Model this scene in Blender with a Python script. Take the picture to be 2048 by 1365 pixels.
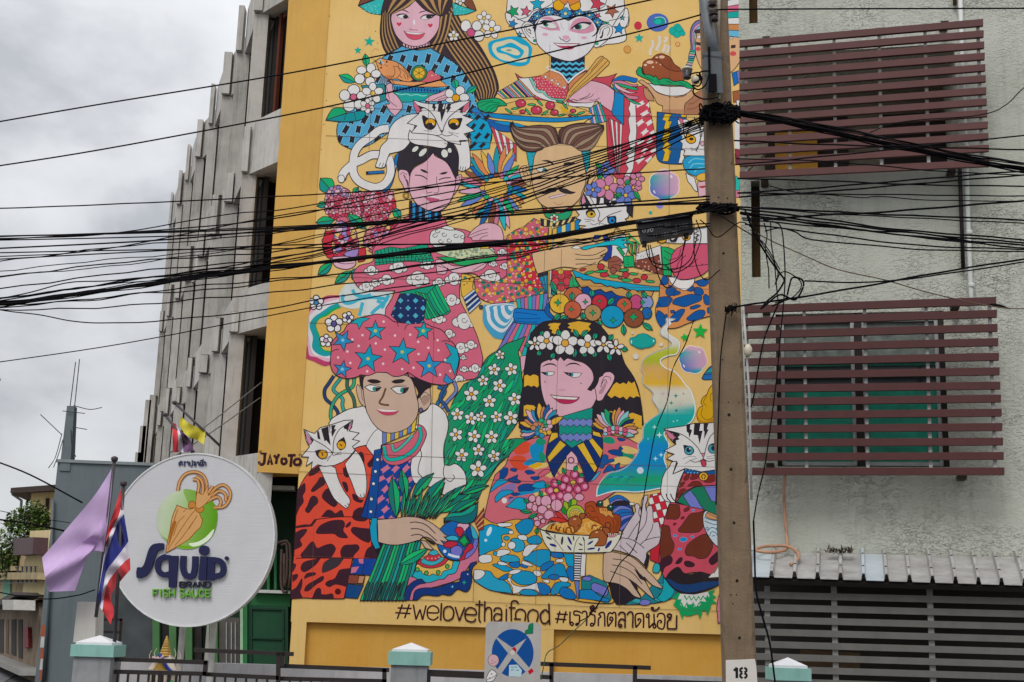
import bpy, math, random
from mathutils import Vector, Matrix, noise
from mathutils.geometry import tessellate_polygon, delaunay_2d_cdt
for o in list(bpy.data.objects): bpy.data.objects.remove(o)
SC = bpy.context.scene; COL = SC.collection
# ------------------------------------------------------------------ camera
FP = 2604.0; PITCH = math.atan(0.2199); ROLL = 0.03; CAM = Vector((0, 0, 1.65))
_f = Vector((0, math.cos(PITCH), math.sin(PITCH))); _r0 = Vector((1, 0, 0)); _u0 = Vector((0, -math.sin(PITCH), math.cos(PITCH)))
_r = _r0*math.cos(ROLL)+_u0*math.sin(ROLL); _u = _u0*math.cos(ROLL)-_r0*math.sin(ROLL)
cd = bpy.data.cameras.new('camera'); cam = bpy.data.objects.new('camera', cd); COL.objects.link(cam)
cd.sensor_width = 36; cd.lens = FP*36/2048; cd.clip_start = .1; cd.clip_end = 3000
m = Matrix((_r, _u, -_f)).transposed().to_4x4(); m.translation = CAM; cam.matrix_world = m; SC.camera = cam
# ------------------------------------------------------------------ sky, sun, exposure
w = bpy.data.worlds.new('World'); SC.world = w; w.use_nodes = True; nt = w.node_tree; nt.nodes.clear()
N = nt.nodes.new; Lk = nt.links.new
out = N('ShaderNodeOutputWorld'); bg = N('ShaderNodeBackground'); bg2 = N('ShaderNodeBackground'); mix = N('ShaderNodeMixShader')
sky = N('ShaderNodeTexSky'); sky.sky_type = 'NISHITA'; sky.sun_disc = False; SUN_EL = 52; SUN_AZ = 200
sky.sun_elevation = math.radians(SUN_EL); sky.sun_rotation = math.radians(SUN_AZ); bg.inputs[1].default_value = 0.08
Lk(sky.outputs[0], bg.inputs[0])
tc = N('ShaderNodeTexCoord'); mp = N('ShaderNodeMapping'); mp.inputs['Scale'].default_value = (1.0, 1.0, 1.7); Lk(tc.outputs['Generated'], mp.inputs[0])
no = N('ShaderNodeTexNoise'); no.inputs['Scale'].default_value = 5.2; no.inputs['Detail'].default_value = 7; no.inputs['Roughness'].default_value = .5; no.inputs['Distortion'].default_value = .15; Lk(mp.outputs[0], no.inputs[0])
cr = N('ShaderNodeValToRGB'); e = cr.color_ramp.elements; e[0].position = .35; e[0].color = (.34, .352, .375, 1); e[1].position = .64; e[1].color = (.60, .612, .63, 1); x = e.new(.48); x.color = (.50, .51, .53, 1); Lk(no.outputs[0], cr.inputs[0])
sp = N('ShaderNodeSeparateXYZ'); Lk(tc.outputs['Generated'], sp.inputs[0])
hr = N('ShaderNodeMapRange'); hr.inputs[1].default_value = 0.10; hr.inputs[2].default_value = .95; hr.inputs[3].default_value = 1.0; hr.inputs[4].default_value = 1.95; Lk(sp.outputs[2], hr.inputs[0])
Lk(cr.outputs[0], bg2.inputs[0]); Lk(hr.outputs[0], bg2.inputs[1])
mix.inputs[0].default_value = .93; Lk(bg.outputs[0], mix.inputs[1]); Lk(bg2.outputs[0], mix.inputs[2]); Lk(mix.outputs[0], out.inputs[0])
sd = bpy.data.lights.new('sun', 'SUN'); sd.energy = 1.3; sd.angle = math.radians(28); sd.color = (1, .97, .93)
sun = bpy.data.objects.new('sun', sd); COL.objects.link(sun)
_sv = Vector((math.sin(math.radians(SUN_AZ))*math.cos(math.radians(SUN_EL)), math.cos(math.radians(SUN_AZ))*math.cos(math.radians(SUN_EL)), math.sin(math.radians(SUN_EL))))
sun.rotation_euler = (-_sv).to_track_quat('-Z', 'Y').to_euler()
SC.render.engine = 'CYCLES'
vs = SC.view_settings; vs.view_transform = 'Standard'; vs.look = 'None'; vs.exposure = 0.34; vs.gamma = 1
# ------------------------------------------------------------------ helpers: projection of photo points onto real planes
def ray(px, py): return _f+_r*((px-1024)/FP)+_u*((682.5-py)/FP)
def at_depth(px, py, Y):
    d = ray(px, py); return CAM+d*(Y/d.y)
def at_z(px, py, z):
    d = ray(px, py); return CAM+d*((z-CAM.z)/d.z)
class Wall:                       # a vertical plane through (X,Y), running along angle a
    def __init__(s, X, Y, a):
        s.o = Vector((X, Y, 0)); a = math.radians(a); s.u = Vector((math.cos(a), math.sin(a), 0)); s.n = Vector((math.sin(a), -math.cos(a), 0)); s.a = a
    def off(s, d):
        w = Wall(0, 0, math.degrees(s.a)); w.o = s.o+s.n*d; return w
    def hit(s, px, py):
        d = ray(px, py); t = (s.o-CAM).dot(s.n)/d.dot(s.n); p = CAM+d*t; return ((p-s.o).dot(s.u), p.z)
    def P(s, uv, d=0): return s.o+s.u*uv[0]+s.n*d+Vector((0, 0, uv[1]))
    def pt(s, px, py, d=0): return s.P(s.hit(px, py), d)
MW = Wall(0, 27, 2.1)            # painted wall
RB = Wall((1740-1024)/FP*18, 18.3, -12.5)   # pale building on the right
# ------------------------------------------------------------------ materials
def lin(h):
    if not isinstance(h, str): return h
    h = h.lstrip('#'); v = [int(h[i:i+2], 16)/255 for i in (0, 2, 4)]
    return tuple(c/12.92 if c <= .04045 else ((c+.055)/1.055)**2.4 for c in v)
MATS = {}
def mat(name, col, rough=.8, metal=0, ns=6., nv=.18, bump=0., bs=40., col2=None, streak=0., trans=0., spec=.35, bdist=.01):
    if name in MATS: return MATS[name]
    M = bpy.data.materials.new(name); M.use_nodes = True; nt = M.node_tree; b = nt.nodes['Principled BSDF']; N = nt.nodes.new; L = nt.links.new
    b.inputs['Roughness'].default_value = rough; b.inputs['Metallic'].default_value = metal; b.inputs['Specular IOR Level'].default_value = spec
    tc = N('ShaderNodeTexCoord'); c = lin(col); c2 = lin(col2) if col2 else tuple(v*(1-nv*1.6) for v in c)
    n = N('ShaderNodeTexNoise'); n.inputs['Scale'].default_value = ns; n.inputs['Detail'].default_value = 6; n.inputs['Roughness'].default_value = .65; L(tc.outputs['Object'], n.inputs[0])
    r = N('ShaderNodeMapRange'); r.inputs[1].default_value = .3; r.inputs[2].default_value = .72; L(n.outputs[0], r.inputs[0])
    mx = N('ShaderNodeMix'); mx.data_type = 'RGBA'; mx.inputs[6].default_value = (*c, 1); mx.inputs[7].default_value = (*c2, 1); L(r.outputs[0], mx.inputs[0]); last = mx.outputs[2]
    if streak:
        mp = N('ShaderNodeMapping'); mp.inputs['Scale'].default_value = (3, 3, .22); L(tc.outputs['Object'], mp.inputs[0])
        n2 = N('ShaderNodeTexNoise'); n2.inputs['Scale'].default_value = 3.2; n2.inputs['Detail'].default_value = 8; n2.inputs['Roughness'].default_value = .7; L(mp.outputs[0], n2.inputs[0])
        r2 = N('ShaderNodeMapRange'); r2.inputs[1].default_value = .5; r2.inputs[2].default_value = .8; r2.inputs[4].default_value = streak; L(n2.outputs[0], r2.inputs[0])
        m2 = N('ShaderNodeMix'); m2.data_type = 'RGBA'; m2.inputs[7].default_value = (.05, .045, .04, 1); L(last, m2.inputs[6]); L(r2.outputs[0], m2.inputs[0]); last = m2.outputs[2]
    L(last, b.inputs['Base Color'])
    if bump:
        n3 = N('ShaderNodeTexNoise'); n3.inputs['Scale'].default_value = bs; n3.inputs['Detail'].default_value = 5; L(tc.outputs['Object'], n3.inputs[0])
        bp = N('ShaderNodeBump'); bp.inputs['Strength'].default_value = bump; bp.inputs['Distance'].default_value = bdist; L(n3.outputs[0], bp.inputs['Height']); L(bp.outputs[0], b.inputs['Normal'])
    if trans: b.inputs['Transmission Weight'].default_value = trans
    MATS[name] = M; return M
def paint_mat():
    M = bpy.data.materials.new('wall_paint'); M.use_nodes = True; nt = M.node_tree; b = nt.nodes['Principled BSDF']; N = nt.nodes.new; L = nt.links.new
    b.inputs['Roughness'].default_value = .82; b.inputs['Specular IOR Level'].default_value = .25
    at = N('ShaderNodeAttribute'); at.attribute_name = 'Col'; tc = N('ShaderNodeTexCoord')
    n = N('ShaderNodeTexNoise'); n.inputs['Scale'].default_value = 1.3; n.inputs['Detail'].default_value = 9; n.inputs['Roughness'].default_value = .7; L(tc.outputs['Object'], n.inputs[0])
    r = N('ShaderNodeMapRange'); r.inputs[1].default_value = .3; r.inputs[2].default_value = .7; r.inputs[3].default_value = .94; r.inputs[4].default_value = 1.08; L(n.outputs[0], r.inputs[0])
    mx = N('ShaderNodeMix'); mx.data_type = 'RGBA'; mx.blend_type = 'MULTIPLY'; mx.inputs[0].default_value = 1; hs = N('ShaderNodeHueSaturation'); hs.inputs['Saturation'].default_value = 1.05; L(at.outputs[0], hs.inputs['Color']); L(hs.outputs[0], mx.inputs[6]); L(r.outputs[0], mx.inputs[7])
    # rain streaks and grime
    mp = N('ShaderNodeMapping'); mp.inputs['Scale'].default_value = (2.2, 2.2, .12); L(tc.outputs['Object'], mp.inputs[0])
    n2 = N('ShaderNodeTexNoise'); n2.inputs['Scale'].default_value = 2; n2.inputs['Detail'].default_value = 8; L(mp.outputs[0], n2.inputs[0])
    r2 = N('ShaderNodeMapRange'); r2.inputs[1].default_value = .52; r2.inputs[2].default_value = .8; r2.inputs[4].default_value = .13; L(n2.outputs[0], r2.inputs[0])
    m2 = N('ShaderNodeMix'); m2.data_type = 'RGBA'; m2.inputs[7].default_value = (.12, .08, .05, 1); L(mx.outputs[2], m2.inputs[6]); L(r2.outputs[0], m2.inputs[0]); L(m2.outputs[2], b.inputs['Base Color'])
    n3 = N('ShaderNodeTexNoise'); n3.inputs['Scale'].default_value = 22; n3.inputs['Detail'].default_value = 6; L(tc.outputs['Object'], n3.inputs[0])
    bp = N('ShaderNodeBump'); bp.inputs['Strength'].default_value = .25; bp.inputs['Distance'].default_value = .01; L(n3.outputs[0], bp.inputs['Height']); L(bp.outputs[0], b.inputs['Normal'])
    return M
PAINT = paint_mat()
# ------------------------------------------------------------------ object helpers
def link(name, me, m=None, parent=None):
    if m is not None and len(me.materials) == 0: me.materials.append(m)
    o = bpy.data.objects.new(name, me); COL.objects.link(o)
    if parent is not None: o.parent = parent
    return o
def tag(o, label=None, cat=None, group=None, kind=None):
    if label: o['label'] = label
    if cat: o['category'] = cat
    if group: o['group'] = group
    if kind: o['kind'] = kind
    return o
def thing(name, label, cat, loc=(0, 0, 0), group=None):
    o = bpy.data.objects.new(name, None); COL.objects.link(o); o.location = loc; o.empty_display_size = .2
    return tag(o, label, cat, group)
class MB:
    def __init__(s): s.v = []; s.f = []
    def add(s, vs, fs):
        n = len(s.v); s.v += [tuple(p) for p in vs]; s.f += [tuple(i+n for i in f) for f in fs]; return s
    def hexa(s, b, t):            # two quads, bottom and top
        return s.add(list(b)+list(t), [(3, 2, 1, 0), (4, 5, 6, 7), (0, 1, 5, 4), (1, 2, 6, 5), (2, 3, 7, 6), (3, 0, 4, 7)])
    def box(s, c, h, ax=None):    # centre, half sizes, axes
        ax = ax or (Vector((1, 0, 0)), Vector((0, 1, 0)), Vector((0, 0, 1))); c = Vector(c); q = []
        for z in (-1, 1):
            q.append([c+ax[0]*(h[0]*a)+ax[1]*(h[1]*b)+ax[2]*(h[2]*z) for a, b in ((-1, -1), (1, -1), (1, 1), (-1, 1))])
        return s.hexa(*q)
    def slab(s, W, u0, z0, u1, z1, d0, d1):   # box on a wall from depth d0 to d1 (proud is positive)
        return s.hexa([W.P((u0, z0), d1), W.P((u1, z0), d1), W.P((u1, z0), d0), W.P((u0, z0), d0)], [W.P((u0, z1), d1), W.P((u1, z1), d1), W.P((u1, z1), d0), W.P((u0, z1), d0)])
    def quadslab(s, W, p, d0, d1):   # 4 photo points TL TR BR BL -> plate
        h = [W.hit(*q) for q in p]; a = [W.P(q, d1) for q in h]; b = [W.P(q, d0) for q in h]
        return s.add(a+b, [(3, 2, 1, 0), (4, 5, 6, 7), (0, 1, 5, 4), (1, 2, 6, 5), (2, 3, 7, 6), (3, 0, 4, 7)])
    def tube(s, pts, r, n=6, r2=None):
        pts = [Vector(p) for p in pts]; rings = []; up = Vector((0, 0, 1)); k = len(pts)
        for i, p in enumerate(pts):
            t = (pts[min(i+1, k-1)]-pts[max(i-1, 0)]); t = t.normalized() if t.length > 1e-9 else Vector((1, 0, 0))
            a = t.cross(up if abs(t.z) < .95 else Vector((1, 0, 0))).normalized(); b = a.cross(t); rr = r if r2 is None else r+(r2-r)*i/max(k-1, 1)
            rings.append([p+(a*math.cos(2*math.pi*j/n)+b*math.sin(2*math.pi*j/n))*rr for j in range(n)])
        vs = [q for R in rings for q in R]; fs = []
        for i in range(k-1):
            for j in range(n): fs.append((i*n+j, i*n+(j+1) % n, (i+1)*n+(j+1) % n, (i+1)*n+j))
        fs.append(tuple(range(n-1, -1, -1))); fs.append(tuple((k-1)*n+j for j in range(n)))
        return s.add(vs, fs)
    def lathe(s, c, prof, n=16, ax=Vector((0, 0, 1))):
        c = Vector(c); a = ax.cross(Vector((1, 0, .1))).normalized(); b = ax.cross(a); vs = []
        for r, z in prof:
            for j in range(n): t = 2*math.pi*j/n; vs.append(c+ax*z+(a*math.cos(t)+b*math.sin(t))*r)
        fs = []
        for i in range(len(prof)-1):
            for j in range(n): fs.append((i*n+j, i*n+(j+1) % n, (i+1)*n+(j+1) % n, (i+1)*n+j))
        fs.append(tuple(range(n-1, -1, -1))); fs.append(tuple((len(prof)-1)*n+j for j in range(n)))
        return s.add(vs, fs)
    def prism(s, W, poly, d0, d1):    # polygon of (u,z) on wall extruded
        n = len(poly); a = [W.P(q, d1) for q in poly]; b = [W.P(q, d0) for q in poly]
        tr = tessellate_polygon([[Vector((q[0], q[1], 0)) for q in poly]])
        fs = [tuple(t) for t in tr]+[tuple(i+n for i in reversed(t)) for t in tr]+[(i, (i+1) % n, n+(i+1) % n, n+i) for i in range(n)]
        return s.add(a+b, fs)
    def mesh(s, name='m', smooth=False, origin=None):
        me = bpy.data.meshes.new(name); vs = s.v
        if origin is not None: vs = [(p[0]-origin[0], p[1]-origin[1], p[2]-origin[2]) for p in vs]
        me.from_pydata(vs, [], s.f); 
        if smooth: me.polygons.foreach_set('use_smooth', [True]*len(me.polygons))
        return me
    def build(s, name, m, parent=None, smooth=False):
        org = parent.location if parent is not None and parent.parent is None else (parent.parent.location if parent is not None else None)
        return link(name, s.mesh(name, smooth, org), m, parent)
def fixnormals(o):
    import bmesh
    bm = bmesh.new(); bm.from_mesh(o.data); bmesh.ops.recalc_face_normals(bm, faces=bm.faces); bm.to_mesh(o.data); bm.free(); return o
def catmull(P, closed, k=5, corners=()):
    n = len(P)
    if n < 3 or k <= 1: return list(P)
    out = []; C = set(corners)
    rng = range(n) if closed else range(n-1)
    for i in rng:
        p1 = P[i]; p2 = P[(i+1) % n]
        if i in C or (not closed and i == 0): p0 = (2*p1[0]-p2[0], 2*p1[1]-p2[1]) if len(p1) == 2 else p1*2-p2
        else: p0 = P[i-1]
        j = (i+1) % n
        if j in C or (not closed and j == n-1): p3 = (2*p2[0]-p1[0], 2*p2[1]-p1[1]) if len(p1) == 2 else p2*2-p1
        else: p3 = P[(i+2) % n]
        if i in C and j in C: out.append(p1); continue
        for q in range(k):
            t = q/k; t2 = t*t; t3 = t2*t
            c = [.5*(2*p1[a]+(p2[a]-p0[a])*t+(2*p0[a]-5*p1[a]+4*p2[a]-p3[a])*t2+(3*p1[a]-p0[a]-3*p2[a]+p3[a])*t3) for a in range(len(p1))]
            out.append(tuple(c) if len(c) == 2 else Vector(c))
    if not closed: out.append(P[-1])
    return out
# ------------------------------------------------------------------ flat paint on walls: filled shapes and brush lines in photo points
class Canvas:
    DZ = .00005
    def __init__(s, W, base=.0):
        s.W = W; s.base = base; s.lv = {}; s.g = (0, 0, 1.); s.items = None
    def G(s, x, y, k=5.933): s.g = (x, y, 1./k)
    def start(s): s.v = []; s.f = []; s.c = []
    def px(s, p): return (s.g[0]+p[0]*s.g[2], s.g[1]+p[1]*s.g[2])
    def level(s, V, F, bump=1):
        cells = set()
        for f in F:
            xs = [V[i][0] for i in f]; ys = [V[i][1] for i in f]
            for a in range(int(min(xs)//4), int(max(xs)//4)+1):
                for b in range(int(min(ys)//4), int(max(ys)//4)+1): cells.add((a, b))
        m = 0; g = s.lv
        for c in cells:
            q = g.get(c, 0)
            if q > m: m = q
        m += bump
        for c in cells: g[c] = m
        return m
    def emit(s, V, F, cols, lev=None):
        if lev is None: lev = s.level(V, F)
        n = len(s.v)
        for p in V: s.v.append(s.W.P(s.W.hit(*p), s.base+lev*s.DZ))
        for f in F:
            a, b, c = V[f[0]], V[f[1]], V[f[2]]
            if (b[0]-a[0])*(c[1]-a[1])-(b[1]-a[1])*(c[0]-a[0]) > 0: f = tuple(reversed(f))
            s.f.append(tuple(i+n for i in f))
            if callable(cols): s.c += [cols(V[i]) for i in f]
            else: s.c += [cols]*len(f)
        return lev
    def parse(s, t, closed, smooth):
        if isinstance(t, str):
            P = []; C = []
            tk = t.split()
            for i in range(0, len(tk), 2):
                y = tk[i+1]
                if y[-1] == '!': C.append(len(P)); y = y[:-1]
                P.append((float(tk[i]), float(y)))
        else: P = list(t); C = []
        P = [s.px(p) for p in P]
        if smooth: P = catmull(P, closed, smooth if smooth > 1 else 4, C)
        return P
    def ring(s, P, w):
        n = len(P); I = []; O = []
        for i in range(n):
            a = P[i-1]; b = P[i]; c = P[(i+1) % n]
            d1 = (b[0]-a[0], b[1]-a[1]); d2 = (c[0]-b[0], c[1]-b[1]); l1 = math.hypot(*d1) or 1; l2 = math.hypot(*d2) or 1
            n1 = (-d1[1]/l1, d1[0]/l1); n2 = (-d2[1]/l2, d2[0]/l2); q = (n1[0]+n2[0], n1[1]+n2[1]); l = math.hypot(*q)
            if l < .5: q = n1; k = 1
            else: q = (q[0]/l, q[1]/l); k = min(1/max(q[0]*n1[0]+q[1]*n1[1], .3), 2.2)
            h = w*.5*k; I.append((b[0]-q[0]*h, b[1]-q[1]*h)); O.append((b[0]+q[0]*h, b[1]+q[1]*h))
        return I+O, [(i, (i+1) % n, n+(i+1) % n, n+i) for i in range(n)]
    def F(s, col, t, w=1.3, sm=4, oc=None, clip=None):
        P = s.parse(t, True, sm)
        Q = [P[0]]
        for p in P[1:]:
            if abs(p[0]-Q[-1][0])+abs(p[1]-Q[-1][1]) > .05: Q.append(p)
        if abs(Q[0][0]-Q[-1][0])+abs(Q[0][1]-Q[-1][1]) < .05: Q.pop()
        P = Q
        if len(P) < 3: return P
        if clip is None:
            tr = tessellate_polygon([[Vector((p[0], p[1], 0)) for p in P]]); V = P; Fs = [tuple(x) for x in tr]
        else: V, Fs = s.clip(P, [tuple(range(len(P)))], clip)
        if Fs:
            lev = s.emit(V, Fs, col if callable(col) else (*lin(col), 1))
            if w:
                V2, F2 = s.ring(P, w)
                if clip is not None: V2, F2 = s.clip(V2, F2, clip)
                if F2: s.emit(V2, F2, (*lin(oc or KK), 1))
        return P
    def clip(s, V, Fs, C):
        def ccw(f, pts):
            a = sum(pts[f[i-1]][0]*pts[f[i]][1]-pts[f[i]][0]*pts[f[i-1]][1] for i in range(len(f)))
            return list(f) if a > 0 else list(f)[::-1]
        Fs = [ccw(f, V) for f in Fs]; C = [C[i] for i in ccw(list(range(len(C))), C)]
        n = len(V); vs = [Vector(p) for p in V]+[Vector(p) for p in C]; fs = [list(f) for f in Fs]+[[n+i for i in range(len(C))]]
        try: r = delaunay_2d_cdt(vs, [], fs, 0, 1e-4, True)
        except Exception: return [], []
        k = len(Fs); oV = [tuple(p) for p in r[0]]; oF = [tuple(f) for f, of in zip(r[2], r[5]) if k in of and any(q < k for q in of)]
        return oV, oF
    def L(s, t, w=1.4, col=None, sm=4, taper=0, clip=None):
        P = s.parse(t, False, sm); n = len(P)
        if n < 2: return
        A = []; B = []
        for i in range(n):
            a = P[max(i-1, 0)]; c = P[min(i+1, n-1)]; b = P[i]; d = (c[0]-a[0], c[1]-a[1]); l = math.hypot(*d) or 1; q = (-d[1]/l, d[0]/l)
            x = i/(n-1); ww = w
            if taper == 1: ww = w*max(.08, 1-x)
            elif taper == 2: ww = w*max(.08, math.sin(math.pi*x)**.7)
            h = ww*.5; A.append((b[0]-q[0]*h, b[1]-q[1]*h)); B.append((b[0]+q[0]*h, b[1]+q[1]*h))
        V = A+B; Fs = [(i, i+1, n+i+1, n+i) for i in range(n-1)]
        if clip is not None: V, Fs = s.clip(V, Fs, clip)
        if Fs: s.emit(V, Fs, (*lin(col or KK), 1))
    def Ls(s, w, *ts, **k):
        for t in ts: s.L(t, w, **k)
    def E(s, col, x, y, rx, ry=None, w=1.2, rot=0, n=14, oc=None, clip=None):
        ry = ry or rx; c, d = math.cos(rot), math.sin(rot)
        s.F(col, [(x+rx*math.cos(a)*c-ry*math.sin(a)*d, y+rx*math.cos(a)*d+ry*math.sin(a)*c) for a in [2*math.pi*i/n for i in range(n)]], w, 0, oc, clip)
    def star(s, x, y, r, col, rot=0, w=1.5, k=.45, n=5, clip=None, oc=None):
        s.F(col, [(x+(r if i % 2 == 0 else r*k)*math.sin(rot+math.pi*i/n), y-(r if i % 2 == 0 else r*k)*math.cos(rot+math.pi*i/n)) for i in range(2*n)], w, 0, oc, clip)
    def flower(s, x, y, r, n=5, col='#dedcda', cc='#e0b050', rot=0, w=1.3, cr=.27, ps=1.):
        for i in range(n):
            a = rot+2*math.pi*i/n; d = r*.6; s.E(col, x+d*math.sin(a), y-d*math.cos(a), r*.36*ps, r*.44, w, a, 12)
        s.E(cc, x, y, r*cr, None, w, 0, 12)
    def leaf(s, x0, y0, x1, y1, wd, c1='#1f9f7c', c2='#2cb872', w=1.3, bend=0):
        dx, dy = x1-x0, y1-y0; nx, ny = -dy, dx; l = math.hypot(dx, dy); nx /= l; ny /= l
        mid = [(x0+dx*t+nx*bend*math.sin(math.pi*t), y0+dy*t+ny*bend*math.sin(math.pi*t)) for t in (0, .2, .4, .6, .8, 1)]; pr = (0, .62, 1, .9, .55, 0)
        A = [(p[0]+nx*wd*q, p[1]+ny*wd*q) for p, q in zip(mid, pr)]; B = [(p[0]-nx*wd*q, p[1]-ny*wd*q) for p, q in zip(mid, pr)]
        s.F(c1, A+mid[-2:0:-1], w, 0); s.F(c2, B+mid[-2:0:-1], w, 0)
    def strands(s, ta, tb, n, cols, w=1.2, dup=12, clip=None):
        A = s.parse(ta, False, 4); B = s.parse(tb, False, 4); g = s.g; s.g = (0, 0, 1)
        def rs(P):
            L = [0]
            for i in range(1, len(P)): L.append(L[-1]+math.hypot(P[i][0]-P[i-1][0], P[i][1]-P[i-1][1]))
            o = []; j = 0
            for q in range(dup+1):
                d = L[-1]*q/dup
                while j < len(P)-2 and L[j+1] < d: j += 1
                t = (d-L[j])/((L[j+1]-L[j]) or 1); o.append((P[j][0]+(P[j+1][0]-P[j][0])*t, P[j][1]+(P[j+1][1]-P[j][1])*t))
            return o
        A = rs(A); B = rs(B); mixp = lambda f: [(a[0]+(b[0]-a[0])*f, a[1]+(b[1]-a[1])*f) for a, b in zip(A, B)]
        for i in range(n):
            s.F(cols[i % len(cols)], mixp(i/n)+mixp((i+1)/n)[::-1], w, 0, None, clip)
        s.g = g
    def done(s, name, parent, label=None):
        me = bpy.data.meshes.new(name); o = parent.location
        me.from_pydata([(p[0]-o[0], p[1]-o[1], p[2]-o[2]) for p in s.v], [], s.f)
        a = me.color_attributes.new('Col', 'FLOAT_COLOR', 'CORNER'); a.data.foreach_set('color', [x for c in s.c for x in c])
        ob = link(name, me, PAINT, parent)
        if label: ob['label'] = label
        return ob
KK = '#221a22'; K = KK
# ================================================================== ground, street
M_asph = mat('asphalt', '#4a4a4c', .9, ns=3, bump=.3, bs=60); M_conc = mat('concrete', '#bcb7b0', .9, ns=1.6, nv=.22, bump=.25, bs=30, streak=.7)
M_conc2 = mat('concrete_panel', '#c8c4be', .9, ns=1.1, nv=.2, bump=.2, bs=24, streak=.72)
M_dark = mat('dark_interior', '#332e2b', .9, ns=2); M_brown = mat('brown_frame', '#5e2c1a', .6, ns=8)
M_glass = mat('dim_glass', '#25292a', .5, ns=2, nv=.3, spec=.15)
M_yel = mat('yellow_wall', '#e7c27c', .85, ns=.8, nv=.06, bump=.35, bs=14, streak=.12, col2='#e0b768')
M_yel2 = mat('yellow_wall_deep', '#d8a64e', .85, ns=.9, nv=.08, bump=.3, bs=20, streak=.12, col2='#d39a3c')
M_yel3 = mat('yellow_pier', '#dcac58', .85, ns=.9, nv=.08, bump=.3, bs=20, streak=.16, col2='#cc9f50')
M_blk = mat('black_rubber', '#0c0a0f', .8, ns=9, nv=.3, spec=.12)
def ground():
    mb = MB(); n = 40; vs = []; fs = []
    for i in range(n+1):
        for j in range(n+1): vs.append((-200+i*12, -30+j*12, 0))
    for i in range(n):
        for j in range(n): a = i*(n+1)+j; fs.append((a, a+n+1, a+n+2, a+1))
    tag(mb.add(vs, fs).build('ground', M_asph), kind='structure')
    tag(MB().box((2, 19.2, .07), (14, 3.6, .07)).build('pavement', mat('paving', '#8d8a84', .9, ns=3, bump=.3)), kind='structure')
ground()
# ================================================================== yellow painted building
T = thing('mural_building', 'yellow building whose tall street wall carries a huge mural of people, cats and food', 'building', MW.P((0, 0)))
def h(x, y): return MW.hit(x, y)
zl = h(1030, 1257)[1]; ztop = h(700, -260)[1]; zover = h(555, 947)[1]
uL = lambda z: None
def lineu(x0, y0, x1, y1, z):
    a = h(x0, y0); b = h(x1, y1); t = (z-a[1])/(b[1]-a[1]); return a[0]+(b[0]-a[0])*t
us_t = lineu(657, 40, 600, 900, ztop); us_b = lineu(657, 40, 600, 900, zover); ue = h(1600, 700)[0]
uf_t = lineu(597, 955, 577, 1330, zover); uf_l = lineu(597, 955, 577, 1330, zl); uf_b = lineu(597, 955, 577, 1330, 0)
q = MB().prism(MW, [(uf_l, zl), (ue, zl), (ue, ztop), (us_t, ztop), (us_b, zover), (uf_t, zover)], -.4, 0).build('wall', M_yel, T); fixnormals(q)
ur0, ur1, ur2 = h(611, 1280)[0], h(1081, 1300)[0], h(1107, 1300)[0]
MB().slab(MW, uf_b, 0, ur0, zl, -.4, 0).build('pier', M_yel, T); MB().slab(MW, ur1, 0, ur2, zl, -.4, -.003).build('pier', M_yel, T)
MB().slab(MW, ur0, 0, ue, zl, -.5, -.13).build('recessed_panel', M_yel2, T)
zz0 = h(562, -60)[1]
# proud corner pier at the left, slightly turned
ua_t = lineu(576, 40, 515, 945, ztop); ua_b = lineu(576, 40, 515, 945, zover)
pm = MB(); pm.hexa([MW.P((ua_b, zover), .10), MW.P((us_b, zover), .02), MW.P((us_b, zover), -.5), MW.P((ua_b, zover), -.9)], [MW.P((ua_t, ztop), .10), MW.P((us_t, ztop), .02), MW.P((us_t, ztop), -.5), MW.P((ua_t, ztop), -.9)])
pm.build('corner_pier', M_yel3, T)
MB().slab(MW, ua_b-.75, 0, us_b, zz0, -3.2, -1.9).build('sky_gap_slab', M_dark, T)  # dark slab added behind the corner to block sky showing through the gap
# back volume of the building so that it is a solid
MB().slab(MW, us_b, 0, ue, ztop-.3, -9, -.55).build('rear_block', M_conc, T)
# ================================================================== concrete building with a sawtooth front
B = thing('concrete_building', 'grey concrete office block with staggered vertical fins and dark recessed windows', 'building', at_z(480, 110, 14.6).xy.to_3d())
zh = 15.33
zz = lambda x, y: MW.hit(x, y)[1]
heads = [15.33, zz(556, 320), zz(533, 650)]; sills = [zz(562, 212), zz(539, 560), zz(511, 905)]
colpx = [(509, 27, 539, 24), (473, 106, 501, 106), (444, 192, 471, 192), (418, 251, 436, 251), (391, 317, 409, 318), (371, 363.5, 385, 363), (354, 411, 365, 411), (338, 452, 348, 452)]
cols = []
for a, b, c, d in colpx:
    pl = at_z(a, b, zh); pr = at_z(c, d, zh); cols.append((Vector((pl.x, pl.y)), Vector((pl.x+abs((c-a)/FP*pl.y*1.02), pl.y+.02))))
zt = 16.55; zb = .0
corner = MW.P((ua_b, 0), .0).xy; corner = Vector((corner[0], corner[1]))
def vprism(mb, a, b, dep, z0, z1, lean=None):
    dv = Vector((b.x-a.x, b.y-a.y)); n = Vector((-dv.y, dv.x)).normalized()*dep
    if n.y < 0: n = -n
    pts = [a, b, b+n, a+n]; mb.hexa([(p.x, p.y, z0) for p in pts], [(p.x, p.y, z1) for p in pts])
rnd = random.Random(4)
colmesh = []
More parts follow.
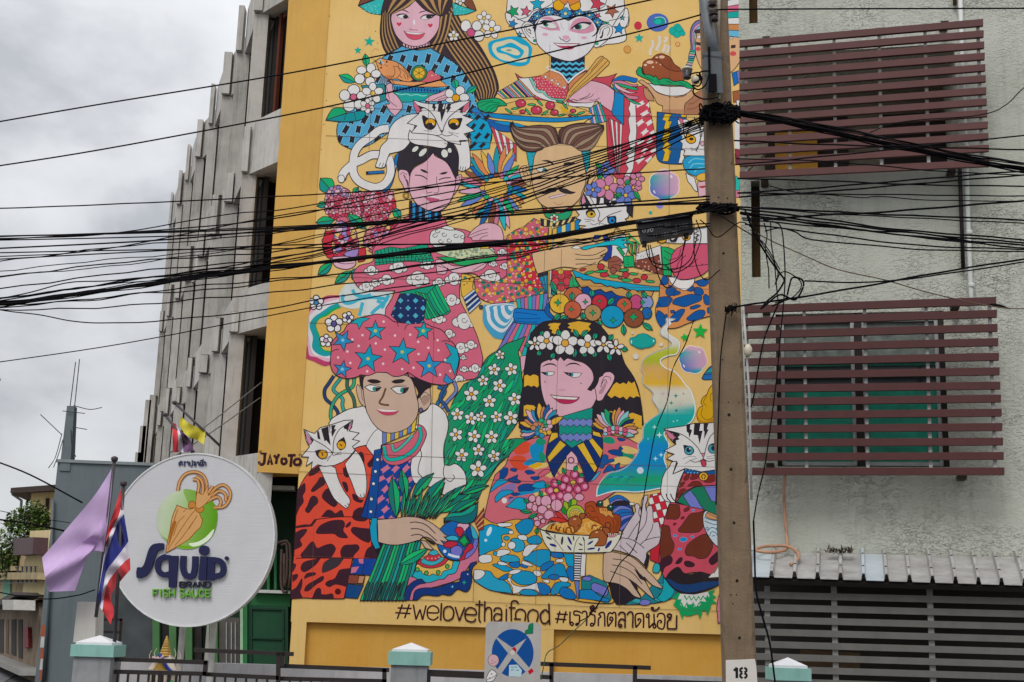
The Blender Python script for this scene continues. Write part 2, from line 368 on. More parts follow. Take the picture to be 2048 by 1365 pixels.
for k, (a, b) in enumerate(cols):
    for i in range(3):
        mb = MB(); vprism(mb, a, b, .5, sills[i]-.12-(.35 if (k+i) % 2 else 0), heads[i]-.01, 0); mb.build('column', M_conc if (k+i) % 3 else M_conc2, B)
        # fin in front of the spandrel zone above this head
        w = b-a; z1 = (zt if i == 0 else sills[i-1]-.16-(.35 if (k+i-1) % 2 else 0))
        f = MB(); vprism(f, a+Vector((.0, -.12)), a+w*(.42 if (k+i) % 2 else .6)+Vector((.0, -.12)), .4, heads[i]+.03, z1); f.build('fin', M_conc2, B)
    mb = MB(); vprism(mb, a, b, .5, 0, sills[2]-.5); mb.build('column', M_conc, B)
for k in range(len(cols)):
    a = cols[k][0]+(cols[k][1]-cols[k][0])*.5+Vector((0, .12)); c = (cols[k-1][0]+Vector((.05, .12))) if k else corner+Vector((0, .05))
    if k == 0: a = cols[0][0]+(cols[0][1]-cols[0][0])*.25+Vector((0, .08))
    if (k % 2) == 0 and k: c = c+Vector((.1, .9))
    for i in range(4):
        z0 = heads[i] if i < 3 else 3.6
        z1 = zt+.02*(k % 3) if i == 0 else sills[i-1]
        mb = MB(); vprism(mb, a, c, .25, z0, z1-.004*k); mb.build('spandrel', M_conc2 if (i+k) % 2 else M_conc, B)
    back = (c-a); n = Vector((-back.y, back.x)).normalized(); n = n if n.y > 0 else -n
    for i in range(3):
        wb = 1.1 if k == 0 else .42; sd_ = .8 if k == 0 else .16
        mb = MB(); vprism(mb, a+n*wb-(c-a)*.1, c+n*wb+(c-a)*(.25 if k == 0 else .05), .1, sills[i]-.2, heads[i]+.3); mb.build('window_back', M_dark, B)
        mb = MB(); vprism(mb, a+n*.26, c+n*.26, sd_, heads[i]+.01, heads[i]+.18); mb.build('slab', M_conc, B)
        mb = MB(); vprism(mb, a+n*.26, c+n*.26, sd_, sills[i]-.18, sills[i]-.01); mb.build('slab', M_conc, B)
    if k < 1:
        for i in range(1):
            fr = MB(); dv = (c-a); L = dv.length; st = a+n*.3
            for t in (.3, .6, .86): vprism(fr, st+dv*t, st+dv*(t+.09/L), .09, sills[i]+.05, heads[i]-.02)
            vprism(fr, st+dv*.4, st+dv*.98, .08, sills[i], sills[i]+.1); vprism(fr, st+dv*.4, st+dv*.98, .08, heads[i]-.16, heads[i]-.05)
            o = fr.build('window_frame', M_brown, B)
            g = MB(); vprism(g, st+n*.1+dv*.4, st+n*.1+dv*.98, .02, sills[i]+.05, heads[i]-.1); g.build('window_pane', M_glass, B)
# rear bulk of the concrete block and end piece
rb = MB(); p0 = corner+Vector((1.0, .9)); p1 = cols[-1][0]+Vector((1.5, 1.2)); rb.hexa([(p0.x, p0.y+1.2, 0), (p0.x+9, p0.y+2, 0), (p1.x+14, p1.y+4, 0), (p1.x, p1.y, 0)], [(p0.x, p0.y+1.2, zt-.2), (p0.x+9, p0.y+2, zt-.2), (p1.x+14, p1.y+4, zt-.2), (p1.x, p1.y, zt-.2)]); rb.build('rear_block', M_conc, B)
# lower end fins stepping down at the far end
for (x, y, wpx, hgt) in ((300, 790, 9, 0), (291, 800, 9, 0), (281, 852, 9, 0), (271, 905, 10, 0)):
    p = at_depth(x, y, 44); mb = MB(); vprism(mb, Vector((p.x, p.y)), Vector((p.x+.2, p.y)), .3, 0, p.z); mb.build('fin', M_conc, B)
# ground-floor canopy band over the sign
mb = MB(); a = at_depth(440, 921, 29.0); c = MW.pt(513, 903); zc = 4.9
vprism(mb, Vector((cols[1][0].x, cols[1][0].y-.15)), corner+Vector((.05, -.1)), .3, 3.55, 5.0); mb.build('canopy_band', M_conc2, B)
# ================================================================== green shopfront under the overhang
M_dg = mat('dark_green_paint', '#0f4a2e', .6, ns=3, nv=.2, streak=.3); M_mg = mat('mid_green_paint', '#2f7a45', .7, ns=3, nv=.2); M_lg = mat('light_green_paint', '#9fc0a0', .7, ns=4); M_gg = mat('green_pilaster', '#4d7a4a', .8, ns=3, streak=.3)
GS = thing('green_shopfront', 'dark green recessed shopfront with pilasters, folded shutter and pipes behind the round sign', 'shopfront', (MW.P((h(500, 1200)[0], 0))))
GW = Wall(MW.o.x, 27.9, 2.1)
def gq(name, m, x0, y0, x1, y1, d0, d1): return MB().quadslab(GW, [(x0, y0), (x1, y0+(x1-x0)*.03), (x1, y1+(x1-x0)*.03), (x0, y1)], d0, d1).build(name, m, GS)
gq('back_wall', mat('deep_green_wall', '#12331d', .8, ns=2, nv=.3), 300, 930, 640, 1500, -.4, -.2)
gq('side_wall', mat('dark_grey_wall', '#4b5153', .8, ns=2, nv=.3), 200, 1150, 306, 1500, -.3, 0)  # side wall in its own dark grey
for x in (306, 339, 371, 419): gq('pilaster', M_gg, x, 1200, x+14 if x < 400 else x+17, 1500, -.2, .06)
for x in (322, 355, 388): gq('door_leaf', mat('dark_door', '#2b2424', .7, ns=5, nv=.4), x, 1215, x+14, 1500, -.2, -.05)
gq('lattice', mat('iron_lattice', '#5b5550', .7), 440, 1235, 478, 1500, -.2, -.02)
for x in (452, 462, 470): gq('door_bar', mat('alu', '#a9aaa8', .45, metal=.4), x, 1245, x+2.2, 1500, -.02, .02)
gq('post', M_lg, 483, 1160, 489, 1500, -.2, .2); gq('post', M_mg, 489, 1160, 497, 1500, -.2, .18)
gq('wall_panel', M_mg, 497, 1188, 580, 1212, -.2, .02); gq('shutter', M_dg, 497, 1210, 577, 1500, -.2, .1)
for x0, y0, x1, y1 in ((502, 1216, 570, 1219), (502, 1275, 570, 1278), (502, 1219, 506, 1330), (566, 1221, 570, 1330)): gq('shutter_rail', mat('shutter_rail', '#0b3a24', .6), x0, y0, x1, y1, .1, .14)
gq('white_beam', mat('white_beam', '#c9cbc8', .6, ns=5), 524, 973, 592, 981, -.1, .25); gq('white_beam', MATS['white_beam'], 508, 1180, 582, 1186, -.1, .22)
for x in (534, 548): gq('door_bar', M_mg, x, 1085, x+5, 1180, -.2, .0)
pp = MB()
for off in (0, 9):
    pts = [GW.pt(556+off, 1088+off*.5, .25), GW.pt(582-off*.6, 1090+off*.5, .25), GW.pt(581-off*.6, 1176-off, .25), GW.pt(566+off*.6, 1176-off, .25), GW.pt(566+off*.6, 1100+off, .25)]
    pp.tube(catmull(pts, False, 3), .028, 8)
pp.build('drain_pipe', mat('pipe_brown', '#5d4a45', .5, ns=6), GS, True)
# low grey wall behind the railing
LWm = mat('grey_low_wall', '#b4b2b4', .85, ns=2, nv=.15, bump=.2, streak=.3)
LW = Wall(0, 22, 1.2); a = LW.hit(228, 1321); b = LW.hit(1700, 1362)
o = MB().hexa([LW.P((a[0], 0), 0), LW.P((b[0], 0), 0), LW.P((b[0], 0), -.2), LW.P((a[0], 0), -.2)], [LW.P(a, 0), LW.P(b, 0), LW.P(b, -.2), LW.P(a, -.2)]).build('low_wall', LWm)
o['label'] = 'low pale grey garden wall running behind the black railing'; o['category'] = 'wall'
# ================================================================== pale building on the right
R = thing('pale_building', 'pale green rough rendered house on the right with two louvred windows', 'building', RB.P((0, 0)))
def stucco():
    M = mat('stucco', '#bdbeb4', .92, ns=.7, nv=.10, streak=.24, col2='#abad9f'); nt = M.node_tree; N = nt.nodes.new; L = nt.links.new; b = nt.nodes['Principled BSDF']; tc = N('ShaderNodeTexCoord')
    mp = N('ShaderNodeMapping'); mp.inputs['Scale'].default_value = (1, 1, 2.0); L(tc.outputs['Object'], mp.inputs[0])
    n1 = N('ShaderNodeTexNoise'); n1.inputs['Scale'].default_value = 12; n1.inputs['Detail'].default_value = 5; n1.inputs['Distortion'].default_value = 1.1; L(mp.outputs[0], n1.inputs[0])
    rp = N('ShaderNodeMapRange'); rp.inputs[1].default_value = .49; rp.inputs[2].default_value = .56; rp.interpolation_type = 'SMOOTHSTEP'; L(n1.outputs[0], rp.inputs[0])
    n2 = N('ShaderNodeTexNoise'); n2.inputs['Scale'].default_value = 26; n2.inputs['Detail'].default_value = 5; L(tc.outputs['Object'], n2.inputs[0])
    ad = N('ShaderNodeMath'); ad.operation = 'MULTIPLY_ADD'; ad.inputs[1].default_value = .5; L(n2.outputs[0], ad.inputs[0]); L(rp.outputs[0], ad.inputs[2])
    bp = N('ShaderNodeBump'); n4 = N('ShaderNodeTexNoise'); n4.inputs['Scale'].default_value = .9; n4.inputs['Detail'].default_value = 3; L(tc.outputs['Object'], n4.inputs[0])
    r4 = N('ShaderNodeMapRange'); r4.inputs[1].default_value = .38; r4.inputs[2].default_value = .62; r4.inputs[3].default_value = .3; r4.inputs[4].default_value = 1.0; L(n4.outputs[0], r4.inputs[0]); L(r4.outputs[0], bp.inputs['Strength'])
    bp.inputs['Distance'].default_value = .022; L(ad.outputs[0], bp.inputs['Height']); L(bp.outputs[0], b.inputs['Normal'])
    return M
M_st = stucco()
def r(x, y): return RB.hit(x, y)
ul = r(1479, 200)[0]; ur = r(2300, 600)[0]; zT = r(1700, -300)[1]
# openings: upper recess, lower window, slots
oA = (r(1473, 118)[0], r(1700, 346)[1], r(1914, 200)[0], r(1700, 100)[1]); oA = (ul, oA[1], oA[2], oA[3])
oB = (r(1552, 700)[0], r(1700, 934)[1], r(1890, 700)[0], r(1700, 626)[1])
s1 = (r(1498, 20)[0], r(1507, 47)[1], r(1515, 20)[0], zT); s2 = (r(1497, 450)[0], r(1505, 555)[1], r(1515, 450)[0], r(1505, 362)[1])
us = sorted({ul, ur, oA[2], oB[0], oB[2], s1[0], s1[2]}); zs = sorted({0, zT, oA[1], oA[3], oB[1], oB[3], s1[1], s2[1], s2[3]})
mb = MB()
def inside(u, z, o): return o[0]-1e-4 < u < o[2]+1e-4 and o[1]-1e-4 < z < o[3]+1e-4
s2 = (s1[0], s2[1], s1[2], s2[3])
vid = {}
for a, b in zip(us, us[1:]):
    for c, d in zip(zs, zs[1:]):
        if any(inside((a+b)/2, (c+d)/2, o) for o in (oA, oB, s1, s2)): continue
        mb.add([RB.P((a, c)), RB.P((b, c)), RB.P((b, d)), RB.P((a, d))], [(0, 1, 2, 3)])
for o in (oA, oB, s1, s2):      # reveals
    dd = -1.6 if o is oA else -.28
    e = [RB.P((o[0], o[1])), RB.P((o[2], o[1])), RB.P((o[2], o[3])), RB.P((o[0], o[3]))]; f = [RB.P((o[0], o[1]), dd), RB.P((o[2], o[1]), dd), RB.P((o[2], o[3]), dd), RB.P((o[0], o[3]), dd)]
    for i in range(4):
        if o is oA and i == 3: continue
        j = (i+1) % 4; mb.add([e[i], e[j], f[j], f[i]], [(0, 1, 2, 3)])
mb.add([RB.P((ul, 0)), RB.P((ul, oA[1])), RB.P((ul, oA[1]), -6), RB.P((ul, 0), -6)], [(0, 1, 2, 3)]); mb.add([RB.P((ul, oA[3])), RB.P((ul, zT)), RB.P((ul, zT), -6), RB.P((ul, oA[3]), -6)], [(0, 1, 2, 3)])
mb.add([RB.P((ul, oA[1]), -1.6), RB.P((ul, oA[3]), -1.6), RB.P((ul, oA[3]), -6), RB.P((ul, oA[1]), -6)], [(0, 1, 2, 3)])
mb.build('wall', M_st, R)
M_slot = mat('slot_brown', '#5a4426', .9, ns=4, nv=.25)
for o in (s1, s2): MB().slab(RB, o[0]-.02, o[1]-.02, o[2]+.02, o[3]+.02, -.34, -.27).build('slot_infill', M_slot, R)
# the flat rendered band behind the wires
# balcony interior
M_bei = mat('balcony_wall', '#8f8776', .9, ns=2, nv=.2, streak=.3)
MB().slab(RB, oA[0]-.0, oA[1]-.05, oA[2], oA[3]+.05, -1.75, -1.6).build('balcony_back_wall', M_bei, R)
def inr(name, m, x0, y0, x1, y1, d0, d1):
    W2 = RB.off(d1); a = W2.hit(x0, y1); b = W2.hit(x1, y0); return MB().slab(RB, a[0], a[1], b[0], b[1], d0, d1).build(name, m, R)
inr('dark_opening', M_dark, 1530, 232, 1695, 352, -1.6, -1.5); inr('dark_opening', M_dark, 1770, 222, 1917, 352, -1.6, -1.5); inr('dark_opening', M_dark, 1704, 138, 1737, 170, -1.6, -1.52)
inr('yellow_shutter', mat('yellow_shutter', '#d1962e', .6, ns=4), 1551, 262, 1634, 356, -1.5, -1.4)
mb = MB(); a1 = RB.off(-.5).hit(1478, 350); p = [RB.off(-.5).hit(*q) for q in ((1478, 122), (1517, 117), (1537, 300), (1480, 356))]
mb.prism(RB, p, -.6, -.5); mb.build('side_panel', M_bei, R)
for i in range(5):
    t = [RB.off(-1.4).pt(1530+6*math.cos(q/3+i)+i*1.5, 165+18*math.sin(q/2.1+i*.7)+8*i) for q in range(12)]
    MB().tube(t, .008, 5).build('loose_wire', M_blk, R)
# lower window
M_al = mat('aluminium', '#b7b9b8', .4, metal=.5, ns=5); M_cur = mat('green_curtain', '#0f8a70', .7, ns=2.2, nv=.35, bump=.4, bs=4, bdist=.04)
u0, z0, u1, z1 = oB; mid = r(1717, 700)[0]
MB().slab(RB, u0, z0, u1, z1, -.9, -.8).build('window_back', M_dark, R)
WP = MB()
for (a, b) in ((u0, u0+.06), (mid-.05, mid+.05), (u1-.07, u1)): MB().slab(RB, a, z0, b, z1, -.18, -.05).build('window_post', M_dark, R)
for (a, b) in ((u0+.065, mid-.055), (mid+.055, u1-.075)):
    for (c, d) in ((a, a+.05), (b-.05, b)): MB().slab(RB, c, z0+.05, d, z1-.06, -.17, -.09).build('window_stile', M_al, R)
    for c in (z0+.03, z1-.12, z0+(z1-z0)*.68): MB().slab(RB, a, c, b, c+.05, -.165, -.095).build('window_rail', M_al, R)
    MB().slab(RB, a+.05, z0+.08, b-.05, z0+(z1-z0)*.68, -.16, -.15).build('window_pane', M_glass if False else mat('curtained_pane', '#12a084', .3, ns=3, nv=.3, bump=.15, bs=3, spec=.4), R)
    MB().slab(RB, a+.05, z0+(z1-z0)*.68+.05, b-.05, z1-.07, -.155, -.145).build('window_pane', mat('frosted_pane', '#808982', .3, ns=6, nv=.4), R)
    # dark upper half of the sliding sash
    MB().slab(RB, a+.05, z0+(z1-z0)*.53, b-.05, z0+(z1-z0)*.66, -.149, -.14).build('sash_gap', mat('dark_pane', '#14181a', .15, ns=3, nv=.5, spec=.6), R)
# faint coping, brackets
M_rust = mat('rusty_bracket', '#4c4138', .9, ns=9, nv=.5)
for (x, y) in ((1533, 627), (1908, 618), (1541, 935), (1921, 958), (1533, 90), (1886, 60), (1530, 372), (1900, 352)):
    c = RB.pt(x, y, .12); MB().box(c, (.055, .12, .03), (RB.u, RB.n, Vector((0, 0, 1)))).build('louver_bracket', M_rust, R)
# downpipes
M_pvc = mat('white_pvc', '#c9ccc8', .45, ns=4, nv=.08); 
dp = MB(); dp.tube([RB.pt(1917, -60, .1), RB.pt(1925, 200, .1), RB.pt(1933, 400, .1), RB.pt(1940, 590, .1), RB.pt(1943, 640, .1)], .034, 10)
o = dp.build('downpipe', M_pvc, R, True); cl = MB()
for y in (100, 300, 470, 575):
    c = RB.pt(1917+(y+60)*.0375, y, .1); cl.lathe(c-Vector((0, 0, .03)), [(.042, 0), (.046, .01), (.046, .05), (.042, .06)], 12)
cl.build('pipe_collar', M_pvc, R, True)
dp = MB(); dp.tube([RB.pt(1918, 338, .08), RB.pt(1921, 420, .08), RB.pt(1925, 540, .08)], .03, 8); dp.build('dark_conduit', mat('dark_conduit', '#231a1c', .6), R, True)
dp = MB(); dp.tube([RB.pt(1906, -60, .06), RB.pt(1909, 14, .06)], .03, 8); dp.build('dark_conduit', MATS['slot_brown'], R, True)
# louvres
M_slat = mat('maroon_slat', '#5c3431', .55, ns=5, nv=.14, bump=.08, bs=60); M_slat2 = mat('maroon_slat_low', '#502826', .55, ns=5, nv=.14, bump=.08, bs=60); M_gp = mat('grey_post', '#bdbcb8', .6, ns=6, nv=.15)
def louver(label, L, Rr, xl, xr, hl, hr, posts, m):
    W = RB.off(.55); t = thing('louver_screen', label, 'louvre screen', W.pt((xl[0]+xr[0])/2, (L[-1]+Rr[-1])/2+hl), 'maroon slatted window screens')
    n = len(L)
    for i in range(n):
        a = xl[0]+(xl[1]-xl[0])*i/(n-1); b = xr[0]+(xr[1]-xr[0])*i/(n-1)
        TL, TR, BR, BL = W.pt(a, L[i]), W.pt(b, Rr[i]), W.pt(b, Rr[i]+hr), W.pt(a, L[i]+hl); k = -W.n*.06
        MB().hexa([BL, BR, BR+k, BL+k], [TL, TR, TR+k, TL+k]).build('slat', m, t)
    for (x0, x1) in posts:
        ya = L[0]+(Rr[0]-L[0])*(x0-xl[0])/(xr[0]-xl[0])+5; yb = L[-1]+(Rr[-1]-L[-1])*(x1-xl[1])/(xr[1]-xl[1])+8; W2 = W.off(-.065)
        a, b = W2.pt(x0, ya), W2.pt(x1, yb); k = W.u*.022; d = -W.n*.05
        MB().hexa([b-k, b+k, b+k+d, b-k+d], [a-k, a+k, a+k+d, a-k+d]).build('screen_post', M_gp, t)
    return t
uL_ = [v/3.413 for v in (275, 348, 422, 493, 572, 645, 722, 795, 868, 940, 1015, 1090, 1172)]; uR_ = [v/3.413 for v in (130, 207, 283, 360, 438, 513, 596, 672, 749, 830, 908, 988, 1090)]
louver('upper maroon slatted screen, over the balcony with a yellow shutter', uL_, uR_, (1479, 1479), (1966.5, 1979), 12.5, 13.0, [(1460+x/3.413, 1460+(x+y)/3.413) for x, y in ((110, 0), (405, 6), (710, 12), (1018, 18), (1330, 28), (1692, 30))], M_slat)
lL = [611.5, 636.4, 662.7, 689, 717, 744, 770.3, 796.6, 823.6, 851, 878.6, 906.5, 935.8]; lR = [594, 619.7, 648, 676.5, 705.8, 735, 763.5, 789.5, 817.7, 846.4, 875.7, 904.4, 935.3]
louver('lower maroon slatted screen over the window with green curtains', lL, lR, (1484, 1500), (1992.5, 2009), 14.5, 15, [(1492, 1502), (1608, 1613.5), (1729, 1736), (1852, 1862), (1979, 1991)], M_slat2)
# carport roof in corrugated sheets
CP = thing('carport', 'lean-to with dirty corrugated metal roof above grey horizontal slats, right of the pole', 'carport', RB.P((r(1780, 1100)[0], 0), 1.5))
M_tin = mat('weathered_tin', '#bebdba', .55, metal=.25, ns=2.6, nv=.28, streak=.35, col2='#96928e'); M_tinw = mat('pale_sheet', '#b9c3c9', .35, ns=3, nv=.12)
W0 = RB.off(.02); W1 = RB.off(1.7)
def roofp(t, s):     # t across the eave, s from wall to eave
    a = W0.pt(1500+t*660, 1103+t*15); b = W1.pt(1492+t*690, 1152+t*22); return a+(b-a)*s
nr = 15; up_ = Vector((0, 0, .085))
for i in range(nr):
    t0 = i/nr; t1 = (i+1)/nr; dt = t1-t0; prof = [(0, 0), (.06, 1), (.17, 1), (.23, 0), (.6, 0), (1.0, 0)]
    vs = []; 
    for (q, hh) in prof:
        for s in (0, 1): vs.append(roofp(t0+dt*q, s)+up_*hh)
    fs = [(2*j, 2*j+1, 2*j+3, 2*j+2) for j in range(len(prof)-1)]
    n = len(vs); vs += [v-Vector((0, 0, .012)) for v in vs]; fs += [tuple(reversed([k+n for k in f])) for f in fs]; fs += [(2*j+1, 2*j+1+n, 2*j+3+n, 2*j+3) for j in range(len(prof)-1)]
    MB().add(vs, fs).build('roof_sheet', M_tinw if i in (0, 5) else M_tin, CP)
    sc = MB()
    for s in (.25, .75): sc.lathe(roofp(t0+dt*.115, s)+up_, [(.018, 0), (.018, .006), (.007, .012)], 8)
    sc.build('roof_screw', mat('rusty_screw', '#3a2c26', .8), CP)
MB().tube([roofp(.0, .93)-Vector((0, 0, .07)), roofp(1, .93)-Vector((0, 0, .07))], .05, 4).build('eave_beam', M_dark, CP)
W3 = RB.off(1.45); M_gs = mat('grey_slat', '#6c6a66', .7, ns=3, nv=.16, bump=.1, streak=.25)
for i in range(9):
    yl = 1184+i*24.6; yr = 1197+i*25.2; hgt = 13.5; a, b = (1500, yl-1), (2100, yr+1)
    MB().quadslab(W3, [a, b, (2100, yr+1+hgt), (1500, yl-1+hgt)], -.03, 0).build('slat', M_gs, CP)
for x in (1534, 1668, 1860, 2060):
    a = W3.hit(x, 1180)[0]; MB().slab(W3, a-.035, 0, a+.035, W3.hit(x, 1172)[1], -.1, -.035).build('slat_post', mat('pale_post', '#8b8a86', .7, ns=5), CP)
MB().slab(W3, W3.hit(1500, 1200)[0], 0, W3.hit(2200, 1200)[0], W3.hit(1700, 1150)[1], -1.35, -1.3).build('dark_back', M_dark, CP)
MB().quadslab(W3.off(-.6), [(1600, 1300), (1720, 1306), (1720, 1345), (1600, 1340)], -.1, 0).build('stored_board', mat('stored_board', '#5b4630', .8), CP)
# hose
hs = MB(); HP = [(1570, 950, .3), (1568, 1000, .12), (1572, 1060, .1), (1574, 1098, .25), (1560, 1106, .5), (1535, 1108, .7), (1512, 1104, .6), (1525, 1097, .3), (1550, 1095, .2), (1575, 1096, .3), (1592, 1105, .5), (1598, 1117, .8), (1590, 1128, 1.0), (1580, 1133, 1.05)]
hs.tube(catmull([RB.off(d).pt(x, y, 0)+Vector((0, 0, .02)) for x, y, d in HP], False, 5), .022, 8)
o = hs.build('hose', mat('tan_hose', '#b98a6e', .5, ns=3, nv=.2), None, True); tag(o, 'tan rubber hose hanging down the rough wall and coiled on the tin roof', 'hose')
mb = MB(); rn = random.Random(8)
for i in range(140):
    c = RB.off(.35+rn.random()*.25).pt(1652+rn.random()*52, 1098+rn.random()*9); a = Vector((rn.uniform(-1, 1), rn.uniform(-1, 1), rn.uniform(-.3, 1))).normalized(); b = a.cross(Vector((0, 0, 1))).normalized()*.012
    mb.add([c-b, c+b, c+a*.08], [(0, 1, 2)])
tag(mb.build('fallen_leaves', mat('dead_leaves', '#4a2a2c', .8, col2='#2f3b1d', ns=20), None), 'small clump of dead reddish leaves lying on the tin roof against the wall', 'leaves', kind='stuff')
tag(MB().hexa([(-60, 18, .004), (-9.5, 24, .004), (-13.6, 38, .004), (-34, 81, .004)], [(-60, 18, .012), (-9.5, 24, .012), (-13.6, 38, .012), (-34, 81, .012)]).build('road', mat('wet_asphalt', '#77777a', .45, ns=1.2, nv=.3, bump=.2, bs=30, spec=.5)), kind='structure')
# ================================================================== the mural: flat paint on the wall, one part per painted figure
C = Canvas(MW, .003); G, F, L, Ls, E, D, S = C.G, C.F, C.L, C.Ls, C.E, C.done, C.start
Wt = '#dddad8'; Bk = '#241c24'; Pk = '#deb0bd'; Tn = '#d8b58c'; Be = '#c8ad9c'; Rs = '#d5708a'; Tl = '#1aa59c'; Cy = '#27a5c6'; Bl = '#1c6fb6'; Nv = '#17326e'; Gn = '#25ae70'; Dg = '#16806c'; Rd = '#d6453f'; Or = '#e0614c'; Pu = '#7e78bb'; Br = '#8b5442'; Yl = '#e0b556'; Mr_ = '#3c1a28'; Ye = '#e3b93f'
def flags(clip, x0, y0, x1, y1, sx, sy, col, ang=0, ln=70, wd=26, seed=1, oc=None, w=0.):
    rn = random.Random(seed); y = y0; r_ = 0
    while y < y1:
        x = x0+(sx*.5 if r_ % 2 else 0)
        while x < x1:
            a = ang+rn.uniform(-.18, .18); l = ln*rn.uniform(.8, 1.15); q = [(-wd, -l), (0, -l*.78), (wd, -l), (wd, l), (0, l*.72), (-wd, l)]
            F(col, [(x+p[0]*math.cos(a)-p[1]*math.sin(a), y+p[0]*math.sin(a)+p[1]*math.cos(a)) for p in q], w, 0, oc, clip); x += sx
        y += sy; r_ += 1
def stripes(clip, pts, n, cols, w=1.1):      # pts: quad A0 A1 (start edge) B0 B1 (end edge)
    (a0, a1, b0, b1) = pts; lp = lambda p, q, t: (p[0]+(q[0]-p[0])*t, p[1]+(q[1]-p[1])*t)
    for i in range(n): F(cols[i % len(cols)], [lp(a0, a1, i/n), lp(a0, a1, (i+1)/n), lp(b0, b1, (i+1)/n), lp(b0, b1, i/n)], w, 0, None, clip)
def dots(clip, x0, y0, x1, y1, st, r_, col, seed=1, jit=.35, w=0):
    rn = random.Random(seed); y = y0; k = 0
    while y < y1:
        x = x0+(st*.5 if k % 2 else 0)
        while x < x1: E(col, x+rn.uniform(-1, 1)*st*jit, y+rn.uniform(-1, 1)*st*jit, r_*rn.uniform(.8, 1.15), None, w, 0, 8, None, clip); x += st
        y += st*.86; k += 1
def blotch(clip, items, col, w=1.0, oc=None, seed=3):
    rn = random.Random(seed)
    for it in items:
        x, y, rx, ry, a = it; n = 10
        F(col, [(x+rx*math.cos(t)*(k)*math.cos(a)-ry*math.sin(t)*k*math.sin(a), y+rx*math.cos(t)*k*math.sin(a)+ry*math.sin(t)*k*math.cos(a)) for t, k in [(2*math.pi*i/n, rn.uniform(.78, 1.18)) for i in range(n)]], w, 3, oc, clip)
# ---- loose marks behind
G(780, 0); S(); F(Cy, '1180 500 1300 460 1440 435 1560 450 1680 560 1670 680 1640 760 1540 790 1420 770 1290 720 1200 660 1165 570', 0, 5); F('#d8cfb0', '1230 520 1330 490 1440 470 1560 530 1640 570 1630 700 1590 740 1450 735 1300 700 1215 600', 0, 5); F(Cy, '1265 570 1340 545 1440 510 1560 580 1590 620 1545 690 1480 700 1380 650 1280 625', 0, 5); F('#d8cfb0', '1310 590 1400 565 1500 590 1545 640 1500 660 1400 630', 0, 4); E('#6e9c95', 1410, 600, 34, 12, 0); D('painted_ripple', T)
G(560, 0); S(); C.star(1060, 495, 68, '#20ab93', .1, 0); D('painted_star', T); S(); C.star(925, 600, 48, '#20ab93', 0, 0); D('painted_star', T)
S()
for x, y in ((590, 195), (1135, 375), (1160, 515), (555, 880), (550, 1195), (520, 1480), (490, 1775)): E('#4a3a2a', x, y, 6, 6, 0, 0, 8)
D('wall_screw', T)
# ---- woman with long striped hair (top left)
S(); G(780, 0)
F('#3a2b32', '-60 -90 -100 170 -118 400 -85 560 -35 650! 130 560 200 540 470 560 560 600 660 690 770 760 880 880 950 1000 1040 1190! 1240 1165! 1290 1050 1250 880 1180 740 1050 520 860 300 760 190 740 0 700 -90')
C.strands('560 400 700 640 860 860 980 1040 1045 1185', '740 60 870 300 1060 560 1210 800 1285 1050 1238 1165', 15, ['#3a2b32', '#b28c5c'], .7)
C.strands('-98 170 -115 400 -85 560 -35 640', '5 60 25 300 75 440 125 560', 9, ['#3a2b32', '#b28c5c'], .7)
C.strands('480 560 560 420 600 200', '600 640 700 360 740 150', 5, ['#b28c5c', '#3a2b32'], .7)
dress = F('#5aa6cc', '145 550! 60 600 -20 650! -90 690 -130 800 -160 950 -260 1120 -420 1250 -560 1400! -612 1460 -632 1560 -610 1680 -540 1740 -420 1790! -200 1700 100 1500 400 1400 700 1400 1000 1700! 1180 1700 1210 1580 1190 1450 1100 1340 1040 1260! 980 1060 900 900 790 770 640 670 480 575! 320 600', 1.8, 3)
flags(dress, -600, 700, 1200, 1800, 150, 120, '#22202c', .35, 62, 30, 4, '#9fd4e6', .8)

F(Pk, '160 500! 155 545 250 585 320 590 400 575 470 560! 468 500!', 1.0, 3)
for i in range(9): F('#44202c', '%d %d! %d %d! %d %d! %d %d!' % (175+i*34, 500, 191+i*34, 500, 193+i*32, 582, 178+i*33, 578), 0, 0)
F(Pk, '300 10! 200 95 20 170! 14 250 60 400 140 500 230 545 330 552 430 520 520 440 580 330 592 195! 420 125', 1.4)
C.strands('300 -40 300 12 190 95 20 178', '40 -90 0 -30 -30 60 -40 150', 6, ['#b28c5c', '#3a2b32'], .7)
C.strands('300 -40 305 12 430 125 590 198', '640 -90 700 -40 660 60 610 190', 8, ['#3a2b32', '#b28c5c'], .7)
Ls(2.0, '88 138 150 122 200 140 228 160', '338 162 380 142 440 132', taper=2)
F('#241c28', '70 185! 120 165 190 172 230 222! 190 212 130 205', 0); F(Wt, '85 195! 130 178 190 180 222 218! 170 226 120 216', .6); E('#241c28', 185, 203, 32, 22, 0)
F('#241c28', '355 215! 400 180 470 172 555 178! 520 200 480 222', 0); F(Wt, '362 225! 400 192 470 188 505 200! 450 234 400 234', .6); E('#241c28', 460, 205, 34, 22, 0)
for x, y in ((108, 290), (478, 306)): F('#cf4257', [(x, y+26), (x-28, y-4), (x-22, y-20), (x-8, y-20), (x, y-8), (x+8, y-20), (x+22, y-20), (x+28, y-4)], 0, 3)
E('#e6d9df', 287, 268, 14, 32, 0); L('225 352 250 350 272 362 310 358 330 366', 1.2, '#7a4a5a')
F('#cf5a6c', '165 372! 280 392 415 398! 385 445 340 470 270 475 205 440', 1.0, 4, '#8a3a48'); F('#e3dcdc', '168 372! 280 390 412 398! 330 414 220 404', .5)
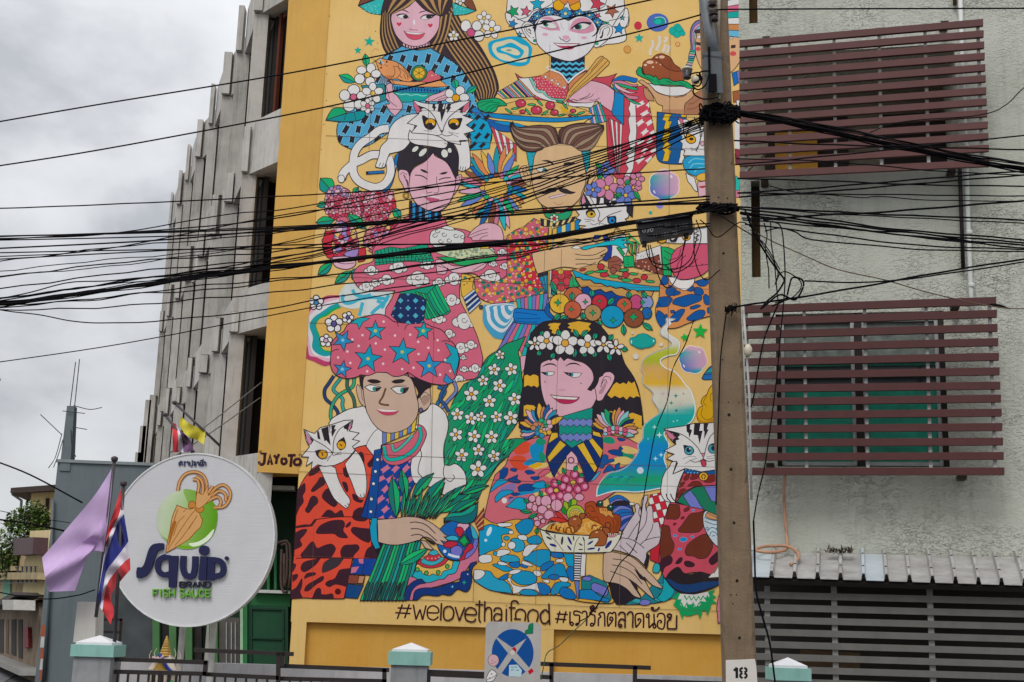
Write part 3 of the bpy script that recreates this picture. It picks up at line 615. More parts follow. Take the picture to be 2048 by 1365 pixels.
F('#3cb3b0', '735 32! 880 85 1022 130! 920 170 835 182 755 190!', 1.5); dots(None, 760, 60, 900, 170, 40, 6, '#9bd9d2', 2); F('#7e4b3a', '880 48! 840 -30 960 -30! 1000 60 1024 125! 950 110', 1.5, 3)
C.flower(830, 5, 60, 5, Wt, Wt, .5, 1.3)
G(560, 0); F('#3cb3b0', '938 75! 1080 20 1250 -40! 1215 80 1195 178! 1060 155', 1.5); dots(None, 1010, 60, 1180, 160, 38, 6, '#9bd9d2', 3); F('#7e4b3a', '962 -20! 928 70! 1030 30 1150 -20!', 1.5, 3)
D('painted_long_haired_woman', T)
G(780, 0); S(); C.flower(755, 430, 65, 5, Wt, '#d8c04a', 0, 1.1); C.flower(1115, 220, 85, 5, Wt, '#d8b86a', 0, 1.1); C.flower(1205, 355, 110, 5, Wt, Yl, .1, 1.2, .25)
for x, y, a, b in ((900, 310, 62, 70), (1030, 310, 58, 60), (1055, 430, 62, 65)): E(Wt, x, y, a, b, 1.4)
E('#c4587f', 960, 390, 50, 50, 1.4); D('painted_flower', T)
# ---- prawn bowl and blossoms
S(); G(780, 0)
F('#26a39b', '20 1075! 60 1130 110 1200 150 1215 300 1210 420 1190 560 1130 660 1070! 300 1080', 1.3); F('#2c86b4', '42 1000! 300 1040 500 1048 692 1030! 640 1075 560 1110! 300 1100 60 1095!', 1.3, 3)
for i in range(15): F(Nv, '%d %d %d %d %d %d %d %d' % (75+i*36, 1035+i*2.5, 95+i*36, 1036+i*2.5, 95+i*36, 1078+i*1.3, 75+i*36, 1076+i*1.3), 0, 0)
for i in range(28): E('#bfe3ea', 55+i*22, 1018+i*.9, 5, 5, 0, 0, 6)
L('70 1112 140 1128 190 1118 250 1135 320 1125 380 1142 440 1136', 1.5, '#9adfd8')
F('#e2a06c', '-20 940! 60 960 300 975 500 960 600 960 690 1032! 500 1036 300 1030 30 1000!', 1.2, 3)
F('#d06a72', '340 970! 420 930 440 870 490 835 540 880 590 900 600 940 520 975 420 980', 1.2); E('#e6b4b8', 500, 900, 14, 8, 0); E('#e6b4b8', 545, 890, 10, 6, 0); Ls(1.6, '520 840 545 815', '590 880 615 862', '600 900 625 890', col='#2aa070')
E('#2f9e5a', 345, 872, 95, 92, 1.6); E('#bfe07a', 345, 872, 78, 76, 1.0); E('#e2b648', 345, 872, 70, 68, 1.0)
for k in range(6): L([(345, 872), (345+68*math.cos(k*1.05+.5), 872+68*math.sin(k*1.05+.5))], .9)
G(560, 0); F('#e09a68', '1180 690! 1260 712 1340 725 1420 760 1500 830 1550 900 1582 945! 1540 975 1460 965 1380 940 1290 945 1220 900 1180 850! 1130 720! 1210 780!', 1.5)
Ls(1.0, '1350 800 1365 860 1340 925', '1400 800 1430 870 1385 935', '1400 755 1405 790 1340 790', '1460 800 1500 860 1570 940', '1280 790 1240 770', '1400 800 1470 850 1540 930', '1420 900 1450 930', '1470 880 1490 940', '1510 900 1520 950')
L('1190 690 1140 720 1100 745', 1.2); L('1180 700 1230 760', 2.2, '#8fc3d8'); E('#4a2a22', 1265, 738, 12, 12, 0); E('#4a2a22', 1200, 808, 12, 12, 0)
for k in range(7): L('%d 900 %d 940 %d 1000' % (1215+k*22, 1200+k*20, 1180+k*30), 1.3, '#7a4432')
Ls(.8, '1090 620 1130 580 1180 600', '1080 640 1100 700 1140 720', col='#c98a4a')
D('painted_prawn_bowl', T)
S(); F(Pk, '1195 1010! 1225 1000 1240 1070 1260 1130! 1255 1040 1280 1000 1330 1000 1345 1100 1390 1140 1450 1235 1440 1300 1365 1385! 1300 1320 1255 1240! 1300 1230 1230 1130', 1.5); L('1290 1190 1330 1230 1390 1270', 1.1); L('1265 1040 1280 1110 1300 1180', 1.1); L('1240 1150 1290 1200', 1.0)
C.leaf(1010, 640, 1030, 800, 42, '#1f9c74', '#2bb878'); C.leaf(700, 895, 900, 980, 52, '#1c9690', '#2ab673'); F('#2e8a8c', '960 1020 1240 1000 1260 1190 1130 1240', 1.2, 0); C.leaf(550, 1410, 790, 1340, 60, '#1b8c86', '#25a66e', 1.5, -20) 
for x, y, a, b in ((968, 835, 60, 48), (1080, 815, 54, 62), (1140, 880, 58, 48), (1070, 970, 58, 55), (945, 940, 62, 60)): E(Wt, x, y, a, b, 1.4)
E(Yl, 1037, 893, 34, 34, 1.4)
for x, y, a, b in ((875, 1070, 72, 62), (768, 1135, 64, 66), (820, 1255, 72, 72), (930, 1240, 50, 62), (970, 1140, 60, 52)): E(Wt, x, y, a, b, 1.5)
E('#cf6a86', 872, 1155, 40, 38, 1.5)
C.flower(1100, 1110, 125, 5, Wt, '#e0be62', 0, 1.4, .24); C.flower(1040, 1262, 88, 6, Wt, '#cf6a86', 0, 1.3, .34)
F('#25a66e', '545 1430! 620 1300 720 1285 760 1300 790 1345! 640 1400', 1.5); F('#1e8f96', '545 1430! 660 1390 790 1350! 990 1320 1000 1400 900 1440 740 1450', 1.5, 3); L('790 1350 760 1430', 1.1); L('880 1340 900 1430', 1.1)
G(780, 0); F(Pk, '410 1195! 480 1140 600 1100 680 1060 700 1120 650 1190 480 1210', 1.3); Ls(1.1, '490 1200 600 1150 660 1130', '570 1190 660 1160')
C.leaf(760, 940, 785, 1060, 45, '#1c9690', '#2ab878'); C.leaf(1035, 1025, 900, 1110, 36, '#1c9690', '#2ab878')
for x, y, a, b in ((705, 1112, 52, 54), (832, 1080, 56, 56), (880, 1160, 62, 48), (720, 1190, 60, 32)): E(Wt, x, y, a, b, 1.4)
E('#e0a53a', 782, 1165, 46, 44, 1.5)
D('painted_blossoms', T)
# ---- pale faced figure in a star turban (top middle)
S(); G(980, 0)
sl = F('#c94f5e', '1180 1000! 1500 1080 1850 1010! 1900 1300 1950 1560 2000 1700! 1990 1790 1900 1900 1700 2120! 1600 2120 1420 2050 1380 1440!', 1.4, 2)
stripes(sl, ((1400, 1400), (1570, 1480), (1500, 2060), (1540, 2080)), 6, ['#c94f5e', Wt], 1.0)
F(Wt, '1660 1180! 1725 1200! 1735 1450 1740 1560 1720 1800 1700 2000 1650 2120! 1580 2120! 1640 2000 1600 1930 1650 1880 1610 1830! 1660 1750 1640 1640 1660 1560! 1640 1420 1665 1360! 1640 1290 1660 1240', 1.2, 0)
flags(sl, 1780, 1240, 2000, 2050, 110, 110, Wt, .9, 50, 22, 2, None, 0)
for k, (c_, t) in enumerate(((Bl, '1450 960 1560 900 1720 930 1750 945 1720 985 1600 960 1460 970'), ('#cf7f95', '1450 975 1560 960 1700 1010 1750 1000 1740 1030 1600 1020'), ('#2aa876', '1500 990 1640 1020 1760 1060 1700 1070 1560 1030'), (Pk, '1480 990 1560 1040 1660 1090 1750 1100 1640 1110 1500 1050'), ('#1f8fb8', '1460 1000 1520 1080 1620 1150 1560 1140 1450 1060'), ('#cf7f95', '1540 1070 1640 1130 1760 1150 1740 1180 1640 1170'), ('#e0b556', '1440 980 1480 1080 1550 1120 1470 1060 1430 1020'), ('#2aa876', '1600 1150 1700 1200 1790 1240 1700 1230'))): F(c_, t, 1.1)
jk = F('#c65160', '300 870! 380 925 480 920 600 900 690 855! 730 830! 820 870 900 940 925 1010! 980 930 1060 880 1140 840! 1180 850 1240 920 1400 910 1505 875! 1450 960 1420 1050! 1480 1080! 1480 1180 1270 1200 1000 1230 900 1210 600 1200 450 1100 360 1000', 1.4, 3)
F(Wt, '330 930! 400 930 480 925! 540 980 560 1060 640 1090 700 1160! 900 1190 900 1240! 700 1200 560 1150 440 1060', 1.1, 3); F('#7cc4b2', '460 925! 500 930 560 1060 640 1080 720 1160 900 1180! 900 1200 720 1180 620 1110 540 1080', 1.0, 3)
F('#d1885c', '600 900 690 860 730 835! 830 890 910 980! 900 1060! 780 1020 700 960 640 930', 0, 2); dots(jk, 520, 930, 900, 1170, 36, 6.5, '#e7b8bc', 5, .2)
for x, y in ((660, 915), (735, 955), (805, 1000), (880, 1042)): F(Wt, [(x-30, y), (x-10, y-8), (x, y-28), (x+10, y-8), (x+30, y), (x+10, y+8), (x, y+28), (x-10, y+8)], .7, 0)
F('#d1885c', '930 1010! 1010 920 1110 865 1145 850! 1120 930 1040 1040 930 1100!', 1.2, 2)
stripes(None, ((80, 1100), (350, 945), (160, 1170), (540, 1150)), 14, [Pk, '#2aa090', '#e0c06a', Nv, '#cf7f95', '#6fb7d6', '#c98a5a'], 1.0)
nk = F('#17203c', '725 670! 724 830! 860 900 925 990! 1000 900 1118 830! 1122 660! 1000 720 900 735 800 710', 1.4, 2)
for k in range(4):
    y = 745+k*62; z = []; z2 = []
    for i in range(12): z.append((715+i*38, y+(14 if i % 2 else -10))); z2.append((715+i*38, y+26+(14 if i % 2 else -10)))
    F('#5ab9d6', z+z2[::-1], 0, 0, None, nk)
Ls(2.6, '735 835 690 825 675 805 700 792 715 798', '1120 830 1140 820 1150 800', col=Wt); L('735 835 840 880 925 990', 3.4, Wt); L('1118 835 1010 905 925 990', 3.4, Wt); Ls(.9, '730 845 840 895 925 1005', '1120 845 1020 915 928 1008')
for c_, t in ((Wt, '210 -60! 200 80 200 160 260 240 330 240 430 330 640 330! 1000 240! 1300 300! 1440 340 1600 340 1650 220 1600 100 1590 -60!'), (Wt, '195 150 190 230 230 300 300 360 340 430 420 450! 500 300! 360 240', ), (Wt, '1600 100 1650 200 1640 300 1600 340 1620 430 1600 490 1500 520 1380 530! 1300 555 1400 400!')): F(c_, t, 1.5, 3)
band = F('#1c3158', '440 270! 520 160 620 115 760 90 900 130 1000 120 1100 140 1200 140 1260 190 1330 250 1410 270! 1350 310! 1280 330! 1220 260 1100 190 900 245 760 190 650 190 540 260 500 330!', 1.3, 2)
dots(band, 470, 110, 1380, 320, 30, 4.2, '#bfe0ee', 3, .35)
for x, y, r_ in ((560, 195, 45), (700, 150, 55), (895, 165, 72), (1060, 165, 50), (1180, 185, 50), (1275, 270, 52)): C.flower(x, y, r_, 5, '#3e93c6', '#dcd79a', .2, .8, .3, 1.1)
for x, y, r_, c_, a in ((560, 50, 88, '#2d9fb8', 0), (425, 140, 68, '#c8617a', .2), (275, 140, 78, '#1f9c62', .9), (1270, 50, 95, '#c4485a', .3), (1445, 130, 88, '#a8644e', .5), (1530, 345, 72, '#2a84bf', .1), (270, 285, 58, '#2a84bf', .3), (350, 410, 34, '#4aa0b8', 0), (1570, 215, 32, '#4aa0a8', 0), (1280, 190, 38, '#c8617a', .6)): C.star(x, y, r_, c_, a, 1.3)
Ls(1.3, '320 240 450 200 520 130 640 100 740 40 740 -20', '1130 140 1340 90 1390 -20', '1410 250 1560 210 1600 100', '1600 340 1640 260 1640 200')
for x in (815, 1010): E('#e0a83a', x, 65, 68, 66, 1.6)
F('#d98a4e', '790 -30! 860 40! 900 60! 920 20! 950 70! 1060 20! 1090 -30!', 1.2, 0)
for k in range(4): F('#3aa876', '%d 255 %d 255 %d 300 %d 300' % (1350+k*18, 1358+k*18, 1362+k*18, 1354+k*18), 0, 0)
# ears, face
F(Wt, '520 300! 490 275 440 260 400 280 375 330 400 400 440 460 490 510 540 530 570 510!', 1.5); Ls(1.2, '500 300 440 290 405 320 420 380 480 450', '470 310 430 330 440 370 490 410', '460 340 480 360 485 400'); F('#241c28', '440 350 470 355 490 400 480 375', 0, 3); E('#2a8a7c', 530, 487, 18, 18, .6); E('#2a8a7c', 513, 450, 9, 9, 0)
F(Wt, '1220 540! 1260 570 1320 540 1400 470 1450 400 1450 330 1400 290 1330 300 1290 360', 1.5); Ls(1.2, '1300 410 1320 340 1390 310 1420 360 1390 430', '1330 400 1350 350 1400 330'); F('#241c28', '1300 450 1325 420 1330 380 1345 370 1340 430 1320 460', 0, 3); E('#3aa876', 1268, 520, 20, 18, .6)
F('#dcd9db', '520 300! 540 420 560 520 620 590 715 665 820 705 920 730 1010 720 1130 660 1200 590 1250 500 1280 330! 1180 220 1050 195 930 250! 800 190 660 190 560 240', 1.6)
F('#1d1a2a', '500 330! 540 290 600 215! 560 290! 545 360 540 400 560 410! 530 395 518 350', 0, 2); F('#1d1a2a', '1215 250! 1290 320 1280 380 1240 430 1200 440! 1250 400 1265 340', 0, 2)
F('#d392a8', '590 225! 680 200 760 230 810 300 835 370! 780 365 700 365 600 330 560 295! 600 320 740 340 800 330 770 280 700 240', 0, 3)
F('#1d1a2a', '585 265! 640 240 730 250 750 262! 700 270 640 275', 0, 2); F(Wt, '640 290! 700 270 760 285 800 330! 740 345 670 325', .8); E('#2d8a6a', 668, 300, 26, 20, 0); E('#1d1a2a', 650, 292, 20, 18, 0)
F('#d392a8', '940 370! 960 300 1010 235 1100 210 1180 240 1235 320 1230 370 1150 400 1060 400', 0, 3)
F('#1d1a2a', '955 345! 1020 290 1100 262 1210 270! 1180 310 1140 340 1060 360', 0, 3); F(Wt, '975 345! 1040 295 1110 280 1190 300! 1130 345 1040 362', .6); E('#2d8a6a', 1060, 322, 30, 34, 0); E('#1d1a2a', 1035, 325, 32, 30, 0)
E('#d9a5b8', 655, 412, 38, 18, 0); E('#d9a5b8', 1115, 452, 36, 18, 0); E('#d9a5b8', 900, 450, 45, 28, 0)
L('825 440 840 470 870 480 905 500 940 485 950 465', 1.5); Ls(.8, '840 270 850 330 880 350', '940 280 935 360', col='#9a8a92')
F('#c25a7a', '752 512! 860 520 1000 520 1070 522! 1010 560 960 590 880 580 820 560', .9, 3, '#7a2a40'); F('#e4dcde', '762 516! 880 526 1060 526! 1000 545 880 550 800 540', .4, 3); F('#b8415a', '840 562! 930 545 1000 560! 940 588 880 580', 0, 3)
D('painted_turbaned_figure', T)
# ---- curry platter, hand and chopsticks
S(); F(Pk, '930 1180! 1000 1010 1060 970 1180 960 1260 970! 1380 1010 1475 1080! 1470 1200 1445 1330! 1340 1260 1270 1200! 1190 1225 1100 1225 1000 1215', 1.4, 3); Ls(1.1, '1000 1190 1080 1190 1140 1150', '1060 1180 1150 1150 1190 1110', '1120 1180 1200 1150 1230 1115', '1180 1190 1250 1190 1300 1165', '960 1190 1000 1185 1030 1200')
F('#1f86c0', '1480 1090! 1590 1130! 1585 1480 1575 1480! 1460 1370! 1445 1330! 1470 1200', 1.4, 0)
F('#d8a860', '1320 668! 1340 672 1355 690 1380 700 1418 740! 1410 770 1250 920 1000 1110 820 1275 812 1265! 900 1170 920 1100 1000 1000 1150 860 1270 700', 1.3, 0); Ls(1.1, '1355 690 1180 880 960 1100', '1400 720 1220 900 930 1150', '1340 675 1200 840')
F(Wt, '930 1215! 1000 1225 1150 1225 1250 1210! 1200 1280 1100 1270 1000 1270 930 1270!', 1.1, 2)
stripes(None, ((1175, 1290), (1310, 1220), (1200, 1490), (1390, 1440)), 6, ['#4a7ec0', Pk, '#2aa090'], 1.1)
F('#d9b56c', '-60 1330! 100 1260 250 1220 400 1180 600 1190 800 1220 950 1260 1140 1310 1240 1380! 1150 1400 800 1410 300 1390 0 1360', 1.2, 2)
rn = random.Random(12)
for i in range(40): 
    x = rn.uniform(120, 1150); y = 1395-(abs(x-700)<500)*rn.uniform(10, 170)*(1-abs(x-600)/700); a = rn.uniform(-.6, .6); L([(x, y), (x+40*math.cos(a), y+40*math.sin(a)-8), (x+80*math.cos(a), y+80*math.sin(a))], 1.0, rn.choice(['#c98a3a', '#a85a3a', '#e8cf8a']))
for x, y, rx, ry in ((365, 1230, 62, 48), (550, 1310, 66, 50), (715, 1255, 56, 52), (765, 1340, 48, 36), (385, 1330, 36, 24), (985, 1320, 36, 22), (950, 1375, 24, 14)): E('#c2475c', x, y, rx, ry, 1.5); E('#e3a0ac', x+rx*.35, y-ry*.25, rx*.16, ry*.2, 0, .6)
for x, y, a in ((495, 1245, 0), (590, 1225, .8), (300, 1290, -.2), (220, 1320, .6), (450, 1330, .9), (650, 1345, -.6), (850, 1370, -.2), (830, 1210, .3), (890, 1260, .9), (1000, 1370, .3), (1080, 1345, -.3)): E('#3fb578', x, y, 50, 13, 1.3, a, 8)
for k in range(9): L('%d %d %d %d %d %d' % (830+k*10, 1265+k*4, 860+k*8, 1290+k*5, 850+k*9, 1340), 1.6, '#d8a83a')
G(980, 180); F('#1f86c0', '-140 255! 0 275 250 300 500 320 750 335 1000 325 1240 300! 1200 340 1150 355 900 380 650 385 300 365 0 330 -130 290', 1.5); F('#e3c376', '-100 300! 0 330 300 365 650 385 900 382 1170 345! 1100 400 1000 420 800 450 500 440 200 385 0 352', 1.3, 3); F('#2a62a8', '-60 340! 100 370 250 385 350 430 500 445 700 455! 620 500! 200 500 60 470 -20 420', 1.3, 3); F('#2e93c6', '40 375 250 385 440 440 300 440 120 410', 1.0, 3)
F('#3a7fc0', '-230 245! -180 200 -120 250! -60 340 -20 420! -120 330', 1.2, 0)
F('#20a46c', '-150 175! -130 130 -40 110 60 100 130 120 195 170! 190 190 100 200 70 250 20 270 -20 265 -60 270 -90 250 -130 240', 1.8); Ls(1.3, '-110 200 0 150 120 160', '-60 250 0 190 110 170', '-10 262 40 210 130 180', '-130 160 -60 140 40 130', col='#0c5a3c')
D('painted_curry_platter', T)
# ---- drumsticks dish held up on hands
G(1220, 0); S(); E(Bl, 565, 270, 130, 108, 0, 0, 24, None); E('#5a6db8', 565, 270, 118, 98, 0, 0, 24); F('#178f88', '510 240 560 205 630 215 655 260 620 295 540 290 510 270', 0); E('#2ab5a8', 570, 260, 42, 30, 0); L('530 215 600 205 650 230 660 280', 1.2, '#b9e2da')
E('#c64250', 332, 307, 46, 50, 0, 0, 18); C.star(345, 455, 62, '#28ab98', 0, 0)
for x, y, r_ in ((760, 370, 62), (800, 320, 42), (830, 375, 50), (795, 410, 46), (860, 400, 34), (820, 345, 40)): E('#26ab9c', x, y, r_, r_*.85, .8, 0, 12, '#17857c')
E('#d8a05a', 205, 590, 42, 44, 1.0, 0, 16, '#a85a3a'); E('#e3b07a', 803, 527, 26, 26, 1.0, 0, 14, '#a85a3a')
for t in ('500 480 510 540 480 600 478 660', '580 430 590 500 570 560 545 605', '660 440 670 480 640 500', '655 530 650 570 620 620', '700 540 700 590 665 630'): L(t, 6.0, '#dccfc2', 4)
D('painted_bubbles', T)
S(); 
brd = F('#4ba0c8', '1080 235! 1010 260 960 340 950 450 960 560 940 640 930 720 890 800! 960 805! 990 720 1015 640 1010 560 1000 470 1010 400 1085 330!', 1.4, 3)
C.strands('1080 235 1010 265 965 340 950 450 965 560 935 640 930 720', '1085 330 1015 400 1000 470 1010 560 1015 640 990 720 960 800', 3, [Pu, '#cf9ab8', '#8ac4dc'], 1.0)
for k in range(9): F([Tl, '#7cc4a8', Pk, '#4ba0c8'][k % 4], '%d %d %d %d %d %d %d %d' % (940-k*6, 590+k*26, 1020-k*6, 600+k*26, 1015-k*6, 622+k*26, 935-k*6, 612+k*26), 1.0, 0, None, brd)
F('#d9ae84', '1030 390! 1015 500 1015 620 1040 720 1100 840 1200 900 1350 900 1480 820 1560 640 1500 300 1200 250', 1.3); F('#3a2c30', '1000 360! 1100 340 1180 350 1160 390 1010 400', 0, 2); F(Wt, '1030 440 1070 420 1090 450 1050 462', .8); F('#3a2c30', '1020 500 1090 510 1090 550 1020 535', 0, 0); E('#cf5a5e', 1045, 585, 30, 26, 0); E('#cf5a5e', 1460, 640, 40, 30, 0, 0, 8)
for k in range(7): F([Bl, Wt, Rs, Tl, Wt, '#c98a5a', '#6fb7d6'][k], [(1395, -60+k*70), (1560, -110+k*80), (1560, -30+k*80), (1395, 10+k*70)], 1.2, 0)
F('#3a2c30', '1435 540 1490 535 1490 570 1435 580', 0, 0); E(Wt, 1440, 455, 22, 12, 1.0)
F(Bl, '1445 870 1530 840 1550 970 1470 1020', 1.2, 0); F(Pu, '1500 850 1535 840 1560 960 1520 990', 1.2, 0); F('#a0603f', '1455 1090 1600 1060 1610 1180 1465 1220', 1.2, 0)
sk = '#b4593e'
F('#a8765a', '880 1365! 890 1230 950 1160 1010 1110 1120 1060 1200 1000! 1200 1365!', 1.3, 3, '#5a2c1e'); Ls(1.4, '930 1240 1000 1220 1080 1160', '910 1300 1000 1290 1060 1250', col='#8a4a34')
F('#cfa37c', '335 970! 380 950 430 985 480 1020 560 1100 690 1140 850 1140 900 1110 960 1075! 1000 1110 985 1150 930 1200 890 1240 880 1300 880 1400! 615 1400! 625 1260! 560 1230 520 1150 470 1080 440 1040 360 990', 1.4, 3, '#4a2c20'); F('#b98a68', '400 1050 410 1140 450 1190 525 1205! 500 1130 440 1060', 1.1); F('#b98a68', '620 1300 880 1300 880 1380 620 1380', 0, 0); Ls(1.2, '690 1140 720 1165', '760 1160 860 1150 910 1120')
F(Wt, '430 985! 550 1010 700 1030 850 1030 980 1050! 930 1100 850 1135 700 1140 560 1095 480 1020', 1.4); 
F('#8d4b32', '500 700! 540 660 600 640 660 655 720 690 760 760 830 810! 860 900 860 960! 700 960 450 900 390 860 385 790 420 730', 1.6, 4, '#4a201a'); F('#9a5538', '385 800! 400 740 470 705 560 715 620 770 700 830 800 850 870 840! 870 960 700 960 500 930 410 880', 1.5, 4, '#4a201a')
for x, y, a, b in ((475, 742, 42, 20), (615, 680, 34, 18), (555, 685, 16, 10), (420, 775, 20, 14), (550, 747, 9, 9), (598, 770, 9, 9), (510, 800, 12, 11)): E('#e0bca0', x, y, a, b, 0)
F('#27a066', '310 850! 345 800 375 815 390 880 470 890 520 920 540 900 580 950 630 930 700 940 760 970 850 960 920 980 980 1030 990 1050 920 1050 850 1020 700 1015 600 1010 520 1010 470 960 380 920 325 890', 1.6, 3)
Ls(1.1, '400 890 450 930 520 960', '560 960 600 990', '660 960 740 990', '820 980 900 1020')
D('painted_drumstick_dish', T)
# ---- second row: feather crest, red-white sleeve ends, vase with lightning bolts, big eyed cat
G(1220, 180); S()
F('#1c5f9c', '560 265! 905 300! 900 420 890 800! 850 885! 700 880 600 860 555 800 550 700 550 600', 1.6, 3)
F('#e3b93f', '650 285! 730 290! 690 370 735 375! 700 460 735 480 680 620 735 655! 690 700 725 730! 690 850 620 850! 650 740 615 700! 650 640 610 600! 655 480 640 450 660 370 620 360!', 1.0, 0); F('#e3b93f', '840 295! 905 300! 900 330 850 330!', .8, 0)
F('#e8e0d0', '840 720! 880 710! 880 870! 810 870! 830 800', .9, 0)
D('painted_vase', T); S(); F('#3aa0cc', '860 850! 900 800 1000 780 1140 785! 1140 980 1050 1030 930 990 880 930', 1.4); Ls(2.2, '930 870 1000 820 1140 830', '950 930 1000 880 1140 880', '1000 980 1050 930 1140 930', col='#7cc8d8'); F('#e3b55a', '1140 990 1060 1000 1020 1040 1060 1080 1140 1070', 1.2)
F(Wt, '800 360! 900 350! 1000 400 1080 420 1180 380! 1250 420 1250 785! 1000 785 870 780! 890 720! 850 700! 860 640! 830 610! 860 560! 820 520! 850 470! 810 430!', 1.4, 0)
F('#e3a83a', '905 520! 960 530 1010 570 1010 620 960 640 920 620 900 590', 1.6, 4); E('#241c24', 965, 585, 26, 18, 0); E('#d9a5b8', 1095, 640, 22, 30, 1.2)
F('#d6708a', '810 330! 860 345! 880 420! 840 400!', 1.1, 0); Ls(1.0, '950 690 1010 700 1060 660', '960 720 1010 715 1040 740', '1060 450 1070 560', '1110 450 1090 560')
F(Pk, '1040 1095! 1160 1080! 1160 1250! 1050 1270!', 1.2, 0); F(Wt, '900 990! 1000 1040! 1040 1200 1000 1190 960 1130 920 1080', 1.3, 3); F(Rd, '1060 1150 1100 1165 1150 1140', .8)
F('#8e3a4a', '1480 700 1560 720 1560 830 1490 800', 1.0, 0); F('#6a3440', '1480 760 1540 830 1560 900 1490 880', 1.0, 0); F(Wt, '1500 120 1600 140 1540 240 1500 230', 1.0, 0); F(Wt, '1480 350 1600 380 1580 700 1480 700', 0, 0); F('#3ab5a8', '1490 1020 1550 1060 1540 1190 1490 1200', .9, 0); F('#cf7f95', '1490 1200 1540 1190 1540 1280 1490 1280', .9, 0)
D('painted_cat_and_turban', T)
S(); 
def bubble(x, y, r_, rot=0):
    lob = []
    for i in range(60):
        a = 2*math.pi*i/60; q = r_*(1+.10*abs(math.sin(a*3+rot))); lob.append((x+q*math.cos(a), y+q*math.sin(a)))
    F('#e8d9cc', [(x+(p[0]-x)*1.07, y+(p[1]-y)*1.07) for p in lob], 0, 0)
    X, Y = C.px((x, y)); R_ = r_*C.g[2]; c1, c2, c3 = lin('#5d6fb8'), lin('#22a3a8'), lin('#d9a8bd')
    def cf(p):
        t = ((p[0]-X)-(p[1]-Y))/R_*.5; 
        if t < -.25: k = min(1, (-t-.25)/.5); return (*[b+(a-b)*k for a, b in zip(c1, c2)], 1)
        k = max(0, min(1, t*3+.4)); return (*[b+(a-b)*k for a, b in zip(c3, c2)], 1)
    F(cf, [q for i, q in enumerate(lob)]+[], 0, 0)
    E('#e9e2ee', x-r_*.72, y+r_*.5, r_*.05, r_*.14, 0, -.5); E('#e9d9e4', x+r_*.5, y-r_*.6, r_*.08, r_*.12, 0, -.5)
bubble(645, 1130, 165); E('#2aa39a', 480, 1430+30, 20, 20, 0); E('#8a86c8', 590, 1370, 44, 42, .8, 0, 12, '#b8b0d8')
D('painted_bubble', T); S(); G(1220, 580); bubble(985, 830, 150, 1); D('painted_bubble', T)
# feather crest disc behind the moustached man
G(780, 180); S(); rn = random.Random(5); pal = ['#2a9aa8', '#cf7f95', '#2ab070', '#d98a5e', '#8a5542', '#d9a8bd', '#e0b55f', '#2a6ab0', '#3ab5c0', '#6f86c8']
cx, cy = 1260, 1165
stripes(None, ((1195, 430), (1500, 650), (1300, 760), (1500, 850)), 7, ['#c94f5e', Wt], 1.0); F('#2aa0c8', '900 250! 1160 380! 1210 500 1180 700! 950 720! 960 600', 1.2, 0)
flags(None, 930, 330, 1180, 700, 110, 110, '#22202c', .8, 50, 20, 7)
for i in range(34):
    a = math.radians(-90+i*360/34+rn.uniform(-3, 3)); r0 = 150; r1 = 480+rn.uniform(-60, 40)
    if math.cos(a) > .5: r1 = 380
    c1 = pal[(i*3) % 10]; x0, y0, x1, y1 = cx+r0*math.cos(a), cy+r0*math.sin(a), cx+r1*math.cos(a), cy+r1*math.sin(a); n_ = (-math.sin(a), math.cos(a)); w_ = 40
    F(c1, [(x0, y0), (cx+r1*.6*math.cos(a)+n_[0]*w_, cy+r1*.6*math.sin(a)+n_[1]*w_), (x1, y1), (cx+r1*.6*math.cos(a)-n_[0]*w_, cy+r1*.6*math.sin(a)-n_[1]*w_)], 1.2, 3)
E('#e0b562', cx, cy, 160, 150, 1.2, 0, 24)
for i in range(16): a = 2*math.pi*i/16; E(pal[(i*7) % 10], cx+165*math.cos(a), cy+150*math.sin(a), 32, 32, 1.2)
D('painted_feather_crest', T)
# ---- moustached man
G(980, 380); S()
body = F('#d06a7c', '400 440! 520 340! 700 430! 720 480! 690 700! 500 760! 560 1000 620 1130 690 1240! 500 1260 300 1320 100 1350 0 1340 -120 1290 -170 1200 -190 1060! 100 1060! 200 900 190 560! 300 480', 1.6, 2)
rr_ = F('#c9404e', '200 620! 690 610! 690 700! 500 750! 560 1000 640 1160! 560 1230 400 1150 350 1000 420 900 300 830 200 840!', .8, 0)
stripes(None, ((310, 1300), (690, 1200), (330, 1420), (700, 1420)), 8, ['#2aa39a', '#7b7bc0', '#cf6f88', '#2aa39a', '#7b7bc0', '#cf6f88'], 1.1)
dots(body, -150, 380, 700, 1330, 92, 27, '#e0a84a', 8, .3, .5); dots(body, -130, 400, 690, 1330, 74, 10, '#e8c4cc', 9, .4); dots(body, -150, 360, 690, 1330, 104, 22, '#2a9a86', 10, .4, .8)
dots(body, -150, 360, 690, 1330, 104, 9, '#0f4a44', 10, .4)
F('#d2d4c8', '690 440! 740 380 760 370! 740 700! 720 1280! 680 1280! 700 800!', 1.1, 0); F(Yl, '700 440! 730 400 735 480 720 700 700 1290 690 1290 690 600', 1.0, 0)
F('#c43f4c', '735 960! 960 960! 960 1170! 735 1170!', 1.1, 0); F('#2a9a86', '740 1010 840 1060 950 1010 850 1040', .8, 0); F('#2a9a86', '740 1140 840 1090 950 1140 850 1110', .8, 0)
for a in (0, 1, 2, 3): E('#d0505a', 845+70*math.cos(a*1.57), 1090+70*math.sin(a*1.57), 45, 45, .9)
E(Yl, 838, 975, 32, 32, 1.0)
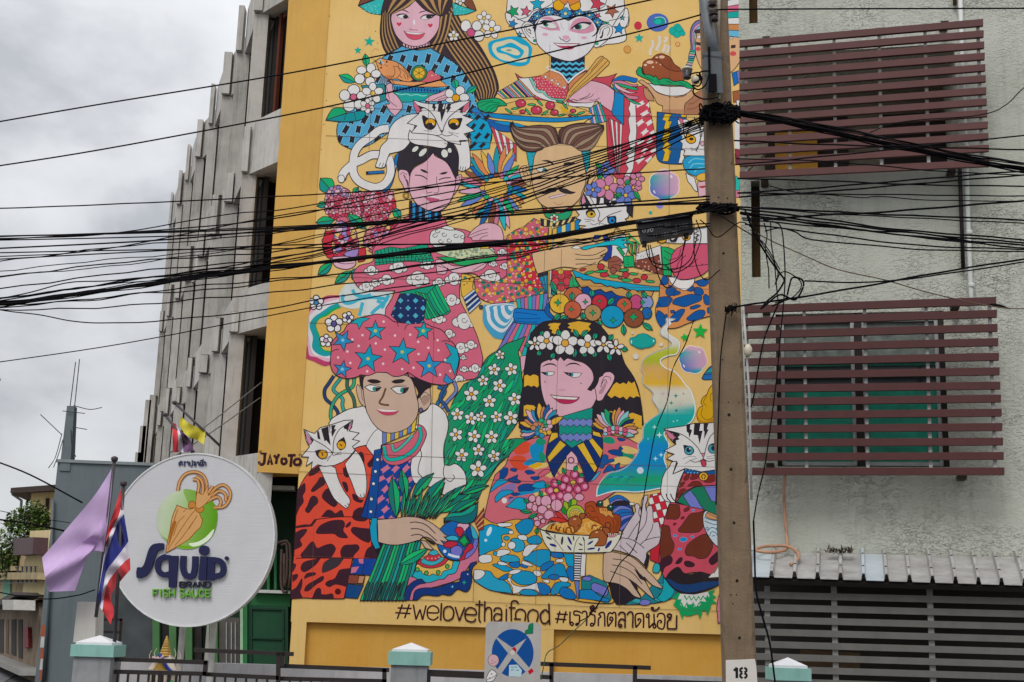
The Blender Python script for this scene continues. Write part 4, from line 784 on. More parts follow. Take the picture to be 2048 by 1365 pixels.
# scarf and collar
stripes(None, ((740, 470), (1060, 350), (740, 590), (1060, 470)), 6, [Yl, '#2a86c0', '#e3cf8a', '#2a86c0'], 1.3)
for i in range(11): F(['#2a2834', '#e0cd8a'][i % 2], '%d %d %d %d %d %d %d %d' % (600+i*38, 340+35*math.sin(i*.32)-i*1, 638+i*38, 340+35*math.sin((i+1)*.32)-i, 638+i*34, 430+20*math.sin((i+1)*.32)-i*4, 604+i*34, 430+20*math.sin(i*.32)-i*4), 1.0, 0)
F('#2fa070', '610 180! 660 240 760 280 880 270 980 200! 960 300 880 360 760 350 660 320', 1.3, 3)
for x, y in ((650, 240), (720, 265), (850, 255), (940, 230)): E('#c43f4c', x, y, 22, 22, .9)
C.flower(762, 345, 55, 6, '#cfd8c0', '#c43f4c', 0, 1.1, .4)
F(Tn, '520 0! 540 60 590 140 640 190 740 215 840 220 940 180 1010 110 1060 0!', 1.5)
G(980, 180)
F('#38a8b8', '430 735! 560 720! 520 1000! 485 1025! 460 900', 1.2, 0); dots(None, 450, 760, 520, 980, 26, 5, '#1c6a80', 3, .2); F('#38a8b8', '1060 740! 1190 715! 1180 900 1135 1025! 1080 900', 1.2, 0); dots(None, 1090, 760, 1170, 960, 26, 5, '#1c6a80', 4, .2)
F('#d8b287', '430 900! 380 910 350 950 370 1040 410 1100 470 1150! 490 1020', 1.4); Ls(1.2, '445 960 410 930 385 970 420 1040', '400 990 430 980 450 1010'); F('#d8b287', '1160 940! 1210 915 1260 930 1262 1010 1220 1080 1170 1160 1120 1200! 1130 1020', 1.4); Ls(1.2, '1150 1000 1180 960 1230 960 1240 1010', '1190 1060 1180 1010 1210 1000'); F('#241c24', '1135 1170 1150 1080 1175 1060 1160 1130', 0, 3)
F(Tn, '490 1025! 510 900 530 780 590 700 700 650 830 635 980 665 1080 730 1110 850 1140 1010! 1130 1120 1090 1220 1060 1300 940 1400 820 1420 680 1400 580 1330 520 1200', 1.4)
F('#5b4038', '270 380! 290 430 340 450 480 430 600 420! 740 440 790 490 825 640! 740 650 640 690! 600 720 500 740 400 720 330 660 270 560 235 450 240 400!', 1.6, 3)
F('#5b4038', '1345 420! 1250 420 1100 395 960 415 870 450 815 500 835 640! 960 660 1060 725! 1180 720 1250 630 1310 540 1350 470', 1.6, 3)
C.strands('245 400 250 470 290 560 400 620 560 640 640 690', '265 385 330 450 480 430 600 425 740 440 820 640', 6, ['#a08772', '#6f4d42'], 1.1); C.strands('250 480 290 600 380 700 500 735 600 700', '245 400 250 480 300 570 420 640 570 650 640 690', 3, ['#6f4d42', '#a08772'], 1.1)
C.strands('1345 420 1200 400 1000 415 880 460 840 560 840 640', '1350 440 1200 520 1080 560 1010 620 970 660', 5, ['#6f4d42', '#a08772'], 1.1); C.strands('1350 440 1200 520 1080 560 1010 620 970 665', '1350 470 1300 560 1230 680 1150 725 1060 725', 4, ['#6f4d42', '#a08772'], 1.1)
F('#2b2428', '600 845! 680 835 740 860 760 905! 700 865', 0, 3); F('#2b2428', '870 915! 880 870 960 860 1040 880! 960 890 900 905', 0, 3)
F(Wt, '540 935! 600 920 650 935 690 965! 640 985 580 970', 1.2); E('#2c8a8c', 645, 955, 26, 22, 0); E('#241c24', 662, 958, 18, 16, 0); L('880 980 940 965 1010 975', 2)
L('780 1125 800 1145 830 1130 860 1145 880 1120 860 1090', 1.2, '#8a6040')
F('#2b2428', '575 1215! 640 1210 680 1175 740 1165 790 1180 780 1210 700 1225 640 1240 600 1235', 0, 3); F('#2b2428', '1020 1215! 960 1205 900 1175 840 1172 815 1190 850 1220 930 1240 990 1235', 0, 3)
F('#dfc4d6', '695 1275! 720 1295! 905 1250! 890 1230!', .8, 0); L('760 1335 800 1365 850 1355 875 1340', 1.0, '#9a6a50')
G(980, 380)
F(Tn, '495 755! 700 700 800 650 880 600 1000 585 1100 590 1210 595! 1290 640 1250 680 1370 680 1435 720! 1300 790! 1390 790! 1300 850 1270 900 1220 945 1100 950 960 925 850 920 700 960 560 1000! 520 880', 1.5, 3)
Ls(1.4, '1010 765 1120 780 1250 770 1370 710', '1010 825 1150 830 1270 820 1385 785', '1015 885 1120 880 1190 890 1260 860', '960 690 1010 670 1090 690', '700 720 900 640 1150 600', '1100 600 1180 590 1280 650'); F(Wt, '960 690! 1030 665 1080 690! 1040 705 990 700', .8)
F('#2f2a3a', '565 1005! 690 960! 685 1010 570 1030!', 1.0, 0); stripes(None, ((580, 1040), (685, 1010), (650, 1220), (690, 1230)), 5, ['#2a86c0', '#3ab5c8'], 1.0)
D('painted_moustached_man', T)
# ---- flowers and cat at his shoulder
S(); G(980, 380); 
F(Wt, '1120 20! 1200 90 1500 100! 1640 160! 1700 200! 1660 240 1640 330! 1600 350! 1630 380 1500 440! 1300 470 1060 460! 1140 430! 1040 420! 1080 360! 1020 340! 1060 300! 1020 250! 1100 210 1060 160!', 1.5, 0)
for t in ('1070 140! 1110 30! 1210 200! 1170 190 1160 230 1120 195 1090 205!', '1260 80! 1310 85 1300 150! 1290 170 1260 190! 1265 130', '1350 90! 1400 80 1440 120 1410 150 1460 200 1400 200 1350 160!', '1460 130! 1510 130 1500 170 1450 190!', '1620 200! 1700 190! 1690 330! 1640 290 1620 260!'): F('#2b2630', t, .8, 0)
F('#cf8aa4', '1085 120 1110 50 1140 150 1090 180', .8, 0)
F('#2b2630', '1135 260! 1180 230 1230 240 1250 290 1220 330 1170 325 1140 300', 0, 3); E('#e0b640', 1198, 295, 52, 38, 1.2); E('#241c24', 1205, 290, 18, 18, 0); F('#222a44', '1385 320! 1490 310 1500 340 1500 400 1430 420 1395 390', 0, 0); E('#2f86c6', 1445, 365, 42, 42, 1.4); E('#241c24', 1450, 368, 16, 18, 0)
L('1160 40 1240 180 1300 280 1280 360', 1.4); L('1560 250 1400 310 1320 380', 1.4); F('#d9a5b8', '1280 360 1320 375 1300 400', 1.0, 0); Ls(1.0, '1120 350 1200 360 1240 375', '1130 380 1190 375', '1190 400 1230 420 1280 400 1300 420', '1310 400 1350 410 1400 420')
for x, y, r_ in ((1365, 955-1187, 115), (1385, 1165-1187, 150), (1220, 1190-1187, 95), (1600, 1130-1187, 110), (1700, 1160-1187, 100), (1610, 1255-1187, 130), (1745, 1060-1187, 90)):
    pnk = r_ in (150, 110, 100, 90); C.flower(x, y, r_, 5, '#cf86a6' if pnk else '#6c80c6', '#e0b55f', .3, 1.3, .2)
for t in ((1250, -320, 1330, -250), (1330, -200, 1280, -120), (1480, 50, 1520, 110), (1700, 10, 1785, 130), (1600, -60, 1670, -120), (1500, 90, 1560, 40)): C.leaf(*t, 28, '#1f9c5a', '#2fb068')
F('#2b2630', '1440 130 1500 140 1480 170 1430 160', .8, 0)
D('painted_shoulder_cat', T)
# ---- cyan fork hand, noodle bowl, vegetable dish
S(); G(980, 380)
F(Wt, '1420 560 1600 520 1640 700 1560 900 1440 880', 1.2, 0); F('#2d3f90', '1240 540 1330 540 1290 580 1220 590', 1.0, 0); F('#2d3f90', '1340 560 1390 540 1450 680 1440 790 1380 850 1330 830 1400 720', 1.0, 0); Ls(1.2, '1370 560 1600 540', '1440 600 1500 450 1600 540', '1500 460 1560 520 1620 480', '1420 540 1480 500')
F('#2fb8c6', '1080 700! 1120 670 1250 650 1350 620 1470 600 1500 570 1580 560 1670 570! 1620 590 1560 600 1700 620! 1740 630 1600 640 1590 660 1620 690! 1540 700 1500 660 1380 665 1250 680 1130 715', 1.5, 3)
for t in ((1640, 520, 1780, 650), (1600, 560, 1700, 660)): L([(t[0], t[1]), (t[2], t[3])], 3, '#2fae5a')
for k in range(6): E(['#2fae5a', '#d8b06a', '#2fae5a', '#d8b06a', '#2fae5a', '#d9a8a0'][k], 1640+k*22, 690+(k % 3)*12, 11, 70, 1.2, .1*(k-3), 10)
F('#2ba564', '1500 690! 1540 680! 1600 760! 1570 790!', 1.3, 0); F('#25b06c', '1580 790! 1700 785! 1715 915! 1590 920!', 1.5, 0); Ls(1.0, '1620 800 1650 800', '1620 830 1645 830', '1620 860 1648 860', '1620 890 1650 890')
F('#9a5a4a', '1400 850! 1450 800 1500 790 1570 850 1540 900 1560 960 1480 1000 1410 960', 1.2); Ls(1.3, '1410 860 1500 850 1560 830', '1430 910 1480 890 1540 900', '1440 950 1500 940', col='#5a2a2a')
F('#c9a06a', '960 960! 1300 880 1450 960 1780 1000 2000 1000 2060 1010! 2050 1190! 1700 1180 1300 1080', 1.0, 3)
rn = random.Random(20)
for x, y, rx, ry, c_ in ((1315, 915, 42, 38, 'r'), (1355, 1010, 52, 30, 'r'), (1610, 1010, 40, 38, 'r'), (1740, 1080, 50, 30, 'r'), (1180, 985, 60, 17, 'g'), (1320, 970, 80, 16, 'g'), (1475, 1030, 70, 20, 'g'), (1620, 1075, 62, 20, 'g'), (1590, 955, 55, 18, 'g'), (1100, 950, 40, 16, 'r'), (1460, 960, 40, 40, 'b'), (1700, 1000, 50, 16, 'g'), (1545, 1045, 26, 20, 'b'), (1830, 1040, 40, 34, 'r'), (1900, 1090, 55, 16, 'g')): E({'r': '#c4424e', 'g': '#38b068', 'b': '#9a5a4a'}[c_], x, y, rx, ry, 1.4, rn.uniform(-.35, .1), 12)
F('#22a5c8', '975 950! 1100 1000 1300 1060 1500 1090 1700 1120 1950 1150 2060 1150! 2040 1200! 1700 1200 1560 1160 1490 1170! 1420 1140! 1390 1150! 1310 1110! 1240 1110! 1190 1070! 1100 1070! 1070 1040 1020 1040! 1000 1010', 1.5, 0)
F('#c79a5e', '1010 1045! 1070 1045! 1100 1075! 1190 1075! 1240 1115! 1310 1115! 1390 1155! 1420 1145! 1490 1175! 1560 1165! 1650 1210! 1700 1180! 1780 1230! 1850 1200! 1940 1210! 1900 1300! 1600 1280! 1500 1250 1440 1200! 1370 1220! 1310 1180! 1220 1200! 1160 1150! 1080 1160!', 1.3, 0)
F('#1e4a94', '1080 1165! 1160 1155! 1220 1205! 1310 1185! 1370 1225! 1440 1205! 1500 1255 1600 1270! 1620 1290! 1480 1400 1300 1420 1160 1340!', 1.3, 0)
F('#2fae70', '930 1160! 970 1000! 1060 1150!', 1.2, 0); L('970 1010 990 1150', 1.0)
G(1220, 380)
F(Wt, '310 760! 600 660! 620 1000! 300 900!', 1.2, 0); F('#84483a', '300 840! 400 820 500 800 580 770! 625 1015! 480 970 290 920!', 1.2, 3); dots(None, 320, 850, 600, 960, 62, 11, '#cda59a', 3, .3); dots(None, 310, 770, 590, 810, 34, 5, '#3a2a28', 6, .4); F('#1fae68', '605 680! 680 685 770 720! 740 800 715 880 730 1020! 635 1020! 620 850', 1.5, 3); Ls(1.3, '640 720 700 760 740 770', '640 800 690 840 720 830', '635 900 670 930 715 950')
F(Wt, '560 480! 700 470 940 480 1180 440! 1180 640! 800 640 560 620!', 1.3, 0); Ls(1.2, '1010 470 1050 490 1000 520 1060 540 1000 570 1050 590 1000 620')
E('#e0a640', 615, 595, 55, 40, 1.5); E('#e0a640', 905, 560, 50, 44, 1.4); F('#241c24', '690 560 740 600 820 540 780 620 720 620', 0, 0)
F('#cf6079', '790 700! 900 640! 1180 645! 1180 935! 1100 1000 1000 1040 900 1060 830 1055 760 1010 720 930 715 850 740 760', 1.5, 4); Ls(1.4, '880 1060 890 980 950 900 1040 820', '960 1050 1020 960 1100 880', '800 1030 790 950 820 850 900 780', '840 700 810 800 720 830', col='#5a1c30')
F(Wt, '690 1035! 760 1030 830 1060 920 1060 1005 1045! 990 1110 930 1170 880 1190 800 1160 730 1110', 1.4); Ls(1.1, '880 1070 880 1180', '820 1130 840 1180', '940 1120 920 1170', '900 1150 905 1185')
D('painted_food_and_dragon', T)
# blue blotched coat (right, behind the pole)
S(); G(1220, 580)
ct = F('#d9935f', '630 -170! 700 -150 760 -100 880 -10 990 -90 1180 -150! 1200 310! 1050 350 900 410 800 450 700 460 600 440! 550 350 540 220 580 100 590 -60', 1.5, 3); C.level([C.px(p) for p in ((540, -170), (1200, -170), (1200, 460), (540, 460))], [(0, 1, 2, 3)], 0)
blotch(ct, [(640, -110, 60, 60, 0), (640, 145, 90, 60, -.3), (720, 20, 70, 60, .8), (920, 120, 160, 70, -.25), (790, 40, 40, 26, 0), (1050, 20, 60, 40, .3), (1150, 120, 50, 60, 0), (1010, 205, 70, 22, -.2), (740, 260, 28, 20, 0), (800, 310, 110, 50, -.7), (600, 340, 55, 95, -.2), (660, 315, 22, 24, .5), (1020, 310, 110, 55, -.3), (940, -20, 70, 40, .2), (1100, -90, 90, 50, 0), (860, -110, 0.1, .1, 0), (1180, 250, 30, 40, 0), (780, -60, 26, 22, 0), (1000, -110, 50, 30, 0), (560, 180, 30, 30, 0)], '#1f5a9e', 1.2)
F('#eae4e0', '690 -150! 760 -145! 830 -115 920 -115 1005 -130! 990 -70 930 -10 880 10 800 -20 730 -70', 1.3, 4); F('#cf6079', '730 -250! 1180 -300! 1180 -245! 1100 -180 1000 -140 900 -120 830 -125 760 -170', 1.3, 3)
D('painted_blotched_coat', T)

# ---- bouquet of red and pink mosaic blossoms on the left
S(); G(560, 380)
for a, b, c_, d, e_ in ((480, -135, 640, 40, 95), (870, 50, 930, -30, 35), (440, 195, 560, 160, 40), (425, 390, 650, 360, 60), (1430, 340, 1340, 210, 50)): C.leaf(a, b, c_, d, e_, '#1c9488', '#27ab6e', 1.5)
def cluster(x, y, r_, pal, seed, ry=1.):
    rn = random.Random(seed); n = 44; P = []
    for i in range(n): q = math.sqrt((i+.5)/n); a = i*2.4; P.append((x+r_*q*math.cos(a), y+r_*q*ry*math.sin(a)))
    base = F(rn.choice(pal), [(x+r_*(1.06+.05*math.sin(7*t))*math.cos(t), y+r_*ry*(1.06+.05*math.sin(7*t))*math.sin(t)) for t in [2*math.pi*i/28 for i in range(28)]], 1.6, 0)
    for px, py in P[::-1]:
        s = r_*.155*rn.uniform(.8, 1.35); F(rn.choice(pal), [(px+s*rn.uniform(.75, 1.15)*math.cos(t), py+s*rn.uniform(.75, 1.15)*math.sin(t)) for t in [2*math.pi*i/7+.2 for i in range(7)]], 1.1, 3)
pr = ['#cf6a80', '#d98a9c', '#dfb4c0', '#c8455a', '#d88a92', '#cf6a80']
cluster(690, 110, 150, ['#8f7fb8', '#d9a8ba', '#a890c4', '#cf7f90', '#dfb4c4'], 1); cluster(690, 210, 150, pr, 2, .9); cluster(950, 170, 130, pr, 3, 1.1); cluster(1180, 150, 180, pr+['#c9404e'], 4, .95); cluster(1130, 300, 150, pr, 5, .6); F('#cf6a80', '670 340! 780 320 830 400! 700 430', 1.2, 3)
cluster(720, 620, 200, ['#c43f52', '#c8455a', '#d9a8ba', '#a18ac6', '#cf6a80', '#e0b878', '#dfb4c0'], 6, 1.15)
for t in ('540 500! 600 490 640 540 610 640 620 720 640 810 560 800 520 700 505 620', '930 700! 1010 690 1010 830 930 860!'): F('#c9404e', t, 1.5)
F('#a18ac6', '760 760 840 720 930 700 910 790 830 810', 1.3); F('#dfb4c4', '620 800! 760 790 900 810! 890 900 800 945 700 930 640 890', 1.6, 4); Ls(1.2, '640 850 760 880 880 870')
cluster(1180, 580, 180, pr+['#a18ac6', '#c43f52'], 7, .8); cluster(1420, 540, 190, ['#c43f52', '#cf5a6a', '#d9a8ba', '#a18ac6', '#e0b878'], 8, .85); F('#cf6a80', '1040 720! 1250 700! 1230 760 1120 760', 1.2, 3); F('#cf6a80', '1370 680! 1600 640! 1560 710 1430 740', 1.2, 3)
for a, b, c_, d, e_ in ((800, 290, 1030, 470, 60), (450, 1010, 620, 870, 55), (650, 1110, 850, 960, 52)): C.leaf(a, b, c_, d, e_, '#1c9488', '#27ab6e', 1.6)
F('#1f9488', '850 970 880 940 950 950 990 1010 970 1070 900 1080 850 1050', 1.5); L('930 950 905 990 925 1025 965 1010', 1.3)
D('painted_mosaic_bouquet', T)
# ---- smiling woman in a rose coat with white clouds
S(); G(560, 580)
ag = F('#cfd5d2', '700 60! 760 -40 860 -80 1340 20! 1240 310! 1050 300 930 320 960 220 860 230 740 200 690 130', 0, 3)
F('#b8496c', '700 65! 560 70 470 120 330 230 260 330 230 430 260 560 300 700 310 810 400 850 520 905 600 890! 600 720! 720 200!', .0, 4)
F('#dfb0c0', '700 95! 560 110 400 210 300 330 270 430 290 560 330 680 350 780 430 800 540 850 600 850! 620 700! 720 200!', 0, 4); F('#d8d8da', '700 110! 560 150 450 220 340 320 310 430 340 560 360 680 400 770 470 790 600 820! 640 700! 720 200!', 0, 4)
F('#2a9aa0', '690 160! 600 190 500 260 400 330 350 430 390 560 380 680 430 750 520 790 610 780! 700 700! 720 200!', 0, 4); F('#23a050', '710 200! 620 230 540 290 460 340 420 430 460 560 470 680 540 735 610 745! 700 700! 730 210!', 0, 4); F('#dcb066', '735 210! 640 250 560 310 470 350 430 430 470 540 480 640 520 710 620 730! 800 500! 960 260! 950 215 860 235', 0, 4)
Ls(7, '760 60 740 110 780 160 860 150 950 110 1100 90 1250 110', '860 0 900 60 1000 80 1080 60', '980 150 960 240 940 310', '1290 60 1250 140 1180 200 1130 240 1080 290', '1150 130 1230 170 1200 220', col='#4fb0c8')
D('painted_rainbow_agate', T)
S(); C.flower(430, 155, 88, 5, '#e2dfe2', '#3e88b8', 0, 2.2, .33, 1.15); C.flower(640, 405, 105, 5, '#e2dfe2', '#5c5a9a', 0, 2.2, .33, 1.2); C.flower(805, 330, 70, 5, '#e2dfe2', '#5c5a9a', .3, 2.0, .33, 1.2); C.flower(545, 605, 76, 5, '#e2dfe2', '#c9a8b8', .1, 2.0, .36, 1.2); D('painted_flower', T)
S(); G(780, 380)

co = F('#d26d84', '180 330! 300 300 520 290 650 330! 700 440 900 480 1000 540! 1250 570! 1390 600! 1385 980 1370 1030 1300 1070 1240 1085 1100 1060 1010 1000! 870 990! 830 1100 830 1300 900 1450 1020 1700 1080 1900 1100 2050 1030 2240! 900 2260 600 2300 300 2300 100 2000! -60 1500 20 1300 60 1200! -300 1200 -420 1100 -440 1000 -360 900 -200 850 -200 700 0 500', 1.6, 3)
for x, y, s in ((100, 920, 1.0), (440, 890, .8), (330, 1060, 1.25), (-40, 1070, .85), (-220, 960, .8), (580, 1100, .7), (760, 1060, 1.0), (680, 550, 1.6), (1330, 740, .55), (1225, 880, .5), (1360, 910, .55), (1190, 1030, 1.1), (730, 1310, .95), (580, 1530, .8), (880, 1560, 1.3), (700, 1710, .7), (840, 1880, .9), (960, 1840, .7), (1010, 2120, .7), (880, 2130, .5), (820, 2260, .8), (870, 1990, .4), (-280, 1150, .8), (-180, 1110, .6), (1200, 720, .4)):
    for dx, dy, r_ in ((-60, 10, 52), (60, 15, 50), (0, -20, 66), (0, 30, 55)): E(Wt, x+dx*s, y+dy*s, r_*s, r_*s*.85, 1.4, 0, 14, None, co)
    F(Wt, [(x-60*s, y+20*s), (x, y-40*s), (x+60*s, y+20*s), (x, y+50*s)], 0, 3, None, co)
    L([(x+s*30*math.cos(t)*(1-t/9), y-10*s+s*30*math.sin(t)*(1-t/9)) for t in [k*.7 for k in range(9)]], 1.1, None, 3, 0, co)
F('#cf6f84', '200 320! 230 290! 230 370! 180 360!', 1.0, 0)
G(780, 380)
stem = F('#1f9a78', '-180 730! 0 680! 150 700! 440 640! 520 850! 400 860 200 850 -180 900!', 1.3, 0); 
for i in range(15): L('%d 690 %d 890' % (-160+i*46, -120+i*42), 1.3, None, 1, 0, stem)
for i in range(3): L('-180 %d 200 %d 520 %d' % (780+i*42, 760+i*42, 735+i*40), 1.3, None, 3, 0, stem)
for i in range(12): F('#37b878', '%d 770 %d 768 %d 800 %d 802' % (-120+i*50, -98+i*50, -98+i*50, -120+i*50), .6, 0, None, stem)
F('#1f9a78', '100 1220! 560 1120! 700 1400 720 1440! 680 1480 600 1500 560 1510! 460 1540 420 1530! 300 1300!', 1.4, 2); C.strands('440 1240 520 1400 600 1500', '560 1120 650 1300 715 1430', 4, ['#1f9a78', '#2bb574'], 1.3); C.strands('300 1210 400 1400 460 1540', '440 1240 520 1400 590 1500', 4, ['#2bb574', '#1f8a6a'], 1.3)
D('painted_rose_coat', T)
S(); G(780, 380)
F('#2a2430', '230 130! 260 130 260 340 225 350!', 1.0, 0); stripes(None, ((265, 160), (610, 160), (265, 390), (600, 370)), 9, ['#3a8fc6', '#1a2442', '#3a8fc6', '#1a2442', '#7ab0d4'], 1.0)
E(Yl, 190, 70, 36, 36, 1.6, 0, 14); E('#d8b060', 190, 70, 22, 22, 1.0)
G(780, 180)
F('#2b2630', '90 960! 85 820 110 720 200 640 250 620! 400 680 640 690 690 620! 740 640 800 760 810 900 800 1040 770 1060! 760 1000 700 880 600 810 540 770 515 740! 480 780 400 850 300 900 250 960 235 1040!', 1.5, 3)
for x, y, a, b, r_ in ((300, 705, 48, 28, -.7), (390, 745, 65, 32, -.8), (648, 758, 42, 52, -.2), (708, 722, 26, 32, -.2)): E('#d8dad0', x, y, a, b, 1.1, r_)
F('#2d6fa8', '60 780! 110 750! 80 900 60 1000 20 1130 -50 1210 -130 1200! -60 1100 20 960', 1.3, 3); F('#6fb0d8', '50 890 85 900 60 960 30 960', .8, 0)
F(Pk, '235 1040! 210 970 160 950 110 955 100 1000 110 1060 150 1130 180 1210 220 1220!', 1.4, 3); Ls(1.0, '200 1010 150 985 125 1010', '190 1050 160 1010 200 1100', '205 1090 215 1130 200 1170'); F('#4a3a44', '190 1060 215 1090 210 1140 200 1120', 0, 3)
F(Pk, '790 1030! 840 1005 850 1040 830 1120 780 1220 740 1260!', 1.3, 3); L('790 1060 830 1030 820 1080', 1.0)
F(Pk, '515 745! 540 790 640 840 700 900 755 1010 780 1060! 775 1150 750 1250 700 1350 640 1410 560 1445 480 1440 400 1410 320 1360 250 1260 225 1150 235 1040! 250 980 300 920 420 850', 1.6, 4)

F('#2b2028', '358 942! 400 950 440 970 460 992! 410 985 370 962', 0, 3); F('#2b2028', '582 1003! 630 980 690 975! 660 1000 620 1008', 0, 3); Ls(2.0, '295 1015 360 1020 410 1040 445 1068', '580 1070 640 1050 720 1045')
Ls(1.1, '555 1030 555 1110 580 1190 560 1225 520 1225', '430 1200 450 1225 500 1215'); L('375 1245 460 1260 600 1285', 1.6, '#e9e0e4'); F('#c45a7c', '405 1275! 470 1285 520 1290 585 1305! 550 1330 480 1330', .8, 3, '#8a3a50')
D('painted_smiling_woman', T)
# hands of the woman with noodle dish
S(); G(780, 380)
F(Pk, '920 560! 980 480 1080 410 1160 395 1260 410 1320 460 1350 560! 1345 600! 1150 600 980 605! 960 570', 1.5, 3); Ls(1.1, '940 545 1060 490 1160 465', '950 575 1060 530 1160 510', '1060 600 1100 560 1160 545')
F('#d8d8d4', '470 560! 500 490 600 460 700 480 800 480 880 520 880 580 860 640 700 660 560 690 480 640', 1.5, 3)
for x, y in ((530, 540), (640, 530), (780, 545), (860, 560), (600, 610), (700, 600), (560, 490)): L([(x+34*math.cos(t)*(1-t/9), y+30*math.sin(t)*(1-t/9)) for t in [k*.7 for k in range(9)]], 1.2)
F('#c9d0a8', '530 740! 640 700 850 660 1180 640! 1180 700 1280 780! 1100 800 900 830 700 800', 1.2, 2); dots(None, 700, 700, 1150, 790, 50, 14, '#8fb8a0', 3, .4, .6); dots(None, 740, 690, 1130, 780, 62, 9, '#c07a5a', 4, .4); F(Yl, '1060 640 1190 630 1170 700 1080 700', 1.0, 0)
F('#2fa560', '550 800! 700 800 850 830 1000 830 1290 790! 1200 860 1000 890 850 900 700 860', 1.4, 3)
F(Pk, '535 840! 600 830 680 870 760 905 900 900 1040 870 1160 870! 1100 940 1000 975 860 990 740 980 680 930! 660 1000 560 1000!', 1.4, 3); Ls(1.1, '560 860 640 910 700 960', '540 900 660 930', '980 960 1080 900 1150 870')
F(Yl, '850 1000! 930 1010 1000 1040! 980 1150 1000 1200! 870 1280 840 1150', 1.2, 3); E('#2a8a80', 890, 1045, 18, 16, .6); E('#4a3a2a', 945, 1068, 12, 10, 0); E('#4a3a2a', 880, 1130, 9, 9, 0); E('#4a3a2a', 915, 1112, 8, 8, 0)
stripes(None, ((870, 1280), (940, 1470), (1000, 1180), (1080, 1340)), 7, ['#cdd6e4', '#1f4a94', '#cdd6e4', '#14305e'], 1.1)
D('painted_hands_with_dish', T)
# ---- white cat lying on her head
S(); G(560, 180)
tail = '1290 460 1180 480 1080 560 960 640 890 740 870 850 870 980 930 1080 1040 1140 1150 1160 1250 1110 1310 1000 1310 890 1290 800'
L(tail, 17.5, None, 5); L('1180 770 1080 775 970 830 880 870 820 920 760 980 730 1060', 17.5, None, 5); L('1180 772 1080 777 975 832 885 870 820 920 760 980 728 1050', 14.8, Wt, 5); L(tail, 14.8, Wt, 5); E(Wt, 728, 1058, 40, 46, 1.3)

L('1020 990 1240 975', 6.5); L('1050 988 1235 975', 4.2, '#2f74b8')
G(780, 180)
F(Wt, '340 285! 200 300 80 360 10 440 -20 530 -35 600! -110 680 -130 780 -170 900 -160 920 -100 930 -60 915! -40 850 -10 770 0 760! 150 720 230 640!', 1.6, 3); Ls(1.2, '-110 865 -130 910', '-75 870 -95 925', '-50 880 -60 910')
F(Wt, '750 640! 930 600! 950 750 955 870 940 930 860 970 830 960 810 950! 815 800 790 700', 1.5, 3); Ls(1.2, '840 910 830 950', '870 915 855 965', '900 915 890 960')
F(Wt, '275 125! 400 160 500 170! 720 170! 830 140 955 130! 945 220 910 290 870 310! 1000 355! 905 420! 1005 490! 880 525! 940 600! 825 605! 840 655! 765 640! 690 620 600 640 400 640! 250 510! 320 430! 205 400! 345 285! 290 200', 1.6, 0)
F('#cf7088', '275 130! 330 190 370 250 320 285! 285 200', 1.0, 3); F('#2b2630', '330 190! 420 215! 370 230! 380 260! 350 255 330 290! 370 250', .6, 0); F('#cf7088', '950 135! 880 190 850 250 880 270! 930 220', 1.0, 3); F('#2b2630', '880 190! 810 240! 840 250 830 270 860 280 870 310! 855 260', .6, 0)
Ls(1.6, '330 190 450 240 530 330 570 420 600 480', '880 190 780 260 700 330 650 420 630 480')
for t in ('510 170! 540 165 530 200 550 205 520 260! 515 220 500 215!', '580 165! 640 165 620 230 660 235 610 380! 595 265 565 260!', '690 165! 730 165 710 205 725 210 680 280! 680 235 660 230!', '655 165! 665 165 650 240 640 240'): F('#26202a', t, .5, 0)
for x0, c_ in ((480, 1), (760, -1)):
    F('#26202a', [(x0-95*c_, 305+35*(c_ < 0)), (x0-20*c_, 345), (x0+50*c_, 355), (x0+70*c_, 400), (x0+50*c_, 450), (x0, 478), (x0-60*c_, 450), (x0-85*c_, 390)], .8, 3); E('#e0a838', x0, 395, 62, 52, 1.4); E('#26202a', x0-10, 430, 46, 38, 0); E('#e9e4d8', x0+30, 408, 9, 9, 0)
F('#8a4a54', '595 485! 635 485! 615 515!', 1.0, 0); Ls(1.3, '615 515 610 530 560 545 470 530', '615 530 660 550 730 540 740 520'); Ls(.7, '400 485 500 495', '410 580 470 540', '690 500 820 525', '700 510 810 560', '260 520 400 520'); dots(None, 520, 490, 560, 520, 22, 3.5, '#26202a', 1, .2)
F(Wt, '235 480! 220 540 225 600 300 650 450 670 600 695 660 690 685 650 680 620 640 590 560 550 460 530 260 515!', 1.6, 3); Ls(1.2, '635 590 680 620', '640 630 680 650')
D('painted_white_cat', T)
# ---- lower half: ripple, sash, fruit row
G(780, 580); S()
F('#4f9fc4', '1110 180! 1470 150! 1490 380! 1340 590! 1240 570 1170 500 1110 400 1100 300', 0, 3); 
for i, s in enumerate((.88, .76, .64, .52, .4, .28, .16)): F([ '#d6dade', '#4f9fc4'][i % 2], [(1460+(x-1460)*s, 200+(y-200)*s+(10*math.sin(k+i))) for k, (x, y) in enumerate(((1115, 180), (1470, 160), (1470, 330), (1400, 480), (1310, 560), (1200, 510), (1120, 400), (1105, 280)))], 0, 3)
E('#3a4a5a', 1080, 208, 24, 24, 1.2); D('painted_ripple', T)
S(); G(980, 580)
tr = F('#7b7bc0', '320 400! 690 390! 700 420! 620 800! 380 780! 340 660 200 660 70 740! 130 640 220 450 285 380!', 1.3, 0)
stripes(tr, ((280, 390), (690, 390), (60, 760), (620, 800)), 9, ['#7b7bc0', '#cf6f88', '#2ab0b0', '#7b7bc0', '#cf6f88', '#2ab0b0'], 1.2)
stripes(None, ((310, 110), (690, 40), (330, 235), (660, 240)), 8, ['#2ab0b0', '#7b7bc0', '#cf6f88'], 1.1)
